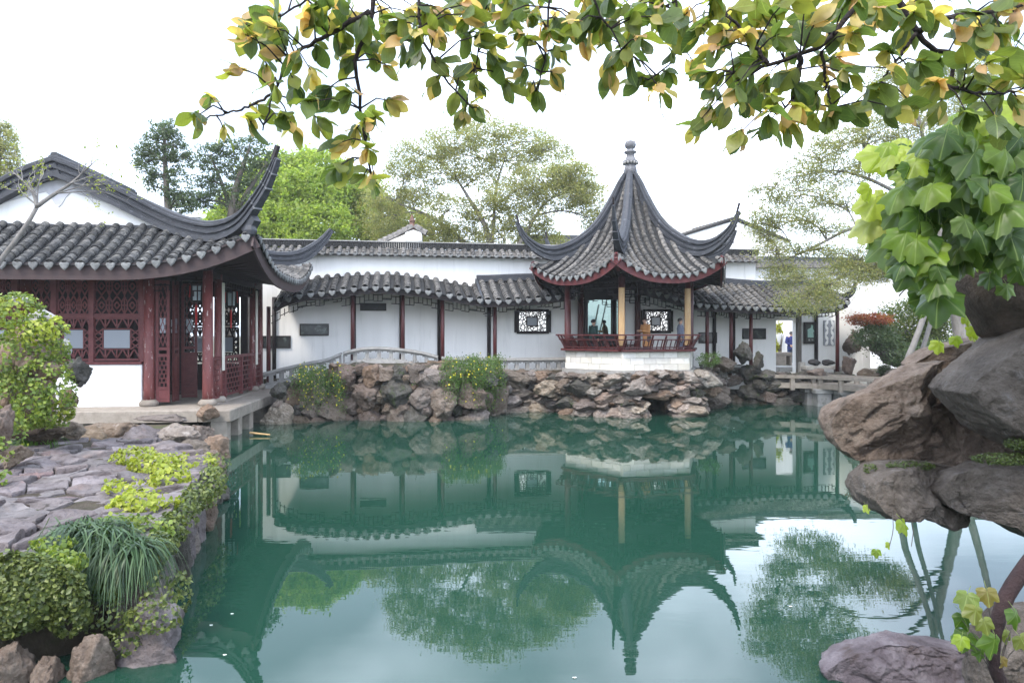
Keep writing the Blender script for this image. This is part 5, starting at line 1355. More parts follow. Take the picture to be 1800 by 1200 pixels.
    for nm in 'lr':
        e, w = q('el' + nm), q('wr' + nm); d = (w - e).normalized(); sd = d.cross(Vector((0, 0, 1)))
        sd = (sd if sd.length > .1 else Vector((0, 1, 0))).normalized(); up = sd.cross(d)
        hb = MB(); pe = w + d * .085 * s
        hb.tube([w, w + d * .04 * s, pe], [.026 * s, .036 * s, .036 * s], 8)
        for k in range(4):
            o0 = pe + sd * (k - 1.5) * .018 * s - d * .01 * s; l = (.062, .072, .068, .052)[k] * s
            hb.tube([o0, o0 + d * l * .5 - up * l * .12, o0 + d * l * .85 - up * l * .5], [.0095 * s, .009 * s, .007 * s], 6)
        t0 = w + d * .03 * s + sd * .03 * s; hb.tube([t0, t0 + (d * .6 + sd * .6) * .04 * s, t0 + (d + sd * .35) * .065 * s - up * .012 * s], [.012 * s, .011 * s, .008 * s], 6)
        part('hand', hb, m_skin, o, smooth=True)
    return o
relaxed = (((-.24, .02, 1.13), (-.25, -.05, .90)), ((.24, .02, 1.13), (.25, -.05, .90)))
reading = (((-.24, -.06, 1.14), (-.10, -.30, 1.17)), ((.24, -.06, 1.14), (.10, -.30, 1.17)))
behind = (((-.25, .10, 1.15), (-.06, .17, 1.0)), ((.25, .10, 1.15), (.06, .17, 1.0)))
Zp = 2.0
def pl(px, d): p = P(px, 585, d); return (p.x, p.y, Zp)
person('person in ochre coat with short dark hair bending over papers inside the pavilion', pl(1137, 28.2), R(-62), 1.72, (.50, .25, .10), (.06, .05, .05), (.035, .022, .02), .55, reading, .16)
person('person in dark green jacket with dark hair standing near the mirror in the pavilion', pl(1043, 28.8), R(120), 1.66, (.016, .05, .045), (.03, .03, .04), (.02, .015, .015), .78, relaxed)
person('person in blue-grey coat half hidden by the right pavilion column', pl(1196, 28.0), R(70), 1.70, (.17, .19, .25), (.05, .05, .06), (.03, .02, .02), .50, relaxed)
p = P(1391, 637, 35.5); person('person in navy jacket and jeans walking away beyond the garden doorway', (p.x, p.y, 1.45), R(160), 1.72, (.022, .03, .13), (.025, .05, .12), (.05, .045, .045), .80, behind, legpose=((-.10, -.12), (.08, .18)), shoes=(.3, .3, .32))

# ================================================================== foreground boulders on the right
def worley(p, seed, sc):
    "distance to the nearest jittered cell point and cell id noise"
    p = np.asarray(p) * sc; i = np.floor(p).astype(np.int64); best = np.full(len(p), 9.0); sec = np.full(len(p), 9.0); bid = np.zeros(len(p))
    for a in (-1, 0, 1):
        for b_ in (-1, 0, 1):
            for c in (-1, 0, 1):
                q = i + np.array((a, b_, c)); j = np.stack([_hash(q[:, 0], q[:, 1], q[:, 2], seed + k) for k in range(3)], 1)
                d = np.linalg.norm(q + j - p, axis=1); hid = _hash(q[:, 0], q[:, 1], q[:, 2], seed + 9)
                m_ = d < best; sec = np.where(m_, best, np.minimum(sec, d)); bid = np.where(m_, hid, bid); best = np.where(m_, d, best)
    return best, sec, bid
def outline_rock(name, label, poly, d, dep, m_, seed, push=0.0, fac=.07, rough=.03, box=.62, nth=170, nph=84, shear=0.0, sc=1.6, planes=9):
    poly = [Vector(((x - 900) * d / F, CH - (y - HZ) * d / F)) for x, y in poly]
    c = sum(poly, Vector((0, 0))) / len(poly); th = np.linspace(0, 2 * math.pi, nth, endpoint=False); rad = []
    for t in th:
        u = Vector((math.cos(t), math.sin(t))); best = 0
        for i in range(len(poly)):
            a, e = poly[i] - c, poly[(i + 1) % len(poly)] - c; w = e - a; den = u.x * w.y - u.y * w.x
            if abs(den) < 1e-9: continue
            r_ = (a.x * w.y - a.y * w.x) / den; k = (a.x * u.y - a.y * u.x) / den
            if r_ > 0 and -1e-6 <= k <= 1 + 1e-6: best = max(best, r_)
        rad.append(best)
    rad = np.array(rad); ph = np.linspace(-math.pi / 2, math.pi / 2, nph)
    T, H_ = np.meshgrid(np.arange(nth), ph); cp = np.cos(H_) ** box; sp = np.sign(np.sin(H_)) * np.abs(np.sin(H_)) ** .8
    rr_ = rad[T] * cp; X = c.x + rr_ * np.cos(th[T]); Z = c.y + rr_ * np.sin(th[T]); Y = d + push + sp * dep + shear * (Z - c.y)
    # fade the in-plane part of the noise so the outline keeps its shape
    r_ = np.random.default_rng(seed + 77); sz_ = float(np.mean(rad)); front = Y < d + push
    for _ in range(planes):
        u0_, w0_ = r_.uniform(-.75, .75, 2) * sz_; ang = r_.uniform(0, 2 * np.pi); sl = r_.uniform(.25, 1.0)
        pl_ = d + push - dep * r_.uniform(.62, .92) + (np.cos(ang) * (X - c.x - u0_) + np.sin(ang) * (Z - c.y - w0_)) * sl
        Y = np.where(front, np.maximum(Y, np.minimum(pl_, d + push)), Y)
    V = np.stack([X, Y, Z], -1).reshape(-1, 3)
    N = np.stack([cp * np.cos(th[T]), np.sin(H_) * 1.0, cp * np.sin(th[T])], -1).reshape(-1, 3); N /= np.linalg.norm(N, axis=1)[:, None] + 1e-9
    size = float(np.mean(rad))
    f1, f2, idd = worley(V + .35 * fbm(V * 1.1, 3, seed)[:, None], seed, sc / size)
    disp = size * (fac * 2.6 * (idd - .5) * np.clip((f2 - f1) * 2.2, 0, 1) - fac * .9 * np.exp(-((f2 - f1) / .07) ** 2)) + size * rough * 2.2 * fbm(V * 2.2 / size, 5, seed + 3, .55) + size * rough * .5 * fbm(V * 14 / size, 3, seed + 5, .6)
    N[:, 0] *= .4; N[:, 2] *= .4
    V = V + N * disp[:, None]
    idx = np.arange(nth * nph).reshape(nph, nth); A = idx[:-1]; B = np.roll(idx, -1, 1)[:-1]; C_ = np.roll(idx, -1, 1)[1:]; D_ = idx[1:]
    Fs = np.stack([A, B, C_, D_], -1).reshape(-1, 4)
    return solo_np(name, V, Fs, m_, label, 'boulder')
outline_rock('boulder', 'large brown boulder jutting left over the pond at the right edge', [(1480, 750), (1486, 732), (1520, 706), (1566, 684), (1604, 660), (1640, 642), (1690, 634), (1730, 650), (1735, 700), (1700, 740), (1690, 780), (1640, 800), (1580, 808), (1530, 818), (1500, 800), (1484, 775)], 6.6, .6, m_boulder, 3, push=.22, fac=.085, rough=.05, sc=1.3, box=.85)
outline_rock('boulder', 'grey boulder with a pale sloping face at the right edge under the ivy stem', [(1686, 690), (1700, 665), (1750, 622), (1800, 575), (1880, 560), (1920, 700), (1880, 800), (1800, 790), (1755, 765), (1725, 735)], 5.9, .75, m_boulder_grey, 8, fac=.05, rough=.04)
outline_rock('boulder', 'sloping brown ledge rock lying behind the large boulder under bright ivy leaves', [(1605, 640), (1650, 612), (1720, 592), (1780, 585), (1800, 620), (1740, 690), (1680, 700), (1630, 690)], 7.2, .6, m_boulder, 12, fac=.05, rough=.04)
outline_rock('boulder', 'dark brown wedge of rock filling the gap between the large boulders', [(1600, 740), (1720, 660), (1800, 720), (1860, 800), (1820, 860), (1700, 865), (1600, 862), (1530, 845), (1530, 800)], 6.75, .5, m_boulder, 21, fac=.06, rough=.05)
outline_rock('boulder', 'flat-bottomed dark grey slab hanging over the water beneath the large brown boulder', [(1512, 868), (1516, 842), (1550, 820), (1620, 812), (1690, 822), (1720, 880), (1700, 925), (1660, 928), (1645, 915), (1590, 900), (1545, 904), (1525, 890)], 6.3, .6, m_boulder_grey, 31, fac=.07, rough=.045)
outline_rock('boulder', 'long speckled grey slab running off the right edge above the water', [(1652, 866), (1680, 835), (1740, 820), (1810, 815), (1900, 830), (1920, 960), (1860, 965), (1800, 944), (1755, 915), (1700, 905), (1668, 890)], 6.0, .6, m_boulder_grey, 37, fac=.05, rough=.04)
outline_rock('boulder', 'pale violet boulder breaking the water at the bottom right', [(1452, 1182), (1480, 1160), (1530, 1140), (1560, 1132), (1620, 1134), (1680, 1140), (1730, 1150), (1760, 1180), (1760, 1240), (1600, 1260), (1480, 1225), (1460, 1205)], 6.1, .5, mat('pale_violet_boulder', [(.08, .062, .066), (.17, .14, .15), (.28, .245, .255)], 3.4, .75, detail=10, bump=.8, bscale=12, stain=((.09, .065, .06), 3, .56, .7)), 43, fac=.07, rough=.05)
outline_rock('boulder', 'dark rock at the bottom right corner under the red-brown vine stem', [(1740, 1170), (1770, 1120), (1810, 1080), (1880, 1080), (1900, 1250), (1740, 1260)], 5.2, .5, m_boulder_grey, 47, fac=.07, rough=.05)
# bank under the boulders so nothing floats
outline_rock('boulder', 'dark base rock carrying the grey slabs beyond the right frame edge', [(1860, 850), (1960, 800), (2150, 700), (2350, 800), (2350, 1300), (2100, 1350), (1960, 1050), (1880, 920)], 6.6, 1.6, m_boulder, 53)

# ================================================================== terrace of flagstones, left foreground
ZTR = .92
ter_px = [(-260, 1000), (-260, 800), (-60, 790), (40, 775), (120, 766), (250, 768), (335, 782), (372, 800), (362, 830), (322, 868), (296, 905), (262, 945), (228, 962), (130, 984), (20, 1000)]
ter = [tuple(G(a, c, ZTR))[:2] for a, c in ter_px]
tc0 = Vector((-5.6, 9.0, 0)); terr = thing('flagstone_terrace', 'uneven terrace of purple-grey flagstones at the pond edge in the left foreground', 'terrace', tc0)
def inside(p, poly):
    r_ = False; j = len(poly) - 1
    for i in range(len(poly)):
        if (poly[i][1] > p[1]) != (poly[j][1] > p[1]) and p[0] < (poly[j][0] - poly[i][0]) * (p[1] - poly[i][1]) / (poly[j][1] - poly[i][1]) + poly[i][0]: r_ = not r_
        j = i
    return r_
xs0, ys0 = [p[0] for p in ter], [p[1] for p in ter]; seeds = []
rs = random.Random(4); tries = 0
while len(seeds) < 150 and tries < 9000:
    tries += 1; p = (rs.uniform(min(xs0), max(xs0)), rs.uniform(min(ys0), max(ys0)))
    if inside(p, ter) and all(((p[0] - q[0]) / 1.25) ** 2 + ((p[1] - q[1]) / .85) ** 2 > rs.choice((.06, .13, .22, .34)) for q in seeds): seeds.append(p)
def flag_mesh(poly, z0, z1, seed):
    "irregular slab: rim bevel, noisy layered top"
    out = []
    n = len(poly)
    for i in range(n):
        a, c = np.array(poly[i]), np.array(poly[(i + 1) % n]); k = max(1, int(np.linalg.norm(c - a) / .11))
        for j in range(k): out.append(a + (c - a) * j / k)
    O = np.array(out); c0 = O.mean(0); nn = len(O); r1 = np.random.default_rng(seed); O = O + r1.normal(size=O.shape) * .009
    tilt = r1.normal(size=2) * .018
    def z(p, base): 
        q = np.c_[p * 2.6, np.full(len(p), seed * 1.7)]; w = fbm(q, 3, seed)
        return base + (p - c0) @ tilt + .02 * w + .022 * np.round(w * 1.6)
    rings = [np.c_[O, np.full(nn, z0)], np.c_[O, z(O, z1) - .022], np.c_[c0 + (O - c0) * .965, z(c0 + (O - c0) * .965, z1)], np.c_[c0 + (O - c0) * .55, z(c0 + (O - c0) * .55, z1 + .002)]]
    V = np.concatenate(rings + [np.array([[*c0, float(z(c0[None], z1 + .004)[0])]])]); Fs = []
    for r_ in range(3):
        for i in range(nn):
            j = (i + 1) % nn; Fs.append((r_ * nn + i, r_ * nn + j, (r_ + 1) * nn + j, (r_ + 1) * nn + i))
    b = MB(); b.add([tuple(v) for v in V], Fs + [(3 * nn + i, 3 * nn + (i + 1) % nn, 4 * nn) for i in range(nn)]); return b
for k, s_ in enumerate(seeds):
    poly = list(ter)
    for q in seeds:
        if q is s_: continue
        dx, dy = (q[0] - s_[0]), (q[1] - s_[1])
        if dx * dx + dy * dy > 4.5: continue
        poly = poly_clip(poly, s_[0] + dx / 2, s_[1] + dy / 2, dx, dy)
        if len(poly) < 3: break
    if len(poly) < 3: continue
    g = .011; c0 = np.mean(np.array(poly), 0); pp = [(p[0] + (c0[0] - p[0]) * g / max(.05, np.hypot(p[0] - c0[0], p[1] - c0[1])) * 1.4, p[1] + (c0[1] - p[1]) * g / max(.05, np.hypot(p[0] - c0[0], p[1] - c0[1])) * 1.4) for p in poly]
    hh = .035 * vnoise(np.array([[s_[0] * .9, s_[1] * .9, 3.3]]), 5)[0] * 2 + rs.uniform(-.03, .03)
    b = flag_mesh([(p[0] - tc0.x, p[1] - tc0.y) for p in pp], ZTR - .3, ZTR + hh, k); part('flagstone', b, m_flag, terr)
b = MB(); b.prism([(p[0] * .97 - tc0.x - .22, p[1] * .985 + .12 - tc0.y) for p in ter][::-1], -1.6, ZTR - .075); part('terrace_bed', b, m_earth, terr)
# stones at the water side of the terrace and steps up to the hall
def edge(name, label, px, py, z, w, dp, h, m_, seed, rz=0.0, grp=None, tilt=0.0, cuts=12, parent=None):
    "rock whose top centre is at the pixel, top height z"
    c = G(px, py, z); V, Fs = rock_verts(seed, sub=4, cuts=cuts, amp=.15); V = V * np.array((w / 2, dp / 2, h / 2)); V[:, 2] += h / 2
    o = link(name, npmesh(name, V, Fs, m_)); o.location = c - Vector((0, 0, h)); o.rotation_euler = (tilt, 0, rz)
    if parent is not None: o.parent = parent; o.location = c - Vector((0, 0, h)) - tc0; return o
    return tag(o, label, 'rock', grp)
edge('shore_rock', 'flat violet slab with ivy on it in the lower tier by the water', 262, 1032, .58, .62, .5, .8, m_flag, 101, .3, cuts=16)
edge('shore_rock', 'broad violet-grey ledge with a sheer front face below the ivy in the lower left', 248, 1072, .44, .78, .55, .9, m_flag, 102, .1, cuts=18)
edge('shore_rock', 'pinkish square block standing in the water at the lower left', 152, 1112, .38, .46, .4, .8, m_boulder, 103, .2, cuts=16)
edge('shore_rock', 'narrow upright dark stone at the bottom left by the pink block', 85, 1132, .32, .34, .35, .8, m_boulder, 104, cuts=14)
edge('shore_rock', 'dark block at the very bottom left corner', 10, 1120, .40, .55, .5, .9, m_boulder, 105, cuts=14)
edge('shore_rock', 'pale rounded stone poking out of the ivy at the waterline', 291, 935, .33, .34, .4, .6, m_stone, 106)
edge('shore_rock', 'mossy dark stone under the yellow ivy near the terrace tip', 318, 880, .45, .8, .9, .9, m_rock_dark, 107)
edge('shore_rock', 'flat dark stone under the bright ivy at the far terrace tip', 350, 822, .60, 1.2, .9, 1.0, m_rock_dark, 108)
edge('shore_rock', 'low flat stone between the terrace tip and the platform posts', 372, 790, .55, 1.0, .8, .9, m_rock, 109)
edge('shore_rock', 'brown stone sunk under the clear shallow water beside the lower ledge', 330, 1130, .015, .8, .7, .5, m_rock_orange, 110)
edge('step_rock', 'long flat stone lying before the white dado wall', 205, 740, .86, 2.3, .9, .8, m_rock, 111, .05, cuts=14)
edge('step_rock', 'grey squared step stone with a mossy dark face left of the doorway', 255, 745, .82, 1.3, .9, .8, m_flag, 112, -.1, cuts=16)
edge('step_rock', 'wide pinkish step stone in front of the hall doorway', 315, 742, .84, 1.5, 1.0, .75, m_rock, 113, .1, cuts=14)
edge('step_rock', 'lower brown step stone beside the first platform post', 338, 762, .62, 1.2, .8, .8, m_rock, 114, -.1, cuts=14)
edge('step_rock', 'rusty brown stone block at the corner of the granite platform', 378, 762, .60, .75, .6, .8, m_rock_orange, 115, .2)
edge('step_rock', 'tan squared stone set in front of the nearest red column', 366, 706, 1.16, .62, .5, .55, m_rock_orange, 116, .1, cuts=14)
edge('step_rock', 'thin crumbling stone sheet lying on the platform edge by the doorway', 290, 728, .96, 1.7, .8, .22, m_rock, 117, .0, cuts=14)
edge('step_rock', 'dark blocky stone at the left end of the steps below the ivy rock', 160, 748, .90, 1.0, .7, .8, m_rock, 118, .1, cuts=14)
edge('step_rock', 'pair-topped brown stone beside the rusty block', 352, 742, .80, .7, .55, .6, m_rock, 119, .6)
# rough rocks along the water side of the terrace
_ep = spline([(372, 800), (364, 832), (322, 870), (296, 908), (264, 952), (246, 972)], 13)
for k, (a, c) in enumerate(_ep):
    edge('rock', None, a - 10, c + 4, ZTR - .10, rs.uniform(.45, .7), rs.uniform(.4, .5), 1.25, rs.choice((m_rock_dark, m_rock, m_flag)), 150 + k, rs.uniform(0, 3), cuts=14, parent=terr)
    if k % 2: edge('rock', None, a + rs.uniform(0, 8), c + 34, .32, rs.uniform(.35, .5), rs.uniform(.3, .4), .7, rs.choice((m_rock_dark, m_rock)), 180 + k, rs.uniform(0, 3), cuts=14, parent=terr)
# ivy covered rock, far left
def blob_rock(name, label, px, py, d, w, h, dp, m_, seed, cuts=10, amp=.18, cat='rock', rz=0.):
    c = P(px, py, d); V, Fs = rock_verts(seed, sub=4, cuts=cuts, amp=amp); V = V * np.array((w / 2, dp / 2, h / 2))
    o = link(name, npmesh(name, V, Fs, m_)); o.location = c; o.rotation_euler = (0, 0, rz); return tag(o, label, cat)
blob_rock('ivy_rock', 'large tan rock mass mostly hidden under bright green ivy at the left edge', 35, 655, 13.2, 1.9, 2.7, 1.6, m_rock_orange, 131)
blob_rock('ivy_rock', 'tan angular rock face bared in the middle of the left ivy mass', 50, 638, 12.3, .55, .62, .6, m_rock_orange, 141)
blob_rock('ivy_rock', 'small brownish hollow rock showing through the ivy beside the dado', 88, 650, 12.4, .42, .40, .5, m_rock_orange, 142)
blob_rock('ivy_rock', 'pale grey rounded rock on top of the ivy mass, just left of the lattice', 74, 560, 13.6, .62, .36, .5, m_stone, 132)
blob_rock('ivy_rock', 'small pale grey rock crowning the far left ivy mass', 34, 527, 13.8, .42, .22, .4, m_stone, 133)
blob_rock('ivy_rock', 'hollowed grey-brown rock overhanging right of the ivy against the white dado', 133, 652, 14.6, .52, .70, .6, m_rock_dark, 134)
blob_rock('ivy_rock', 'upright grey stone above the hollowed rock', 116, 612, 14.8, .26, .42, .4, m_stone, 135)
blob_rock('ivy_rock', 'tan stone supporting the hollowed rock beside the dado', 122, 702, 14.6, .42, .55, .5, m_rock_orange, 136)
blob_rock('ivy_rock', 'pinkish cracked rock at the left frame edge below the ivy', 2, 750, 10.8, .34, .95, .5, m_rock, 137)
blob_rock('ivy_rock', 'low brown rock under the ivy at the back edge of the terrace', 72, 760, 13.4, 1.0, .5, .6, m_rock, 138)
blob_rock('ivy_rock', 'low grey stone at the foot of the ivy mass near the steps', 125, 757, 14.2, .55, .42, .5, m_rock, 139)
blob_rock('ivy_rock', 'small brown rock beside the grass clump at the left edge', 25, 800, 10.9, .45, .45, .5, m_rock, 140)
p = G(452, 763, .05); b = MB(); b.tube([p + Vector((-.25, .1, .03)), p + Vector((.42, -.1, .0))], [.035, .022], 8); solo('bamboo_pole', b, solid('tan_bamboo', (.50, .33, .16)), 'short tan bamboo pole floating by the platform posts', 'pole')

# rough stones along the right shore, behind and beyond the boulders
rsb = thing('rock_bank', 'rough rock edging along the far right shore behind the big boulders', 'rockery', (15.0, 14.0, 0), group='rock banks along the shores')
for k, (x, y) in enumerate(((13.3, 9.6), (13.9, 11.6), (14.5, 13.4), (15.2, 15.6), (15.8, 17.6), (16.3, 19.6), (16.5, 21.8), (16.7, 24.0), (16.9, 26.2), (17.1, 28.4), (11.4, 8.2), (9.6, 7.0), (7.9, 6.1))):
    place(random.choice(ROCKS[rs.choice((m_rock, m_rock_dark, m_rock_pale)).name]), rsb, Vector((x - 15, y - 14, .1)), 1.15, .8, rs.uniform(.75, 1.05), rs.uniform(0, 3))

# ================================================================== vegetation
def unit(n): return n / (np.linalg.norm(n, axis=1)[:, None] + 1e-9)
def leaf_cloud(C, size, up=.3, width=.45, fold=.12, droop=0.0, out=None, seed=0):
    "one folded rhombic leaf (two triangles) per centre"
    r = np.random.default_rng(seed); n = len(C)
    N = r.normal(size=(n, 3)); N[:, 2] += up * 2
    if out is not None: N += out
    N = unit(N); T = r.normal(size=(n, 3)); T[:, 2] -= droop * 2; T = unit(T - N * (T * N).sum(1)[:, None]); B = np.cross(N, T)
    s = (np.asarray(size) * r.uniform(.65, 1.3, n))[:, None]
    V = np.stack([C - T * s * .5, C + B * s * width * .5 + N * s * fold, C + T * s * .5 - N * s * .05, C - B * s * width * .5 + N * s * fold], 1).reshape(-1, 3)
    k = np.arange(n)[:, None] * 4
    Fs = np.concatenate([k + np.array([0, 1, 2]), k + np.array([0, 2, 3])], 1).reshape(-1, 3)
    return V, Fs
def ell(n, seed, shell=.5):
    r = np.random.default_rng(seed); v = unit(r.normal(size=(n, 3))); return v * (r.uniform(0, 1, n)[:, None] ** (1 / 3) * (1 - shell) + shell * r.uniform(.75, 1.05, n)[:, None])
def tree(name, label, cat, base, trunks, clusters, leafm, barkm, size=.12, per=1500, clump=.34, width=.45, up=.3, droop=.1, seed=1, twigs=5, reach=.6, depthr=.8, group=None, crad=.05, flat=1.0, boost=1.9):
    """trunks: lists of (px,py,d,radius); clusters: (px,py,d,rx px,ry px[,weight])"""
    rs_ = random.Random(seed); o = thing(name, label, cat, base, group=group); b0 = Vector(base); tb = MB(); lb = MB(); tps = []
    for tr in trunks:
        q = spline([(*P(a, c, d), r_) for a, c, d, r_ in tr], 14); tb.tube([v[:3] - np.array(b0) for v in q], [max(.008, v[3]) for v in q], 8); tps += [(Vector(v[:3]), v[3]) for v in q]
    allC = []; seedk = seed * 100
    for cl in clusters:
        px, py, d, rx, ry = cl[:5]; w = cl[5] if len(cl) > 5 else 1.0; c = P(px, py, d); RX, RZ = rx * d / F, ry * d / F; RY = max(RX, RZ) * depthr
        cand = [(t, r_) for t, r_ in tps if t.z < c.z + reach] or tps
        t0, r0 = min(cand, key=lambda q: (q[0] - c).length + .6 * abs((q[0].z - c.z) + .35 * (q[0] - c).length)); L_ = (c - t0).length
        midp = t0.lerp(c, .5) + Vector((rs_.uniform(-.1, .1) * L_, rs_.uniform(-.1, .1) * L_, .10 * L_)); k = 8
        pts = spline([t0, midp, c], k); rad = np.linspace(min(r0 * .7, crad + .02 * L_), .018, k); lb.tube([p_ - np.array(b0) for p_ in pts], list(rad), 6)
        n = int(per * boost * w * (RX * RZ) ** .75); nc = max(5, n // 26); seedk += 1
        cc = ell(nc, seedk, .45) * np.array((RX * 1.08, RY, RZ * 1.22)) + np.array(c); r_ = np.random.default_rng(seedk)
        for q in range(min(nc, twigs)):
            e = Vector(cc[q]); s0 = Vector(pts[int(k * .55) + q % 3]); m_ = s0.lerp(e, .5) + Vector((0, 0, .08 * (e - s0).length)); lb.tube([s0 - b0, m_ - b0, e - b0], [.02, .013, .006], 5)
        idx = r_.integers(0, nc, n); cr_ = clump * r_.uniform(.6, 1.3, nc)
        allC.append(cc[idx] + r_.normal(size=(n, 3)) * cr_[idx][:, None] * .5 * np.array((1, 1, .7 * flat)))
    C = np.concatenate(allC); V, Fs = leaf_cloud(C - np.array(b0), np.full(len(C), size), up, width, .1, droop, seed=seed)
    part('trunk', tb, barkm, o, smooth=True)
    if lb.v: part('limb', lb, barkm, o, smooth=True, kind='stuff')
    cro = link('crown', npmesh('crown', V, Fs, leafm), o); tag(cro, kind='stuff'); return o
lf_dark = leafmat('dark_evergreen_leaf', [(.04, .07, .03), (.075, .115, .05), (.12, .155, .08)], .35, 1.6)
lf_bright = leafmat('fresh_camphor_leaf', [(.17, .25, .045), (.25, .33, .07), (.35, .40, .12)], .55, 1.8)
lf_pale = leafmat('pale_olive_leaf', [(.18, .21, .10), (.26, .28, .13), (.36, .33, .14)], .5, 1.6)
lf_olive = leafmat('olive_podocarpus_leaf', [(.16, .19, .09), (.23, .25, .12), (.33, .30, .12)], .5, 1.6)
gb_ = lambda px, d: (*P(px, 585, d)[:2], 1.0)
tree('conifer', 'sparse dark evergreen with a straight trunk above the left hall roof', 'tree', gb_(296, 36), [[(296, 600, 36, .24), (296, 380, 36, .2), (291, 300, 36, .13), (288, 225, 36, .05)]],
     [(285, 228, 36, 20, 16), (300, 240, 36, 18, 12), (270, 252, 36, 22, 12), (312, 262, 36, 22, 12), (255, 285, 36, 20, 14), (285, 275, 36, 24, 12), (322, 285, 36, 20, 14), (268, 306, 36, 18, 12), (310, 310, 36, 20, 12), (250, 268, 36, 12, 10), (335, 345, 36, 20, 16), (300, 340, 36, 18, 12), (318, 360, 36, 24, 14), (262, 325, 36, 12, 8)], lf_dark, m_bark_mid, .15, 900, .30, .5, seed=2)
tree('broadleaf_tree', 'dark leaning evergreen between the conifer and the bright green trees', 'tree', gb_(405, 38), [[(405, 600, 38, .3), (407, 380, 38, .26), (418, 320, 38, .18), (438, 262, 38, .07)], [(407, 385, 38, .16), (440, 330, 38, .12), (470, 285, 38, .05)], [(407, 370, 38, .14), (385, 310, 38, .09), (370, 275, 38, .04)]],
     [(370, 272, 38, 26, 14), (400, 262, 38, 26, 12), (440, 255, 38, 28, 12), (385, 300, 38, 28, 14), (430, 290, 38, 30, 14), (465, 285, 38, 24, 16), (360, 320, 38, 20, 12), (410, 325, 38, 28, 12), (450, 318, 38, 24, 12), (380, 350, 38, 26, 14), (425, 355, 38, 28, 12), (350, 355, 38, 18, 12)], lf_dark, m_bark_mid, .16, 800, .32, .5, seed=3)
tree('camphor_tree', 'bright yellow-green leafy tree rising behind the swept hall corner', 'tree', gb_(520, 47), [[(520, 600, 47, .35), (515, 430, 47, .3), (525, 350, 47, .2), (530, 300, 47, .08)]],
     [(500, 300, 47, 50, 26), (555, 295, 47, 46, 26), (530, 330, 46, 60, 34), (480, 350, 46, 48, 34), (560, 350, 46, 54, 34), (500, 395, 45, 58, 36), (450, 395, 46, 50, 34), (560, 400, 45, 60, 36), (520, 430, 45, 70, 28), (600, 320, 47, 36, 26), (400, 400, 47, 44, 30), (420, 360, 47, 36, 22), (460, 310, 47, 36, 24)], lf_bright, m_bark_mid, .24, 1300, .55, .55, seed=4)
tree('camphor_tree', 'second bright green tree with orange-tinged shoots nearer the gable wall end', 'tree', gb_(640, 48), [[(640, 600, 48, .35), (640, 450, 48, .28), (635, 370, 48, .12)]],
     [(610, 370, 48, 44, 30), (645, 350, 48, 40, 24), (670, 385, 47, 46, 30), (620, 415, 47, 50, 28), (680, 425, 47, 46, 24), (720, 400, 48, 40, 26), (640, 330, 49, 30, 18)], leafmat('mixed_spring_leaf', [(.15, .21, .045), (.24, .30, .07), (.38, .33, .12)], .55, 1.7), m_bark_mid, .22, 1300, .5, .55, seed=5)
tree('pale_barked_tree', 'wide airy olive tree with forked pale limbs between gable wall and pavilion', 'tree', gb_(840, 39), [[(878, 620, 39, .22), (865, 450, 39, .2), (852, 395, 39, .15), (825, 350, 39, .10), (800, 310, 39, .05)], [(835, 620, 40, .2), (832, 445, 40, .18), (790, 405, 40, .13), (745, 375, 40, .08), (700, 358, 40, .04)], [(862, 450, 39, .14), (868, 390, 39, .10), (872, 330, 39, .07), (890, 270, 39, .03)], [(905, 620, 38, .16), (902, 450, 38, .14), (930, 400, 38, .10), (955, 360, 38, .07), (1000, 330, 38, .03)]],
     [(860, 232, 39, 62, 18), (800, 245, 39, 60, 18), (920, 248, 39, 56, 18), (740, 268, 39, 50, 16), (970, 268, 39, 40, 16), (830, 275, 39, 60, 16), (890, 285, 39, 50, 14), (715, 300, 40, 40, 18), (770, 305, 39, 46, 16), (840, 315, 39, 46, 14), (950, 320, 38, 60, 22, 1.4), (1005, 310, 38, 44, 22, 1.4), (900, 345, 38, 54, 20, 1.3), (985, 345, 38, 56, 22, 1.4), (1035, 345, 38, 32, 22), (1040, 385, 38, 24, 20), (690, 350, 40, 44, 20), (740, 345, 40, 44, 16), (790, 370, 39, 54, 22), (860, 380, 39, 46, 22), (930, 385, 38, 44, 18), (760, 415, 40, 44, 22, 1.3), (810, 420, 40, 50, 20, 1.3), (890, 420, 39, 56, 20, 1.2), (680, 385, 40, 40, 22), (700, 415, 41, 40, 18), (955, 420, 39, 40, 18)], lf_pale, m_bark_pale, .16, 1600, .50, .32, seed=6, twigs=14)
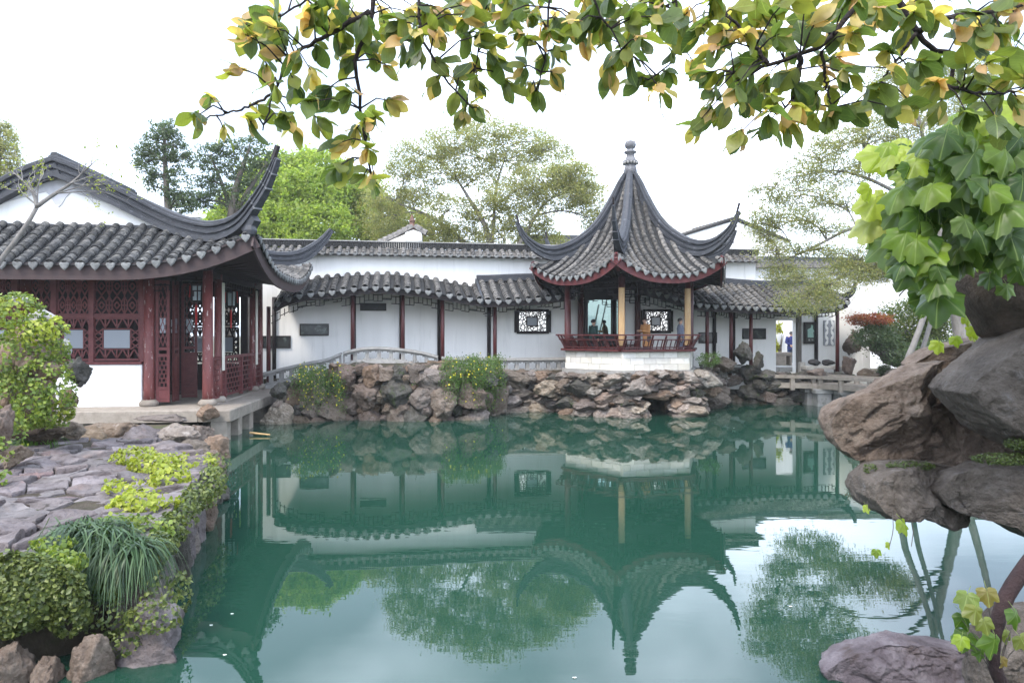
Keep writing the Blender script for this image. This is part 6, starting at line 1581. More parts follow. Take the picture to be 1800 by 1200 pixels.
tree('podocarpus_tree', 'tall airy olive-green tree on the right bank whose limbs reach over the walkway roof', 'tree', gb_(1690, 25), [[(1690, 690, 25, .24), (1688, 590, 25, .23), (1676, 520, 25, .2), (1655, 430, 25, .16), (1640, 330, 25, .11), (1620, 230, 25, .06), (1600, 140, 25, .03)], [(1660, 450, 25, .12), (1590, 395, 24.5, .09), (1500, 400, 24, .06), (1420, 440, 24, .04), (1345, 470, 24, .02)], [(1650, 400, 25, .10), (1560, 330, 25, .07), (1470, 300, 25, .04), (1400, 310, 25, .02)], [(1658, 470, 25, .09), (1580, 450, 24, .06), (1500, 480, 24, .04), (1440, 500, 24, .025)], [(1692, 600, 25, .16), (1720, 500, 25.4, .13), (1745, 380, 25.6, .09), (1740, 250, 25.6, .05), (1720, 150, 25.6, .03)]],
     [(1480, 245, 25, 50, 18), (1440, 275, 25, 54, 18), (1530, 235, 25, 46, 18), (1400, 310, 25, 44, 14), (1470, 310, 25, 54, 16), (1540, 290, 25, 46, 18), (1350, 340, 24.5, 36, 14), (1410, 350, 24.5, 52, 16), (1480, 355, 24.5, 46, 14), (1345, 380, 24, 34, 16), (1395, 385, 24, 44, 14), (1340, 410, 24, 26, 10), (1450, 400, 24, 44, 12), (1365, 440, 24, 40, 14), (1430, 440, 24, 36, 10), (1500, 450, 24, 44, 16), (1550, 470, 24, 44, 18), (1480, 485, 24, 54, 16), (1390, 490, 23.8, 36, 14), (1420, 530, 23.5, 48, 16, 1.4), (1460, 505, 23.5, 40, 12), (1380, 475, 24, 30, 10), (1570, 200, 25, 44, 18), (1610, 170, 25.4, 44, 20), (1650, 210, 25.6, 50, 20), (1700, 160, 25.6, 50, 22), (1590, 250, 25.4, 46, 18), (1530, 480, 24, 36, 12), (1640, 130, 25.5, 50, 20), (1580, 430, 25, 30, 18), (1720, 230, 26, 50, 20), (1760, 120, 26, 50, 24), (1560, 130, 25, 36, 16)], lf_olive, m_bark_pale, .105, 2700, .40, .28, seed=7, twigs=14, reach=3.0)
tree('pine', 'pale grey-green tree peeking in at the far left edge above the hall roof', 'tree', gb_(-10, 30), [[(-10, 600, 30, .25), (-10, 380, 30, .2), (0, 250, 30, .08)]], [(0, 240, 30, 28, 16), (14, 262, 30, 22, 14), (-20, 265, 30, 30, 20), (10, 285, 30, 26, 14), (22, 300, 30, 20, 12), (-10, 310, 30, 30, 18), (0, 225, 30, 18, 10)], lf_pale, m_bark_pale, .12, 1300, .28, .4, seed=8)
# leaning poles / twin trunks on the right bank
def pole(label, pts):
    q = spline([(*P(a, c, d), r_) for a, c, d, r_ in pts], 12); b = MB(); b.tube([v[:3] for v in q], [v[3] for v in q], 9); return solo('leaning_trunk', b, m_bark_pale, label, 'trunk', None, smooth=True)
pole('left of two pale mottled trunks leaning right behind the big boulder', [(1585, 690, 17, .085), (1590, 650, 17, .08), (1612, 590, 17, .07), (1632, 530, 17, .065), (1650, 450, 17, .05)])
pole('right, thinner one of two pale mottled trunks leaning behind the big boulder', [(1605, 690, 17.3, .065), (1613, 645, 17.3, .06), (1635, 570, 17.3, .052), (1652, 500, 17.3, .045), (1668, 430, 17.3, .045)])
# shrubs on the right bank
def shrub(name, label, px, py, d, rx, ry, leafm, n, size, stem=True, cat='shrub', width=.5, up=.3, droop=0., seed=1, flat=None):
    c = P(px, py, d); RX, RZ = rx * d / F, ry * d / F; base = (c.x, c.y, max(0, c.z - RZ * 1.4)); o = thing(name, label, cat, base); sb = MB(); rs_ = random.Random(seed)
    nc = 14; cc = ell(nc, seed, .5) * np.array((RX, RX * .8, RZ)) + np.array(c)
    for q in cc: sb.tube([Vector((rs_.uniform(-.1, .1), rs_.uniform(-.1, .1), 0)), (Vector(q) - Vector(base)) * .5 + Vector((0, 0, .1)), Vector(q) - Vector(base)], [.03, .02, .008], 5)
    part('stem', sb, m_bark_mid, o, kind='stuff')
    r_ = np.random.default_rng(seed); cl = ell(max(8, n // 30), seed + 50, .6) * np.array((RX, RX * .8, RZ)) + np.array(c); idx = r_.integers(0, len(cl), n)
    C = cl[idx] + r_.normal(size=(n, 3)) * np.array((RX, RX, RZ)) * .16; V, Fs = leaf_cloud(C - np.array(base), np.full(n, size), up, width, .1, droop, seed=seed); tag(link('foliage', npmesh('foliage', V, Fs, leafm), o), kind='stuff'); return o
shrub('maple_shrub', 'low flat-topped shrub with coppery red leaves against the white wall', 1530, 562, 28.5, 38, 11, leafmat('coppery_maple_leaf', [(.16, .035, .02), (.26, .065, .03), (.28, .14, .05)], .4, 1.6), 2600, .10, up=.6, seed=21)
shrub('dark_shrub', 'dark green shrub directly below the red leaves', 1540, 592, 28.2, 38, 22, lf_dark, 3600, .11, seed=22)
shrub('round_bush', 'olive green rounded bush right of the red shrub', 1600, 572, 30, 58, 42, leafmat('olive_bush_leaf', [(.05, .085, .02), (.10, .14, .035), (.17, .18, .05)], .35, 1.6), 6500, .13, seed=23)
shrub('round_bush', 'taller green bush at the far right behind the leaning trunks', 1680, 580, 30, 70, 58, leafmat('green_bush_leaf', [(.04, .08, .02), (.09, .13, .035), (.18, .2, .05)], .35, 1.6), 8500, .13, seed=24)
shrub('dark_shrub', 'shaded dark shrub under the taller bush at the right', 1650, 625, 28, 90, 26, lf_dark, 6000, .12, seed=25)
shrub('fern', 'feathery light green plant beside the right corner of the pale plinth', 1246, 632, 26.6, 22, 12, leafmat('fern_leaf', [(.06, .12, .02), (.12, .2, .05)], .4), 900, .10, width=.22, seed=26)
shrub('potted_plant', 'yellow-green sapling behind the low stone stand in the doorway view', 1370, 595, 36.5, 10, 24, leafmat('yellow_sapling_leaf', [(.25, .28, .02), (.36, .36, .05)], .4), 300, .2, seed=27)
shrub('low_grass_clump', 'small green grassy clump between the rocks behind the bridge', 1556, 655, 29.4, 16, 12, lf_dark, 700, .14, width=.15, up=0, droop=-.4, seed=28, cat='grass clump')
# ------------------------------------------------------------------ small-leaved ivy patches
ivy_y = leafmat('sunlit_yellow_ivy_leaf', [(.17, .22, .02), (.26, .31, .03), (.34, .36, .06)], .35, 1.5)
ivy_g = leafmat('green_ivy_leaf', [(.075, .125, .022), (.15, .215, .035), (.28, .33, .06)], .35, 1.6)
ivy_d = leafmat('dusky_ivy_leaf', [(.045, .07, .02), (.09, .12, .03), (.19, .22, .06)], .3, 1.5)
def ivy(label, blobs, m_, size, dens, seed, up=.25, thr=-.42):
    "blobs: (px,py,d,rx,ry[,rdepth px]) - leaves on the camera-side shell of each"
    Vs, Fs, k = [], [], 0; r_ = np.random.default_rng(seed)
    for i, bl in enumerate(blobs):
        px, py, d, rx, ry = bl[:5]; c = np.array(P(px, py, d)); s_ = np.array((rx * d / F, (bl[5] if len(bl) > 5 else min(rx, ry) * 1.3) * d / F, ry * d / F)); n = int(dens * rx * ry / 100)
        v = unit(r_.normal(size=(n, 3))); 
        keep = (v[:, 1] < .35) & ((fbm(v * 2.3 + i * 7.7, 2, seed) > thr)); v = v[keep]; C = c + v * s_ * r_.uniform(.92, 1.06, len(v))[:, None] + r_.normal(size=(len(v), 3)) * size * .28
        V, F_ = leaf_cloud(C, np.full(len(C), size), up, .78, .12, .3, out=v * 1.6, seed=seed * 31 + i); Vs.append(V); Fs.append(F_ + k); k += len(V)
    return solo_np('ivy', np.concatenate(Vs), np.concatenate(Fs), m_, label, 'ivy', None, 'stuff')
ivy('bright green ivy draped over the tall rock at the left edge', [(30, 560, 12.4, 42, 44), (85, 600, 12.5, 32, 40), (20, 630, 12.3, 40, 40), (80, 690, 12.3, 44, 60), (30, 705, 12.2, 46, 50), (105, 640, 12.8, 14, 40), (100, 715, 12.6, 26, 34)], ivy_g, .078, 84, 31, thr=-.16)
ivy('yellow ivy leaves catching light on top of the left rock', [(20, 550, 12.2, 36, 24), (60, 585, 12.2, 40, 20), (100, 588, 12.3, 18, 30), (112, 720, 12.5, 16, 20)], ivy_y, .08, 46, 32)
ivy('ivy strand hanging beside the pink rock at the left edge', [(25, 770, 11.2, 18, 46), (5, 870, 9.8, 10, 40), (5, 790, 10.4, 12, 20)], ivy_g, .075, 60, 33)
def gz(px, py, z): return (CH - z) * F / (py - HZ)
ivy('lemon-yellow ivy spilling over the middle of the terrace edge', [(238, 802, gz(238, 802, .95), 34, 16, 34), (300, 850, gz(300, 850, .9), 34, 30, 40), (270, 820, gz(270, 820, .95), 40, 20, 30), (255, 885, gz(255, 885, .95), 52, 22, 50), (218, 850, gz(218, 850, .98), 26, 9, 40), (320, 880, gz(320, 880, .65), 18, 28, 30)], ivy_y, .075, 95, 34)
ivy('yellow-green ivy cushion at the far tip of the terrace', [(330, 820, gz(330, 820, .85), 44, 20, 44), (366, 825, gz(366, 825, .7), 12, 26, 30), (290, 812, gz(290, 812, .9), 34, 14, 30)], ivy_y, .078, 85, 35)
ivy('darker ivy mixed with yellow covering the terrace edge above the round pale stone', [(240, 940, gz(240, 940, .85), 52, 30, 50), (205, 925, gz(205, 925, .92), 34, 16, 40), (232, 985, gz(232, 985, .75), 30, 26, 30), (195, 1020, gz(195, 1020, .6), 30, 30, 30), (285, 925, gz(285, 925, .6), 20, 34, 30), (270, 980, gz(270, 980, .5), 26, 24, 30)], ivy_g, .068, 90, 36)
ivy('ivy curtain of mixed greens trailing down the water side of the terrace edge', [(a + 8, c + 14 + 14 * (k_ % 2), gz(a + 8, c + 14, .80), 20, 16 + 6 * (k_ % 3), 30) for k_, (a, c) in enumerate(_ep)], ivy_d, .06, 105, 41)
ivy('thick dark ivy hanging down the lower left corner of the terrace', [(30, 1040, 6.18, 105, 66, 14), (118, 1060, 6.2, 34, 56, 12), (40, 1010, 6.2, 70, 34, 16), (10, 1070, 6.12, 60, 50, 16)], ivy_d, .050, 115, 37, thr=-.2)
ivy('green ivy rim along the near edge of the flagstones', [(60, 992, 6.3, 80, 14, 22), (95, 955, 6.6, 36, 9, 30), (110, 985, 6.35, 40, 16, 20)], ivy_g, .052, 80, 38)
ivy('small dusky ivy growing on the two lower ledges by the water', [(290, 1015, gz(290, 1015, .66), 44, 14, 30), (318, 1040, gz(318, 1040, .45), 16, 34, 26), (270, 1085, gz(270, 1085, .42), 50, 22, 26), (190, 1085, gz(190, 1085, .4), 40, 30, 26), (215, 1130, gz(215, 1130, .2), 30, 20, 20), (285, 1050, gz(285, 1050, .58), 34, 9, 24)], ivy_d, .045, 42, 39)
# moss cushions under the boulders at the right
ivy('dark green moss in the gap beneath the large brown boulder', [(1600, 818, 6.25, 40, 7, 20), (1530, 824, 6.35, 10, 10, 12), (1770, 806, 5.7, 60, 9, 26), (1810, 780, 5.7, 40, 12, 26)], leafmat('moss_frond', [(.03, .05, .008), (.07, .10, .015)], .2), .018, 420, 40)
# ------------------------------------------------------------------ grass tufts
def tuft(label, px, py, z, n, length, m_, seed, spread=.25, w=.010):
    c = G(px, py, z); r_ = np.random.default_rng(seed); K = 6; t = np.linspace(0, 1, K)
    a = r_.uniform(0, 2 * np.pi, n); l = length * r_.uniform(.6, 1.25, n); b0 = np.stack([r_.normal(size=n) * spread, r_.normal(size=n) * spread * .6, np.zeros(n)], 1); up_ = r_.uniform(.45, .95, n)
    D = np.stack([np.cos(a), np.sin(a), np.zeros(n)], 1); D[:, 1] -= .35; D[:, 0] += .1
    Pp = b0[:, None] + D[:, None] * (t ** 1.3)[None, :, None] * l[:, None, None] * .75; Pp[:, :, 2] += (np.sin(t * np.pi * .5)[None] * up_[:, None] * .75 - (t ** 2.6)[None] * 1.05) * l[:, None]
    S_ = np.cross(D, np.array((0, 0, 1.0))); S_ = unit(S_); wv_ = w * (1 - t ** 2 * .9)
    L_ = Pp - S_[:, None] * wv_[None, :, None]; R_ = Pp + S_[:, None] * wv_[None, :, None]; V = np.stack([L_, R_], 2).reshape(n, K * 2, 3)
    f = np.array([(2 * i, 2 * i + 1, 2 * i + 3, 2 * i + 2) for i in range(K - 1)]); Fs = (np.arange(n)[:, None, None] * K * 2 + f[None]).reshape(-1, 4)
    return solo_np('grass_tuft', V.reshape(-1, 3) + np.array(c), Fs, m_, label, 'grass', None, 'stuff')
gr_m = leafmat('mondo_grass_blade', [(.018, .045, .018), (.04, .085, .03), (.08, .13, .05)], .25, 1.6)
tuft('long dark green grass fountain spilling over the terrace edge', 160, 948, ZTR + .05, 1100, .56, gr_m, 51, .14)
tuft('second darker grass fountain hanging beside the first one', 215, 972, ZTR - .05, 900, .50, gr_m, 52, .12)
tuft('small fresh green grass clump at the back of the terrace', 58, 778, ZTR, 500, .38, leafmat('fresh_grass_blade', [(.05, .12, .015), (.10, .2, .03)], .3), 53, .16, .011)
# ------------------------------------------------------------------ jasmine with yellow flowers hanging over the banks
jl = leafmat('jasmine_leaf', [(.05, .10, .025), (.09, .17, .04), (.15, .22, .06)], .4, 1.7); jf = leafmat('yellow_jasmine_petal', [(.75, .60, .03), (.85, .75, .10)], .3, 1.2)
def jasmine(label, box_, n, nf, strands, seed, dz=.0):
    x0, x1, y0, y1 = box_; r_ = np.random.default_rng(seed); rs_ = random.Random(seed); pc = (x0 + x1) / 2; c0 = Vector((float(fX(pc)), float(fY(pc)), 0)); o = thing('jasmine_shrub', label, 'flowering shrub', c0)
    sb = MB(); C = []; FC = []
    for k in range(strands):
        px = rs_.uniform(x0, x1); yb = rs_.uniform(y0 + (y1 - y0) * .45, y1); d0 = float(fY(px)) - .15
        a = P(px, y0 + rs_.uniform(-6, 8), d0 + .35); e = P(px + rs_.uniform(-9, 9), yb, d0 - rs_.uniform(0, .35)); m_ = a.lerp(e, .4) + Vector((rs_.uniform(-.1, .1), -.28, .10)); q = spline([a, m_, e], 12)
        sb.tube([v - np.array(c0) for v in q], [.012] * 6 + [.007] * 6, 4)
        t_ = r_.uniform(0, 11, n // strands).astype(int); C.append(q[t_] + r_.normal(size=(len(t_), 3)) * np.array((.09, .07, .07))); t_ = r_.uniform(0, 11, max(1, nf // strands)).astype(int); FC.append(q[t_] + r_.normal(size=(len(t_), 3)) * .08 + np.array((0, -.10, 0)))
    part('stem', sb, solid('green_stem', (.12, .13, .06)), o, kind='stuff')
    V, Fs = leaf_cloud(np.concatenate(C) - np.array(c0), .075, .1, .42, .1, .4, seed=seed); tag(link('foliage', npmesh('foliage', V, Fs, jl), o), kind='stuff')
    FC = np.concatenate(FC) - np.array(c0); Cs = np.repeat(FC, 4, 0) + r_.normal(size=(len(FC) * 4, 3)) * .012; V, Fs = leaf_cloud(Cs, .055, 0, .7, .1, 0, seed=seed + 1); tag(link('blossom', npmesh('blossom', V, Fs, jf), o), kind='stuff'); return o
jasmine('green winter jasmine with tiny yellow flowers cascading down the middle of the tall rock bank', (786, 884, 632, 728), 9000, 110, 46, 61)
jasmine('thin winter jasmine dotted with yellow flowers on the rocks beside the hall platform', (524, 604, 648, 732), 4200, 110, 34, 62)
tree('seedling', 'wispy seedling sprouting on the rock bank top left of the jasmine', 'plant', tuple(P(738, 640, 25.0)), [[(738, 660, 25, .012), (735, 640, 25, .01), (730, 625, 25, .005)]], [(730, 690, 24.2, 8, 18, .6)], jl, m_bark_mid, .06, 900, .12, seed=9, twigs=2)

# ------------------------------------------------------------------ bare young tree at the left
o = thing('young_tree', 'nearly bare young tree with a few yellow buds in front of the left gable', 'tree', (*P(-40, 700, 14)[:2], .7))
b0 = o.location.copy(); tb = MB(); lb = MB(); bud = []
def br_(pts, r0, r1, d=14.0, into=None):
    q = spline([P(a, c, d + k * .12) for k, (a, c) in enumerate(pts)], 14); (into or lb).tube([v - np.array(b0) for v in q], list(np.linspace(r0, r1, 14)), 7); return q
br_([(-60, 700), (-40, 560), (-8, 470), (22, 430), (50, 390), (66, 362)], .075, .04, into=tb)
rs = random.Random(8)
def fan(start, dirs, ln, r0, depth):
    for a in dirs:
        l = ln * rs.uniform(.7, 1.2); e = (start[0] + l * math.cos(a), start[1] - l * math.sin(a)); m_ = ((start[0] + e[0]) / 2 + rs.uniform(-4, 4), (start[1] + e[1]) / 2 - rs.uniform(-2, 6))
        br_([start, m_, e], r0, r0 * .45, 14 + rs.uniform(-.3, .3))
        if rs.random() < .75: bud.append(e)
        if depth > 0: fan(e, [a + rs.uniform(-.7, .7) for _ in range(2)], l * .62, r0 * .5, depth - 1); fan(m_, [a + rs.choice((-.8, .8))], l * .5, r0 * .4, depth - 1)
br_([(66, 362), (90, 345), (125, 322), (160, 290)], .045, .016)
br_([(64, 365), (58, 340), (40, 318), (20, 300)], .03, .01)
fan((125, 322), [.9, .35, -.1], 50, .016, 2); fan((66, 362), [1.9, 1.5, 2.4], 46, .02, 2); fan((40, 318), [2.6, 1.8], 34, .012, 1); fan((160, 290), [.5, 1.2], 28, .010, 1); fan((100, 340), [.25, 0.05], 70, .014, 2); fan((58, 345), [1.2], 40, .014, 1)
part('trunk', tb, m_bark_pale, o, smooth=True); part('twig', lb, m_bark_pale, o, smooth=True, kind='stuff')
Cb = np.array([P(a + rs.uniform(-5, 5), c + rs.uniform(-5, 5), 14) for a, c in bud for _ in range(4)]) - np.array(b0); V, Fs = leaf_cloud(Cb, .06, .3, .5, seed=71); tag(link('bud_leaves', npmesh('bud_leaves', V, Fs, ivy_y), o), kind='stuff')

# ------------------------------------------------------------------ leaves
def grid_leaf(name, m, L=.11, W=.055, bend=.25, cup=.25, n=6, seed=0, obov=1.2):
    "obovate leaf with midrib fold and bend, base at origin, tip along +y, short stalk"
    r = random.Random(seed); b = MB(); rows = []
    for i in range(n + 1):
        t = i / n; w = W * (math.sin(math.pi * min(1, t ** obov * 1.0)) ** .62 if 0 < t < 1 else .02)
        w = max(w, .002)
        y = L * t; z = -bend * L * t * t
        rows.append([(x * w, y, z + cup * w * abs(x) + .004 * math.sin(9 * t + seed + x * 2)) for x in (-1, -.5, 0, .5, 1)])
    V = [p for q in rows for p in q]; Fs = []
    for i in range(n):
        for j in range(4): a = i * 5 + j; Fs.append((a, a + 1, a + 6, a + 5))
    b.add(V, Fs); b.tube([(0, -.022, .004), (0, 0, 0), (0, L * .5, -bend * L * .25 - .002)], [.0016, .0014, .0008], 4)
    return b.mesh(name, m, True)
def lobed_leaf(name, m, S_=.11, droop=.35, seed=0):
    "five-pointed ivy leaf, stalk at origin, middle lobe along +y"
    r = random.Random(seed); out = []
    lob = [(0, 1.0), (7, .93), (13, .86), (19, .80), (26, .70), (33, .69), (41, .78), (50, .90), (57, .83), (65, .76), (75, .66), (86, .60), (98, .62), (108, .64), (118, .57), (132, .47), (150, .38), (168, .26)]
    ang = [(-a, q) for a, q in lob[::-1] if a > 0] + lob
    for a, q in ang:
        an = R(90 - a); q *= r.uniform(.95, 1.05); out.append((q * math.cos(an), q * math.sin(an)))
    b = MB(); V = [(0, 0, 0)]; n = len(out)
    def z(x, y): rr_ = math.hypot(x, y); an = math.atan2(x, y); return -droop * rr_ ** 1.7 + .07 * rr_ * math.cos(an * 6.9) - .22 * x * x + .05 * math.sin(5 * y + seed) + .03 * math.sin(3 * x + seed)
    for k in (.4, .75, 1.0):
        for x, y in out: V.append((x * k * S_, y * k * S_, z(x * k, y * k) * S_))
    Fs = [(0, 1 + i, 2 + i) for i in range(n - 1)] + [(1 + o_ * n + i, 1 + n + o_ * n + i, 2 + n + o_ * n + i, 2 + o_ * n + i) for o_ in (0, 1) for i in range(n - 1)]
    b.add(V, Fs); b.tube([(0, -.75 * S_, -.18 * S_), (0, -.3 * S_, .0), (0, 0, .002)], [.0022, .002, .0016], 4)
    return b.mesh(name, m, True)
def orient(c, tip, nrm, roll=0., s=1.0):
    y = Vector(tip).normalized(); z = Vector(nrm); z = (z - y * z.dot(y)); z = z.normalized() if z.length > 1e-3 else y.orthogonal().normalized(); x = y.cross(z)
    return frame(c, x * s, y * s, z * s)
ov_dark = leafmat('magnolia_leaf_dark', [(.055, .092, .03), (.085, .128, .038), (.125, .165, .05)], .55, 2.0, .4, False, .5, veins=-1)
ov_mid = leafmat('magnolia_leaf_green', [(.12, .16, .035), (.18, .21, .045), (.26, .27, .06)], .55, 1.7, .4, False, veins=-1)
ov_yel = leafmat('magnolia_leaf_young', [(.42, .40, .12), (.52, .40, .15), (.54, .34, .20)], .58, 1.6, .4, False)
LV = {'d': [grid_leaf('leaf', ov_dark, .140, .041, (.1, .2, .3, .4)[i], .13, seed=i) for i in range(4)], 'm': [grid_leaf('leaf', ov_mid, .130, .038, (.12, .25, .35, .5)[i], .15, seed=i + 4) for i in range(4)], 'y': [grid_leaf('leaf', ov_yel, .115, .033, (.15, .35, .5)[i], .18, seed=i + 8) for i in range(3)]}
ovh = thing('overhanging_tree', 'dark-barked tree whose leafy green and yellow branches hang across the top of the view', 'tree', (4.6, 1.6, .6))
ob = ovh.location.copy(); DB = 3.3
tb = MB(); tq = spline([(4.6, 1.6, .55), (4.5, 1.8, 2.6), (4.2, 2.2, 4.6), (3.4, 2.8, 5.9), (2.2, 3.3, 6.3), (.6, 3.5, 6.2), (-1.0, 3.4, 6.0)], 26); tb.tube([v - np.array(ob) for v in tq], list(np.linspace(.24, .05, 26)), 10); part('trunk', tb, m_bark, ovh, smooth=True)
branches = [([(672, -420), (668, -150), (655, 0), (645, 60), (622, 100), (628, 140), (635, 200), (645, 270), (652, 305)], .016), ([(650, 20), (605, 45), (560, 70), (520, 95), (495, 130), (482, 165), (462, 230)], .010), ([(725, -300), (735, 0), (745, 70), (775, 125), (805, 165), (830, 190)], .011), ([(960, -300), (966, 0), (962, 60), (955, 120), (942, 160)], .008), ([(1040, -240), (1050, 15), (1075, 55), (1092, 88)], .008),
    ([(1640, -500), (1560, -120), (1512, 0), (1480, 42), (1440, 86), (1400, 97), (1345, 118), (1290, 128)], .022), ([(1408, 98), (1402, 140), (1398, 168), (1372, 196)], .012), ([(1445, 90), (1450, 140), (1465, 205)], .007), ([(1350, 112), (1310, 60), (1270, 20), (1230, -20)], .009), ([(1700, -480), (1620, -120), (1580, 0), (1606, 45), (1622, 72), (1650, 90), (1676, 98), (1672, 140), (1664, 168)], .026), ([(1618, 55), (1650, 35), (1720, 24), (1800, 10), (1860, 0)], .012), ([(1660, 150), (1700, 160), (1760, 165), (1820, 150)], .008), ([(1610, 60), (1580, 100), (1545, 150)], .008), ([(482, 165), (430, 190), (360, 208)], .006), ([(1180, -200), (1190, 10), (1200, 60), (1180, 110), (1140, 140)], .007), ([(860, -260), (850, 0), (846, 60), (835, 120)], .007), ([(600, -200), (560, -20), (490, 30), (440, 50)], .008)]
bpts = []; bb = MB(); rs = random.Random(21)
for pts, r0 in branches:
    d0 = DB + rs.uniform(-.2, .25); q = spline([P(a, c, d0 + .03 * k) for k, (a, c) in enumerate(pts)], 26)
    q[1:-1] += np.array([[rs.uniform(-.006, .006) for _ in range(3)] for _ in range(24)])
    bb.tube([v - np.array(ob) for v in q], list(np.linspace(r0 * 1.25, max(.0035, r0 * .35), 26)), 7); bpts += [Vector(v) for v in q]
    s0 = Vector(q[0]); k = min(range(len(tq)), key=lambda i: (Vector(tq[i][:3]) - s0).length)
    if pts[0][1] < -100: bb.tube([Vector(tq[k][:3]) - ob, (Vector(tq[k][:3]) + s0) / 2 - ob, s0 - ob], [r0 * 1.8, r0 * 1.5, r0 * 1.25], 7)
part('branch', bb, m_bark, ovh, smooth=True)
tips = [(345, 205), (370, 172), (395, 232), (415, 118), (440, 215), (455, 185), (430, 60), (450, 30), (480, 20), (500, 60), (520, 100), (470, 120), (480, 150), (520, 150), (550, 130), (560, 90), (590, 60), (600, 20), (550, 20), (640, 30), (640, 80), (610, 110), (590, 180), (560, 210), (515, 225), (500, 200), (615, 165), (660, 100), (690, 120), (700, 40), (680, 60), (690, 178), (730, 100), (715, 20), (750, 30), (600, 250), (625, 230), (640, 215), (610, 290), (640, 308), (660, 325), (645, 265), (660, 205), (590, 296),
    (770, 60), (780, 110), (760, 150), (800, 40), (820, 60), (810, 130), (830, 110), (850, 60), (860, 20), (840, 150), (800, 170), (815, 205), (840, 190), (780, 20), (870, 108), (900, 150), (910, 120), (935, 150), (945, 168), (960, 100), (985, 135), (930, 70), (960, 50), (910, 60), (900, 30), (940, 20), (980, 40), (990, 92), (1010, 30), (1030, 78), (1050, 60), (1040, 20), (1075, 40), (1090, 90), (1070, 130), (1110, 100), (1120, 140), (1145, 140), (1165, 165), (1110, 30), (1150, 40), (1130, 70), (1180, 90), (1175, 130),
    (1200, 30), (1190, 60), (1230, 50), (1260, 30), (1290, 20), (1250, 90), (1220, 110), (1280, 70), (1310, 60), (1330, 30), (1360, 20), (1350, 60), (1300, 110), (1330, 100), (1270, 130), (1290, 160), (1250, 160), (1240, 200), (1222, 222), (1270, 190), (1310, 190), (1340, 150), (1380, 130), (1370, 60), (1400, 40), (1420, 70), (1440, 30), (1390, 90), (1410, 150), (1350, 205), (1300, 235), (1345, 228), (1385, 220), (1425, 200), (1430, 170), (1450, 130), (1470, 60), (1500, 60), (1480, 100), (1490, 130), (1460, 200), (1500, 190), (1530, 178), (1460, 160), (1540, 150),
    (1560, 90), (1590, 60), (1560, 20), (1600, 130), (1580, 120), (1620, 110), (1640, 150), (1600, 180), (1580, 190), (1650, 190), (1690, 60), (1700, 110), (1680, 140), (1720, 150), (1740, 110), (1760, 140), (1780, 90), (1720, 80), (1740, 180), (1700, 200), (1760, 220), (1790, 180), (1780, 40), (1700, 30), (1750, 20), (1640, 30), (1800, 130), (1640, 100), (1440, 100), (1310, 130), (640, 50), (600, 80), (570, 160), (540, 180), (490, 90), (460, 70), (620, 30), (690, 80), (730, 60), (670, 20), (580, 40), (1240, 130), (1320, 160), (1360, 170), (1400, 190), (1190, 20), (1160, 10), (1090, 15), (830, 25), (870, 70)]
tips += [(rs.uniform(430, 1800), rs.uniform(-14, 60)) for _ in range(75)]
tw = MB(); leaves = []
for (a, c) in tips:
    t = P(a, c, DB + rs.uniform(-.3, .35)); s0 = min(bpts, key=lambda q: (q - t).length + rs.uniform(0, .05)); L_ = (t - s0).length
    tw.tube([s0 - ob, s0.lerp(t, .5) + Vector((0, 0, .12 * L_)) - ob, t - ob], [.005, .0035, .0025], 5)
    ax = ((t - s0).normalized() * .7 + Vector((rs.uniform(-.3, .3), rs.uniform(-.5, .2), -.25))).normalized(); n = rs.randint(5, 7); e1 = ax.orthogonal().normalized(); e2 = ax.cross(e1); ph = rs.uniform(0, 6.28)
    young = rs.random() < .45
    for k in range(n):
        an = ph + 6.283 * k / n * 1.0 + rs.uniform(-.3, .3); sp = rs.uniform(.5, 1.15); ra = e1 * math.cos(an) + e2 * math.sin(an); tip_ = (ax * math.cos(sp) + ra * math.sin(sp) + Vector((0, 0, -.30))).normalized()
        nr = (ax * math.sin(sp) - ra * math.cos(sp)) * -1 + Vector((rs.uniform(-.5, .5), rs.uniform(-.9, .1), rs.uniform(.1, .8))); kind = rs.choices('dmy', (.26, .30, .44) if young else (.52, .34, .14))[0]
        leaves.append((t - ax * rs.uniform(0, .07), tip_, nr, kind, rs.uniform(.55, 1.0) * (1.12 if a > 1180 else 1.0)))
part('twig', tw, m_bark, ovh, smooth=True, kind='stuff')
rs.shuffle(leaves); stuffV = {'d': [], 'm': [], 'y': []}; sidx = {'d': [], 'm': [], 'y': []}
for i, (c, tp, nr, kd, s_) in enumerate(leaves):
    me = rs.choice(LV[kd]); M = orient(c - ob, tp, nr, s=s_)
    if i < 300: link('leaf', me, ovh, M)
    else:
        V = np.array([M @ v.co for v in me.vertices]); base = sum(len(q) for q in stuffV[kd]); stuffV[kd].append(V); sidx[kd] += [tuple(base + q for q in p.vertices) for p in me.polygons]
for kd, m_ in (('d', ov_dark), ('m', ov_mid), ('y', ov_yel)):
    m2 = m_.copy(); m2.name = m_.name + '_mass'; t_ = m2.node_tree
    g = t_.nodes.new('ShaderNodeNewGeometry')
    for l in list(t_.links):
        if l.from_node.type == 'OBJECT_INFO': t_.links.new(g.outputs['Random Per Island'], l.to_socket)
    me = bpy.data.meshes.new('foliage'); me.from_pydata(np.concatenate(stuffV[kd]).tolist(), [], sidx[kd]); me.update(); me.polygons.foreach_set('use_smooth', [True] * len(me.polygons)); me.materials.append(m2); tag(link('foliage', me, ovh), kind='stuff')
# crown leaves added above the frame, out of view, to shade the boulders
Cc = ell(4600, 77, .1) * np.array((3.2, 3.2, .8)) + np.array((5.2, 4.4, 6.9)); V, Fs = leaf_cloud(Cc - np.array(ob), .13, .5, .5, .1, .2, seed=78); tag(link('shade_crown', npmesh('shade_crown', V, Fs, lf_dark), ovh), kind='stuff')

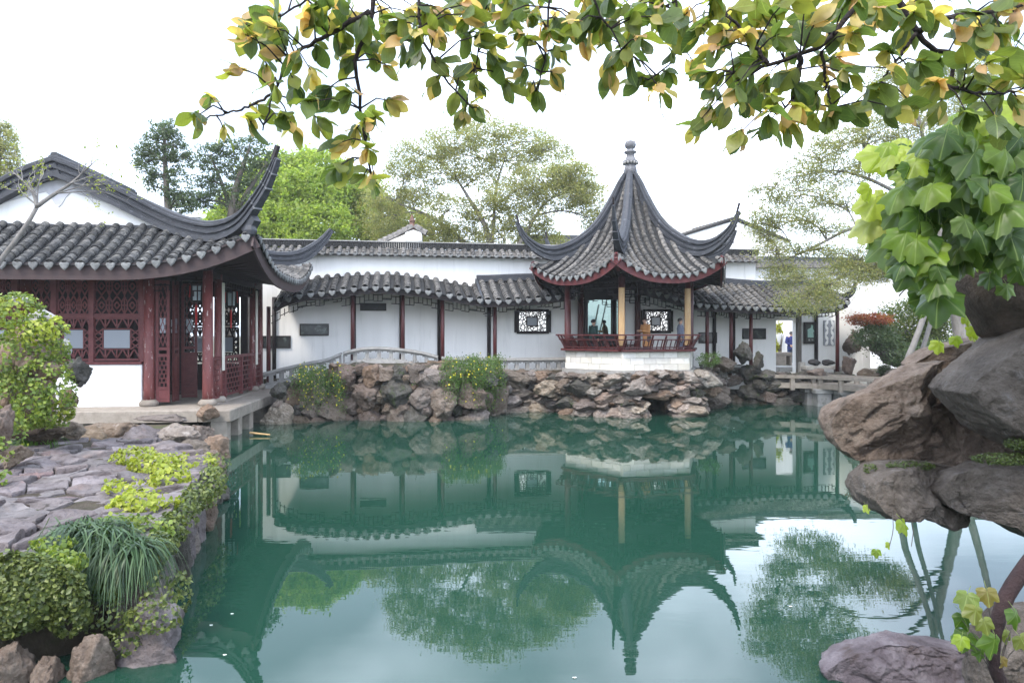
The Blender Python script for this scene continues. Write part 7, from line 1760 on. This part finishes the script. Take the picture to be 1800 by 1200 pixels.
# ------------------------------------------------------------------ big-leaved ivy on a leaning trunk, right
bi_d = leafmat('ivy_leaf_deep_green', [(.032, .075, .010), (.058, .11, .016), (.095, .155, .025)], .4, 2.0, .38, False, .36, veins=6.9)
bi_m = leafmat('ivy_leaf_mid_green', [(.12, .20, .02), (.18, .26, .025), (.24, .30, .03)], .45, 1.9, .38, False, .36, veins=6.9)
bi_y = leafmat('ivy_leaf_yellow_green', [(.24, .32, .035), (.31, .38, .05), (.38, .41, .11)], .42, 1.6, .4, False, .4, veins=6.9)  # on the vine, also carries the backlight of its upper-left edge as colour
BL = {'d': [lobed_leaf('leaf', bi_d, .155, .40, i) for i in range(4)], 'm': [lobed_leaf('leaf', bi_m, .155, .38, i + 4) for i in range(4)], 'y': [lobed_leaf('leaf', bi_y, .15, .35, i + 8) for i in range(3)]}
vine = thing('ivy_vine', 'large-leaved green ivy covering a thick dark leaning trunk at the right edge', 'climbing plant', (3.9, 4.9, .7)); vb = vine.location.copy(); DV = 5.2
tb = MB(); q = spline([(*P(1850, 800, 6.7), .35), (*P(1825, 660, 6.5), .24), (*P(1822, 590, 6.4), .30), (*P(1806, 530, 6.2), .46), (*P(1788, 470, 6.1), .50), (*P(1775, 400, 6.0), .46), (*P(1765, 320, 5.9), .34), (*P(1790, 220, 5.9), .22)], 30); tb.tube([v[:3] - np.array(vb) for v in q], [v[3] for v in q], 14)
nv = np.array(tb.v); nv = nv + unit(nv - nv.mean(0)) * (.05 * fbm(nv * 4.0, 4, 6))[:, None]; tb.v = [tuple(v) for v in nv]; part('trunk', tb, mat('dark_knotted_vine_bark', [(.045, .033, .025), (.11, .082, .064)], 6, .9, bump=.9, bscale=14), vine, smooth=True)
sb = MB()
for pts in ([(1735, 330), (1690, 300), (1620, 290), (1560, 300)], [(1740, 400), (1680, 380), (1600, 390), (1540, 400)], [(1750, 430), (1690, 440), (1630, 470), (1580, 520)], [(1760, 260), (1700, 240), (1640, 250)]):
    qq = spline([P(a, c, 5.25) for a, c in pts], 12); sb.tube([v - np.array(vb) for v in qq], list(np.linspace(.016, .005, 12)), 6)
part('stem', sb, m_bark_mid, vine, smooth=True)
reg = [(1514, 370), (1520, 330), (1545, 285), (1570, 262), (1610, 270), (1640, 258), (1680, 225), (1710, 205), (1760, 200), (1830, 190), (1840, 430), (1790, 450), (1765, 470), (1735, 440), (1700, 460), (1680, 500), (1655, 545), (1625, 550), (1600, 500), (1570, 470), (1545, 430), (1525, 410)]
rs = random.Random(31); pts_ = []; tries = 0
while len(pts_) < 235 and tries < 20000:
    tries += 1; p = (rs.uniform(1510, 1840), rs.uniform(190, 560))
    if inside(p, reg) and vnoise(np.array([[p[0] / 34., p[1] / 34., 1.7]]), 3)[0] > -.38 and all((p[0] - a) ** 2 + (p[1] - c) ** 2 > 11.5 ** 2 for a, c in pts_): pts_.append(p)
def put_leaf(parent, off, px, py, d, kind, s_, tilt=(0, 0), name='leaf'):
    c = P(px, py, d) - off; dn = Vector((tilt[0], -.45, -1)).normalized(); nr = Vector((tilt[0] * .6 + tilt[1], -.9, rs.uniform(.0, 1.3))); return link(name, rs.choice(BL[kind]), parent, orient(c, dn, nr, s=s_))
for (a, c) in sorted(pts_, key=lambda q: -(q[0] + q[1])):
    u = (a - 1514) / 320; v = (c - 200) / 350; lit_edge = max(0, 1 - u * 2.2) + max(0, .42 - v) * 1.5 - .25 * max(0, v - .5); kd = 'y' if lit_edge + rs.uniform(-.45, .45) > .80 else ('m' if lit_edge + rs.uniform(-.5, .5) > .42 else 'd')  # backlight painted in: leaves turn yellower towards the upper left
    dd = DV - .42 * math.sin(min(1, u * 1.4) * math.pi * .5) + rs.uniform(-.32, .28) + (.15 if lit_edge > .6 else 0)
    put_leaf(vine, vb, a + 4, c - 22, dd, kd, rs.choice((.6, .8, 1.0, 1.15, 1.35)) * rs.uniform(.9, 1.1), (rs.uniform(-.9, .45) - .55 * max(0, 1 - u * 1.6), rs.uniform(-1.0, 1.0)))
for (a, c, d_) in ((1700, 440, 5.5), (1725, 452, 5.4), (1752, 470, 5.45), (1775, 460, 5.4), (1792, 490, 5.5), (1712, 470, 5.6), (1690, 478, 5.5), (1740, 500, 5.5), (1770, 520, 5.5)): put_leaf(vine, vb, a, c - 16, d_, rs.choice('ddm'), rs.uniform(.6, 1.0), (rs.uniform(-.6, .5), rs.uniform(-.8, .8)))
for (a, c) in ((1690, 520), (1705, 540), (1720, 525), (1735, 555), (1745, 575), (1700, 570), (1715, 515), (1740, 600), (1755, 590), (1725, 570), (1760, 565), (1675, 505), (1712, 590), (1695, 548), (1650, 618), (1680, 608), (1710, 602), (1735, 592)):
    put_leaf(vine, vb, a, c - 14, 6.9 + rs.uniform(-.2, .2), rs.choice('yym'), rs.uniform(.55, .85), (rs.uniform(-.6, .6), rs.uniform(-.5, .5)))  # backlit look of the leaves behind the trunk put into yellow kinds
# vine in the bottom right corner
v2 = thing('corner_vine', 'red-brown vine stem with lobed autumn-tinted leaves in the bottom right corner', 'climbing plant', (2.9, 3.75, 0)); vb2 = v2.location.copy(); tb = MB()
q = spline([(*P(1860, 930, 3.9), .045), (*P(1800, 1000, 3.9), .042), (*P(1768, 1050, 3.88), .04), (*P(1752, 1100, 3.86), .036), (*P(1745, 1150, 3.84), .034), (*P(1780, 1230, 3.9), .04), (*P(1860, 1290, 4.1), .06)], 26); tb.tube([v[:3] - np.array(vb2) for v in q], [v[3] for v in q], 10); part('stem', tb, mat('red_brown_vine_bark', [(.018, .010, .011), (.045, .026, .026)], 8, .8, bump=.6), v2, smooth=True)
sb = MB()
b_a = leafmat('autumn_ivy_leaf', [(.16, .11, .03), (.15, .16, .035), (.13, .18, .035)], .4, 1.5, .4, False, veins=6.9); BL['a'] = [lobed_leaf('leaf', b_a, .115, .3, i + 20) for i in range(3)]
for (a, c, kd, s_) in ((1700, 1055, 'a', 1.0), (1735, 1048, 'a', .9), (1715, 1080, 'a', .9), (1692, 1090, 'd', .8), (1730, 1100, 'a', .8), (1700, 1125, 'd', .9), (1748, 1132, 'd', 1.0), (1770, 1120, 'a', .7), (1785, 1085, 'd', .8), (1795, 1130, 'a', .8), (1725, 1150, 'd', .6), (1690, 1130, 'm', .6), (1760, 1165, 'a', .6)):
    put_leaf(v2, vb2, a, c - 8, 3.75 + rs.uniform(-.15, .12), kd, s_ * (.78 if kd == 'a' else .68), (rs.uniform(-.7, .5), rs.uniform(-.6, .6))); e = P(a, c, 3.8); sb.tube([Vector(q[14][:3]) - vb2, (Vector(q[14][:3]) + e) / 2 + Vector((0, 0, .03)) - vb2, e - vb2], [.004, .003, .002], 5)
part('leaf_stalk', sb, m_bark_mid, v2)
# strand of leaves hanging below the slabs
v3 = thing('hanging_strand', 'thin ivy strand with a few yellow-green leaves dangling below the dark slab', 'climbing plant', tuple(P(1568, 905, 5.9))); vb3 = v3.location.copy(); sb = MB()
for pts in ([(1568, 895), (1570, 930), (1562, 965)], [(1600, 905), (1605, 930), (1602, 960)], [(1525, 880), (1527, 900)]):
    qq = spline([P(a, c, 5.7) for a, c in pts], 8); sb.tube([v - np.array(vb3) for v in qq], [.003] * 8, 4)
part('stem', sb, m_bark_mid, v3)
for (a, c, kd, s_, tl) in ((1588, 918, 'm', 1.05, (.35, .3)), (1562, 955, 'y', .5, (.2, .5)), (1540, 968, 'm', .55, (-.2, -.4)), (1524, 890, 'y', .6, (.3, .3))): put_leaf(v3, vb3, a, c, 5.7, kd, s_ * .68, tl)
# petals floating on the water
for i, (a, c, lab) in enumerate(((1390, 1065, 'pale petal floating left of the reflected trunk'), (1010, 1190, 'pale speck floating at the bottom centre'), (371, 1098, 'white petal floating near the lower left ledge'), (395, 1150, 'slim pale leaf floating off the bottom left shore'), (1290, 752, 'tiny pale leaf floating before the shaded right bank'), (408, 1078, 'small white petal floating out from the lower ledge'))):
    p = G(a, c, .004); b = MB(); n = 8; V = [(.02 * math.cos(6.283 * k / n), .012 * math.sin(6.283 * k / n), .003 if k % 2 else .0) for k in range(n)] + [(0, 0, .006)]; b.add([Vector(v) + p for v in V], [(k, (k + 1) % n, n) for k in range(n)]); solo('floating_petal', b, solid('white_petal', (.7, .68, .62)), lab, 'petal')
# planting behind the viewpoint, seen only in the mirror and as shade
tree('garden_tree', 'green garden tree on the east side of the pond, seen reflected in the mirror', 'tree', (19.5, 6, .7), [[(1900, 600, 9, .2), (1900, 590, 9, .2)]] if False else [[(900 + 19.5 / 9 * F, 600, 9, .25), (900 + 19.0 / 9 * F, 300, 9, .2), (900 + 18.6 / 9 * F, 100, 9, .1)]], [(900 + 19 / 9 * F, 60, 9, 200, 130), (900 + 17.8 / 9 * F, 150, 9, 150, 90), (900 + 20.5 / 9 * F, 140, 9, 160, 100)], lf_bright, m_bark_mid, .2, 260, .5, .5, seed=15)

# repeats carry one group phrase each
_GR = {'garden_rock': 'garden rocks on the right bank', 'standing_stone': 'standing stones before the white wall', 'shore_rock': 'shore rocks at the left terrace', 'step_rock': 'step stones before the hall', 'ivy_rock': 'rocks at the left frame edge', 'boulder': 'foreground boulders at the right', 'person': 'visitors', 'covered_walkway': 'covered walkways along the wall', 'rock_bank': 'rock banks along the shores', 'camphor_tree': 'bright green trees behind the hall', 'round_bush': 'bushes on the right bank', 'dark_shrub': 'dark shrubs on the right bank', 'leaning_trunk': 'leaning pale trunks', 'ivy': 'ivy patches', 'grass_tuft': 'grass clumps on the terrace', 'jasmine_shrub': 'jasmine on the rock bank', 'floating_petal': 'petals floating on the pond', 'dark_stone': 'dark stones on the bench'}
for _o in list(S.objects):
    if _o.parent is None and _o.get('label') and not _o.get('group'):
        _n = _o.name.split('.')[0]
        if _n in _GR: _o['group'] = _GR[_n]
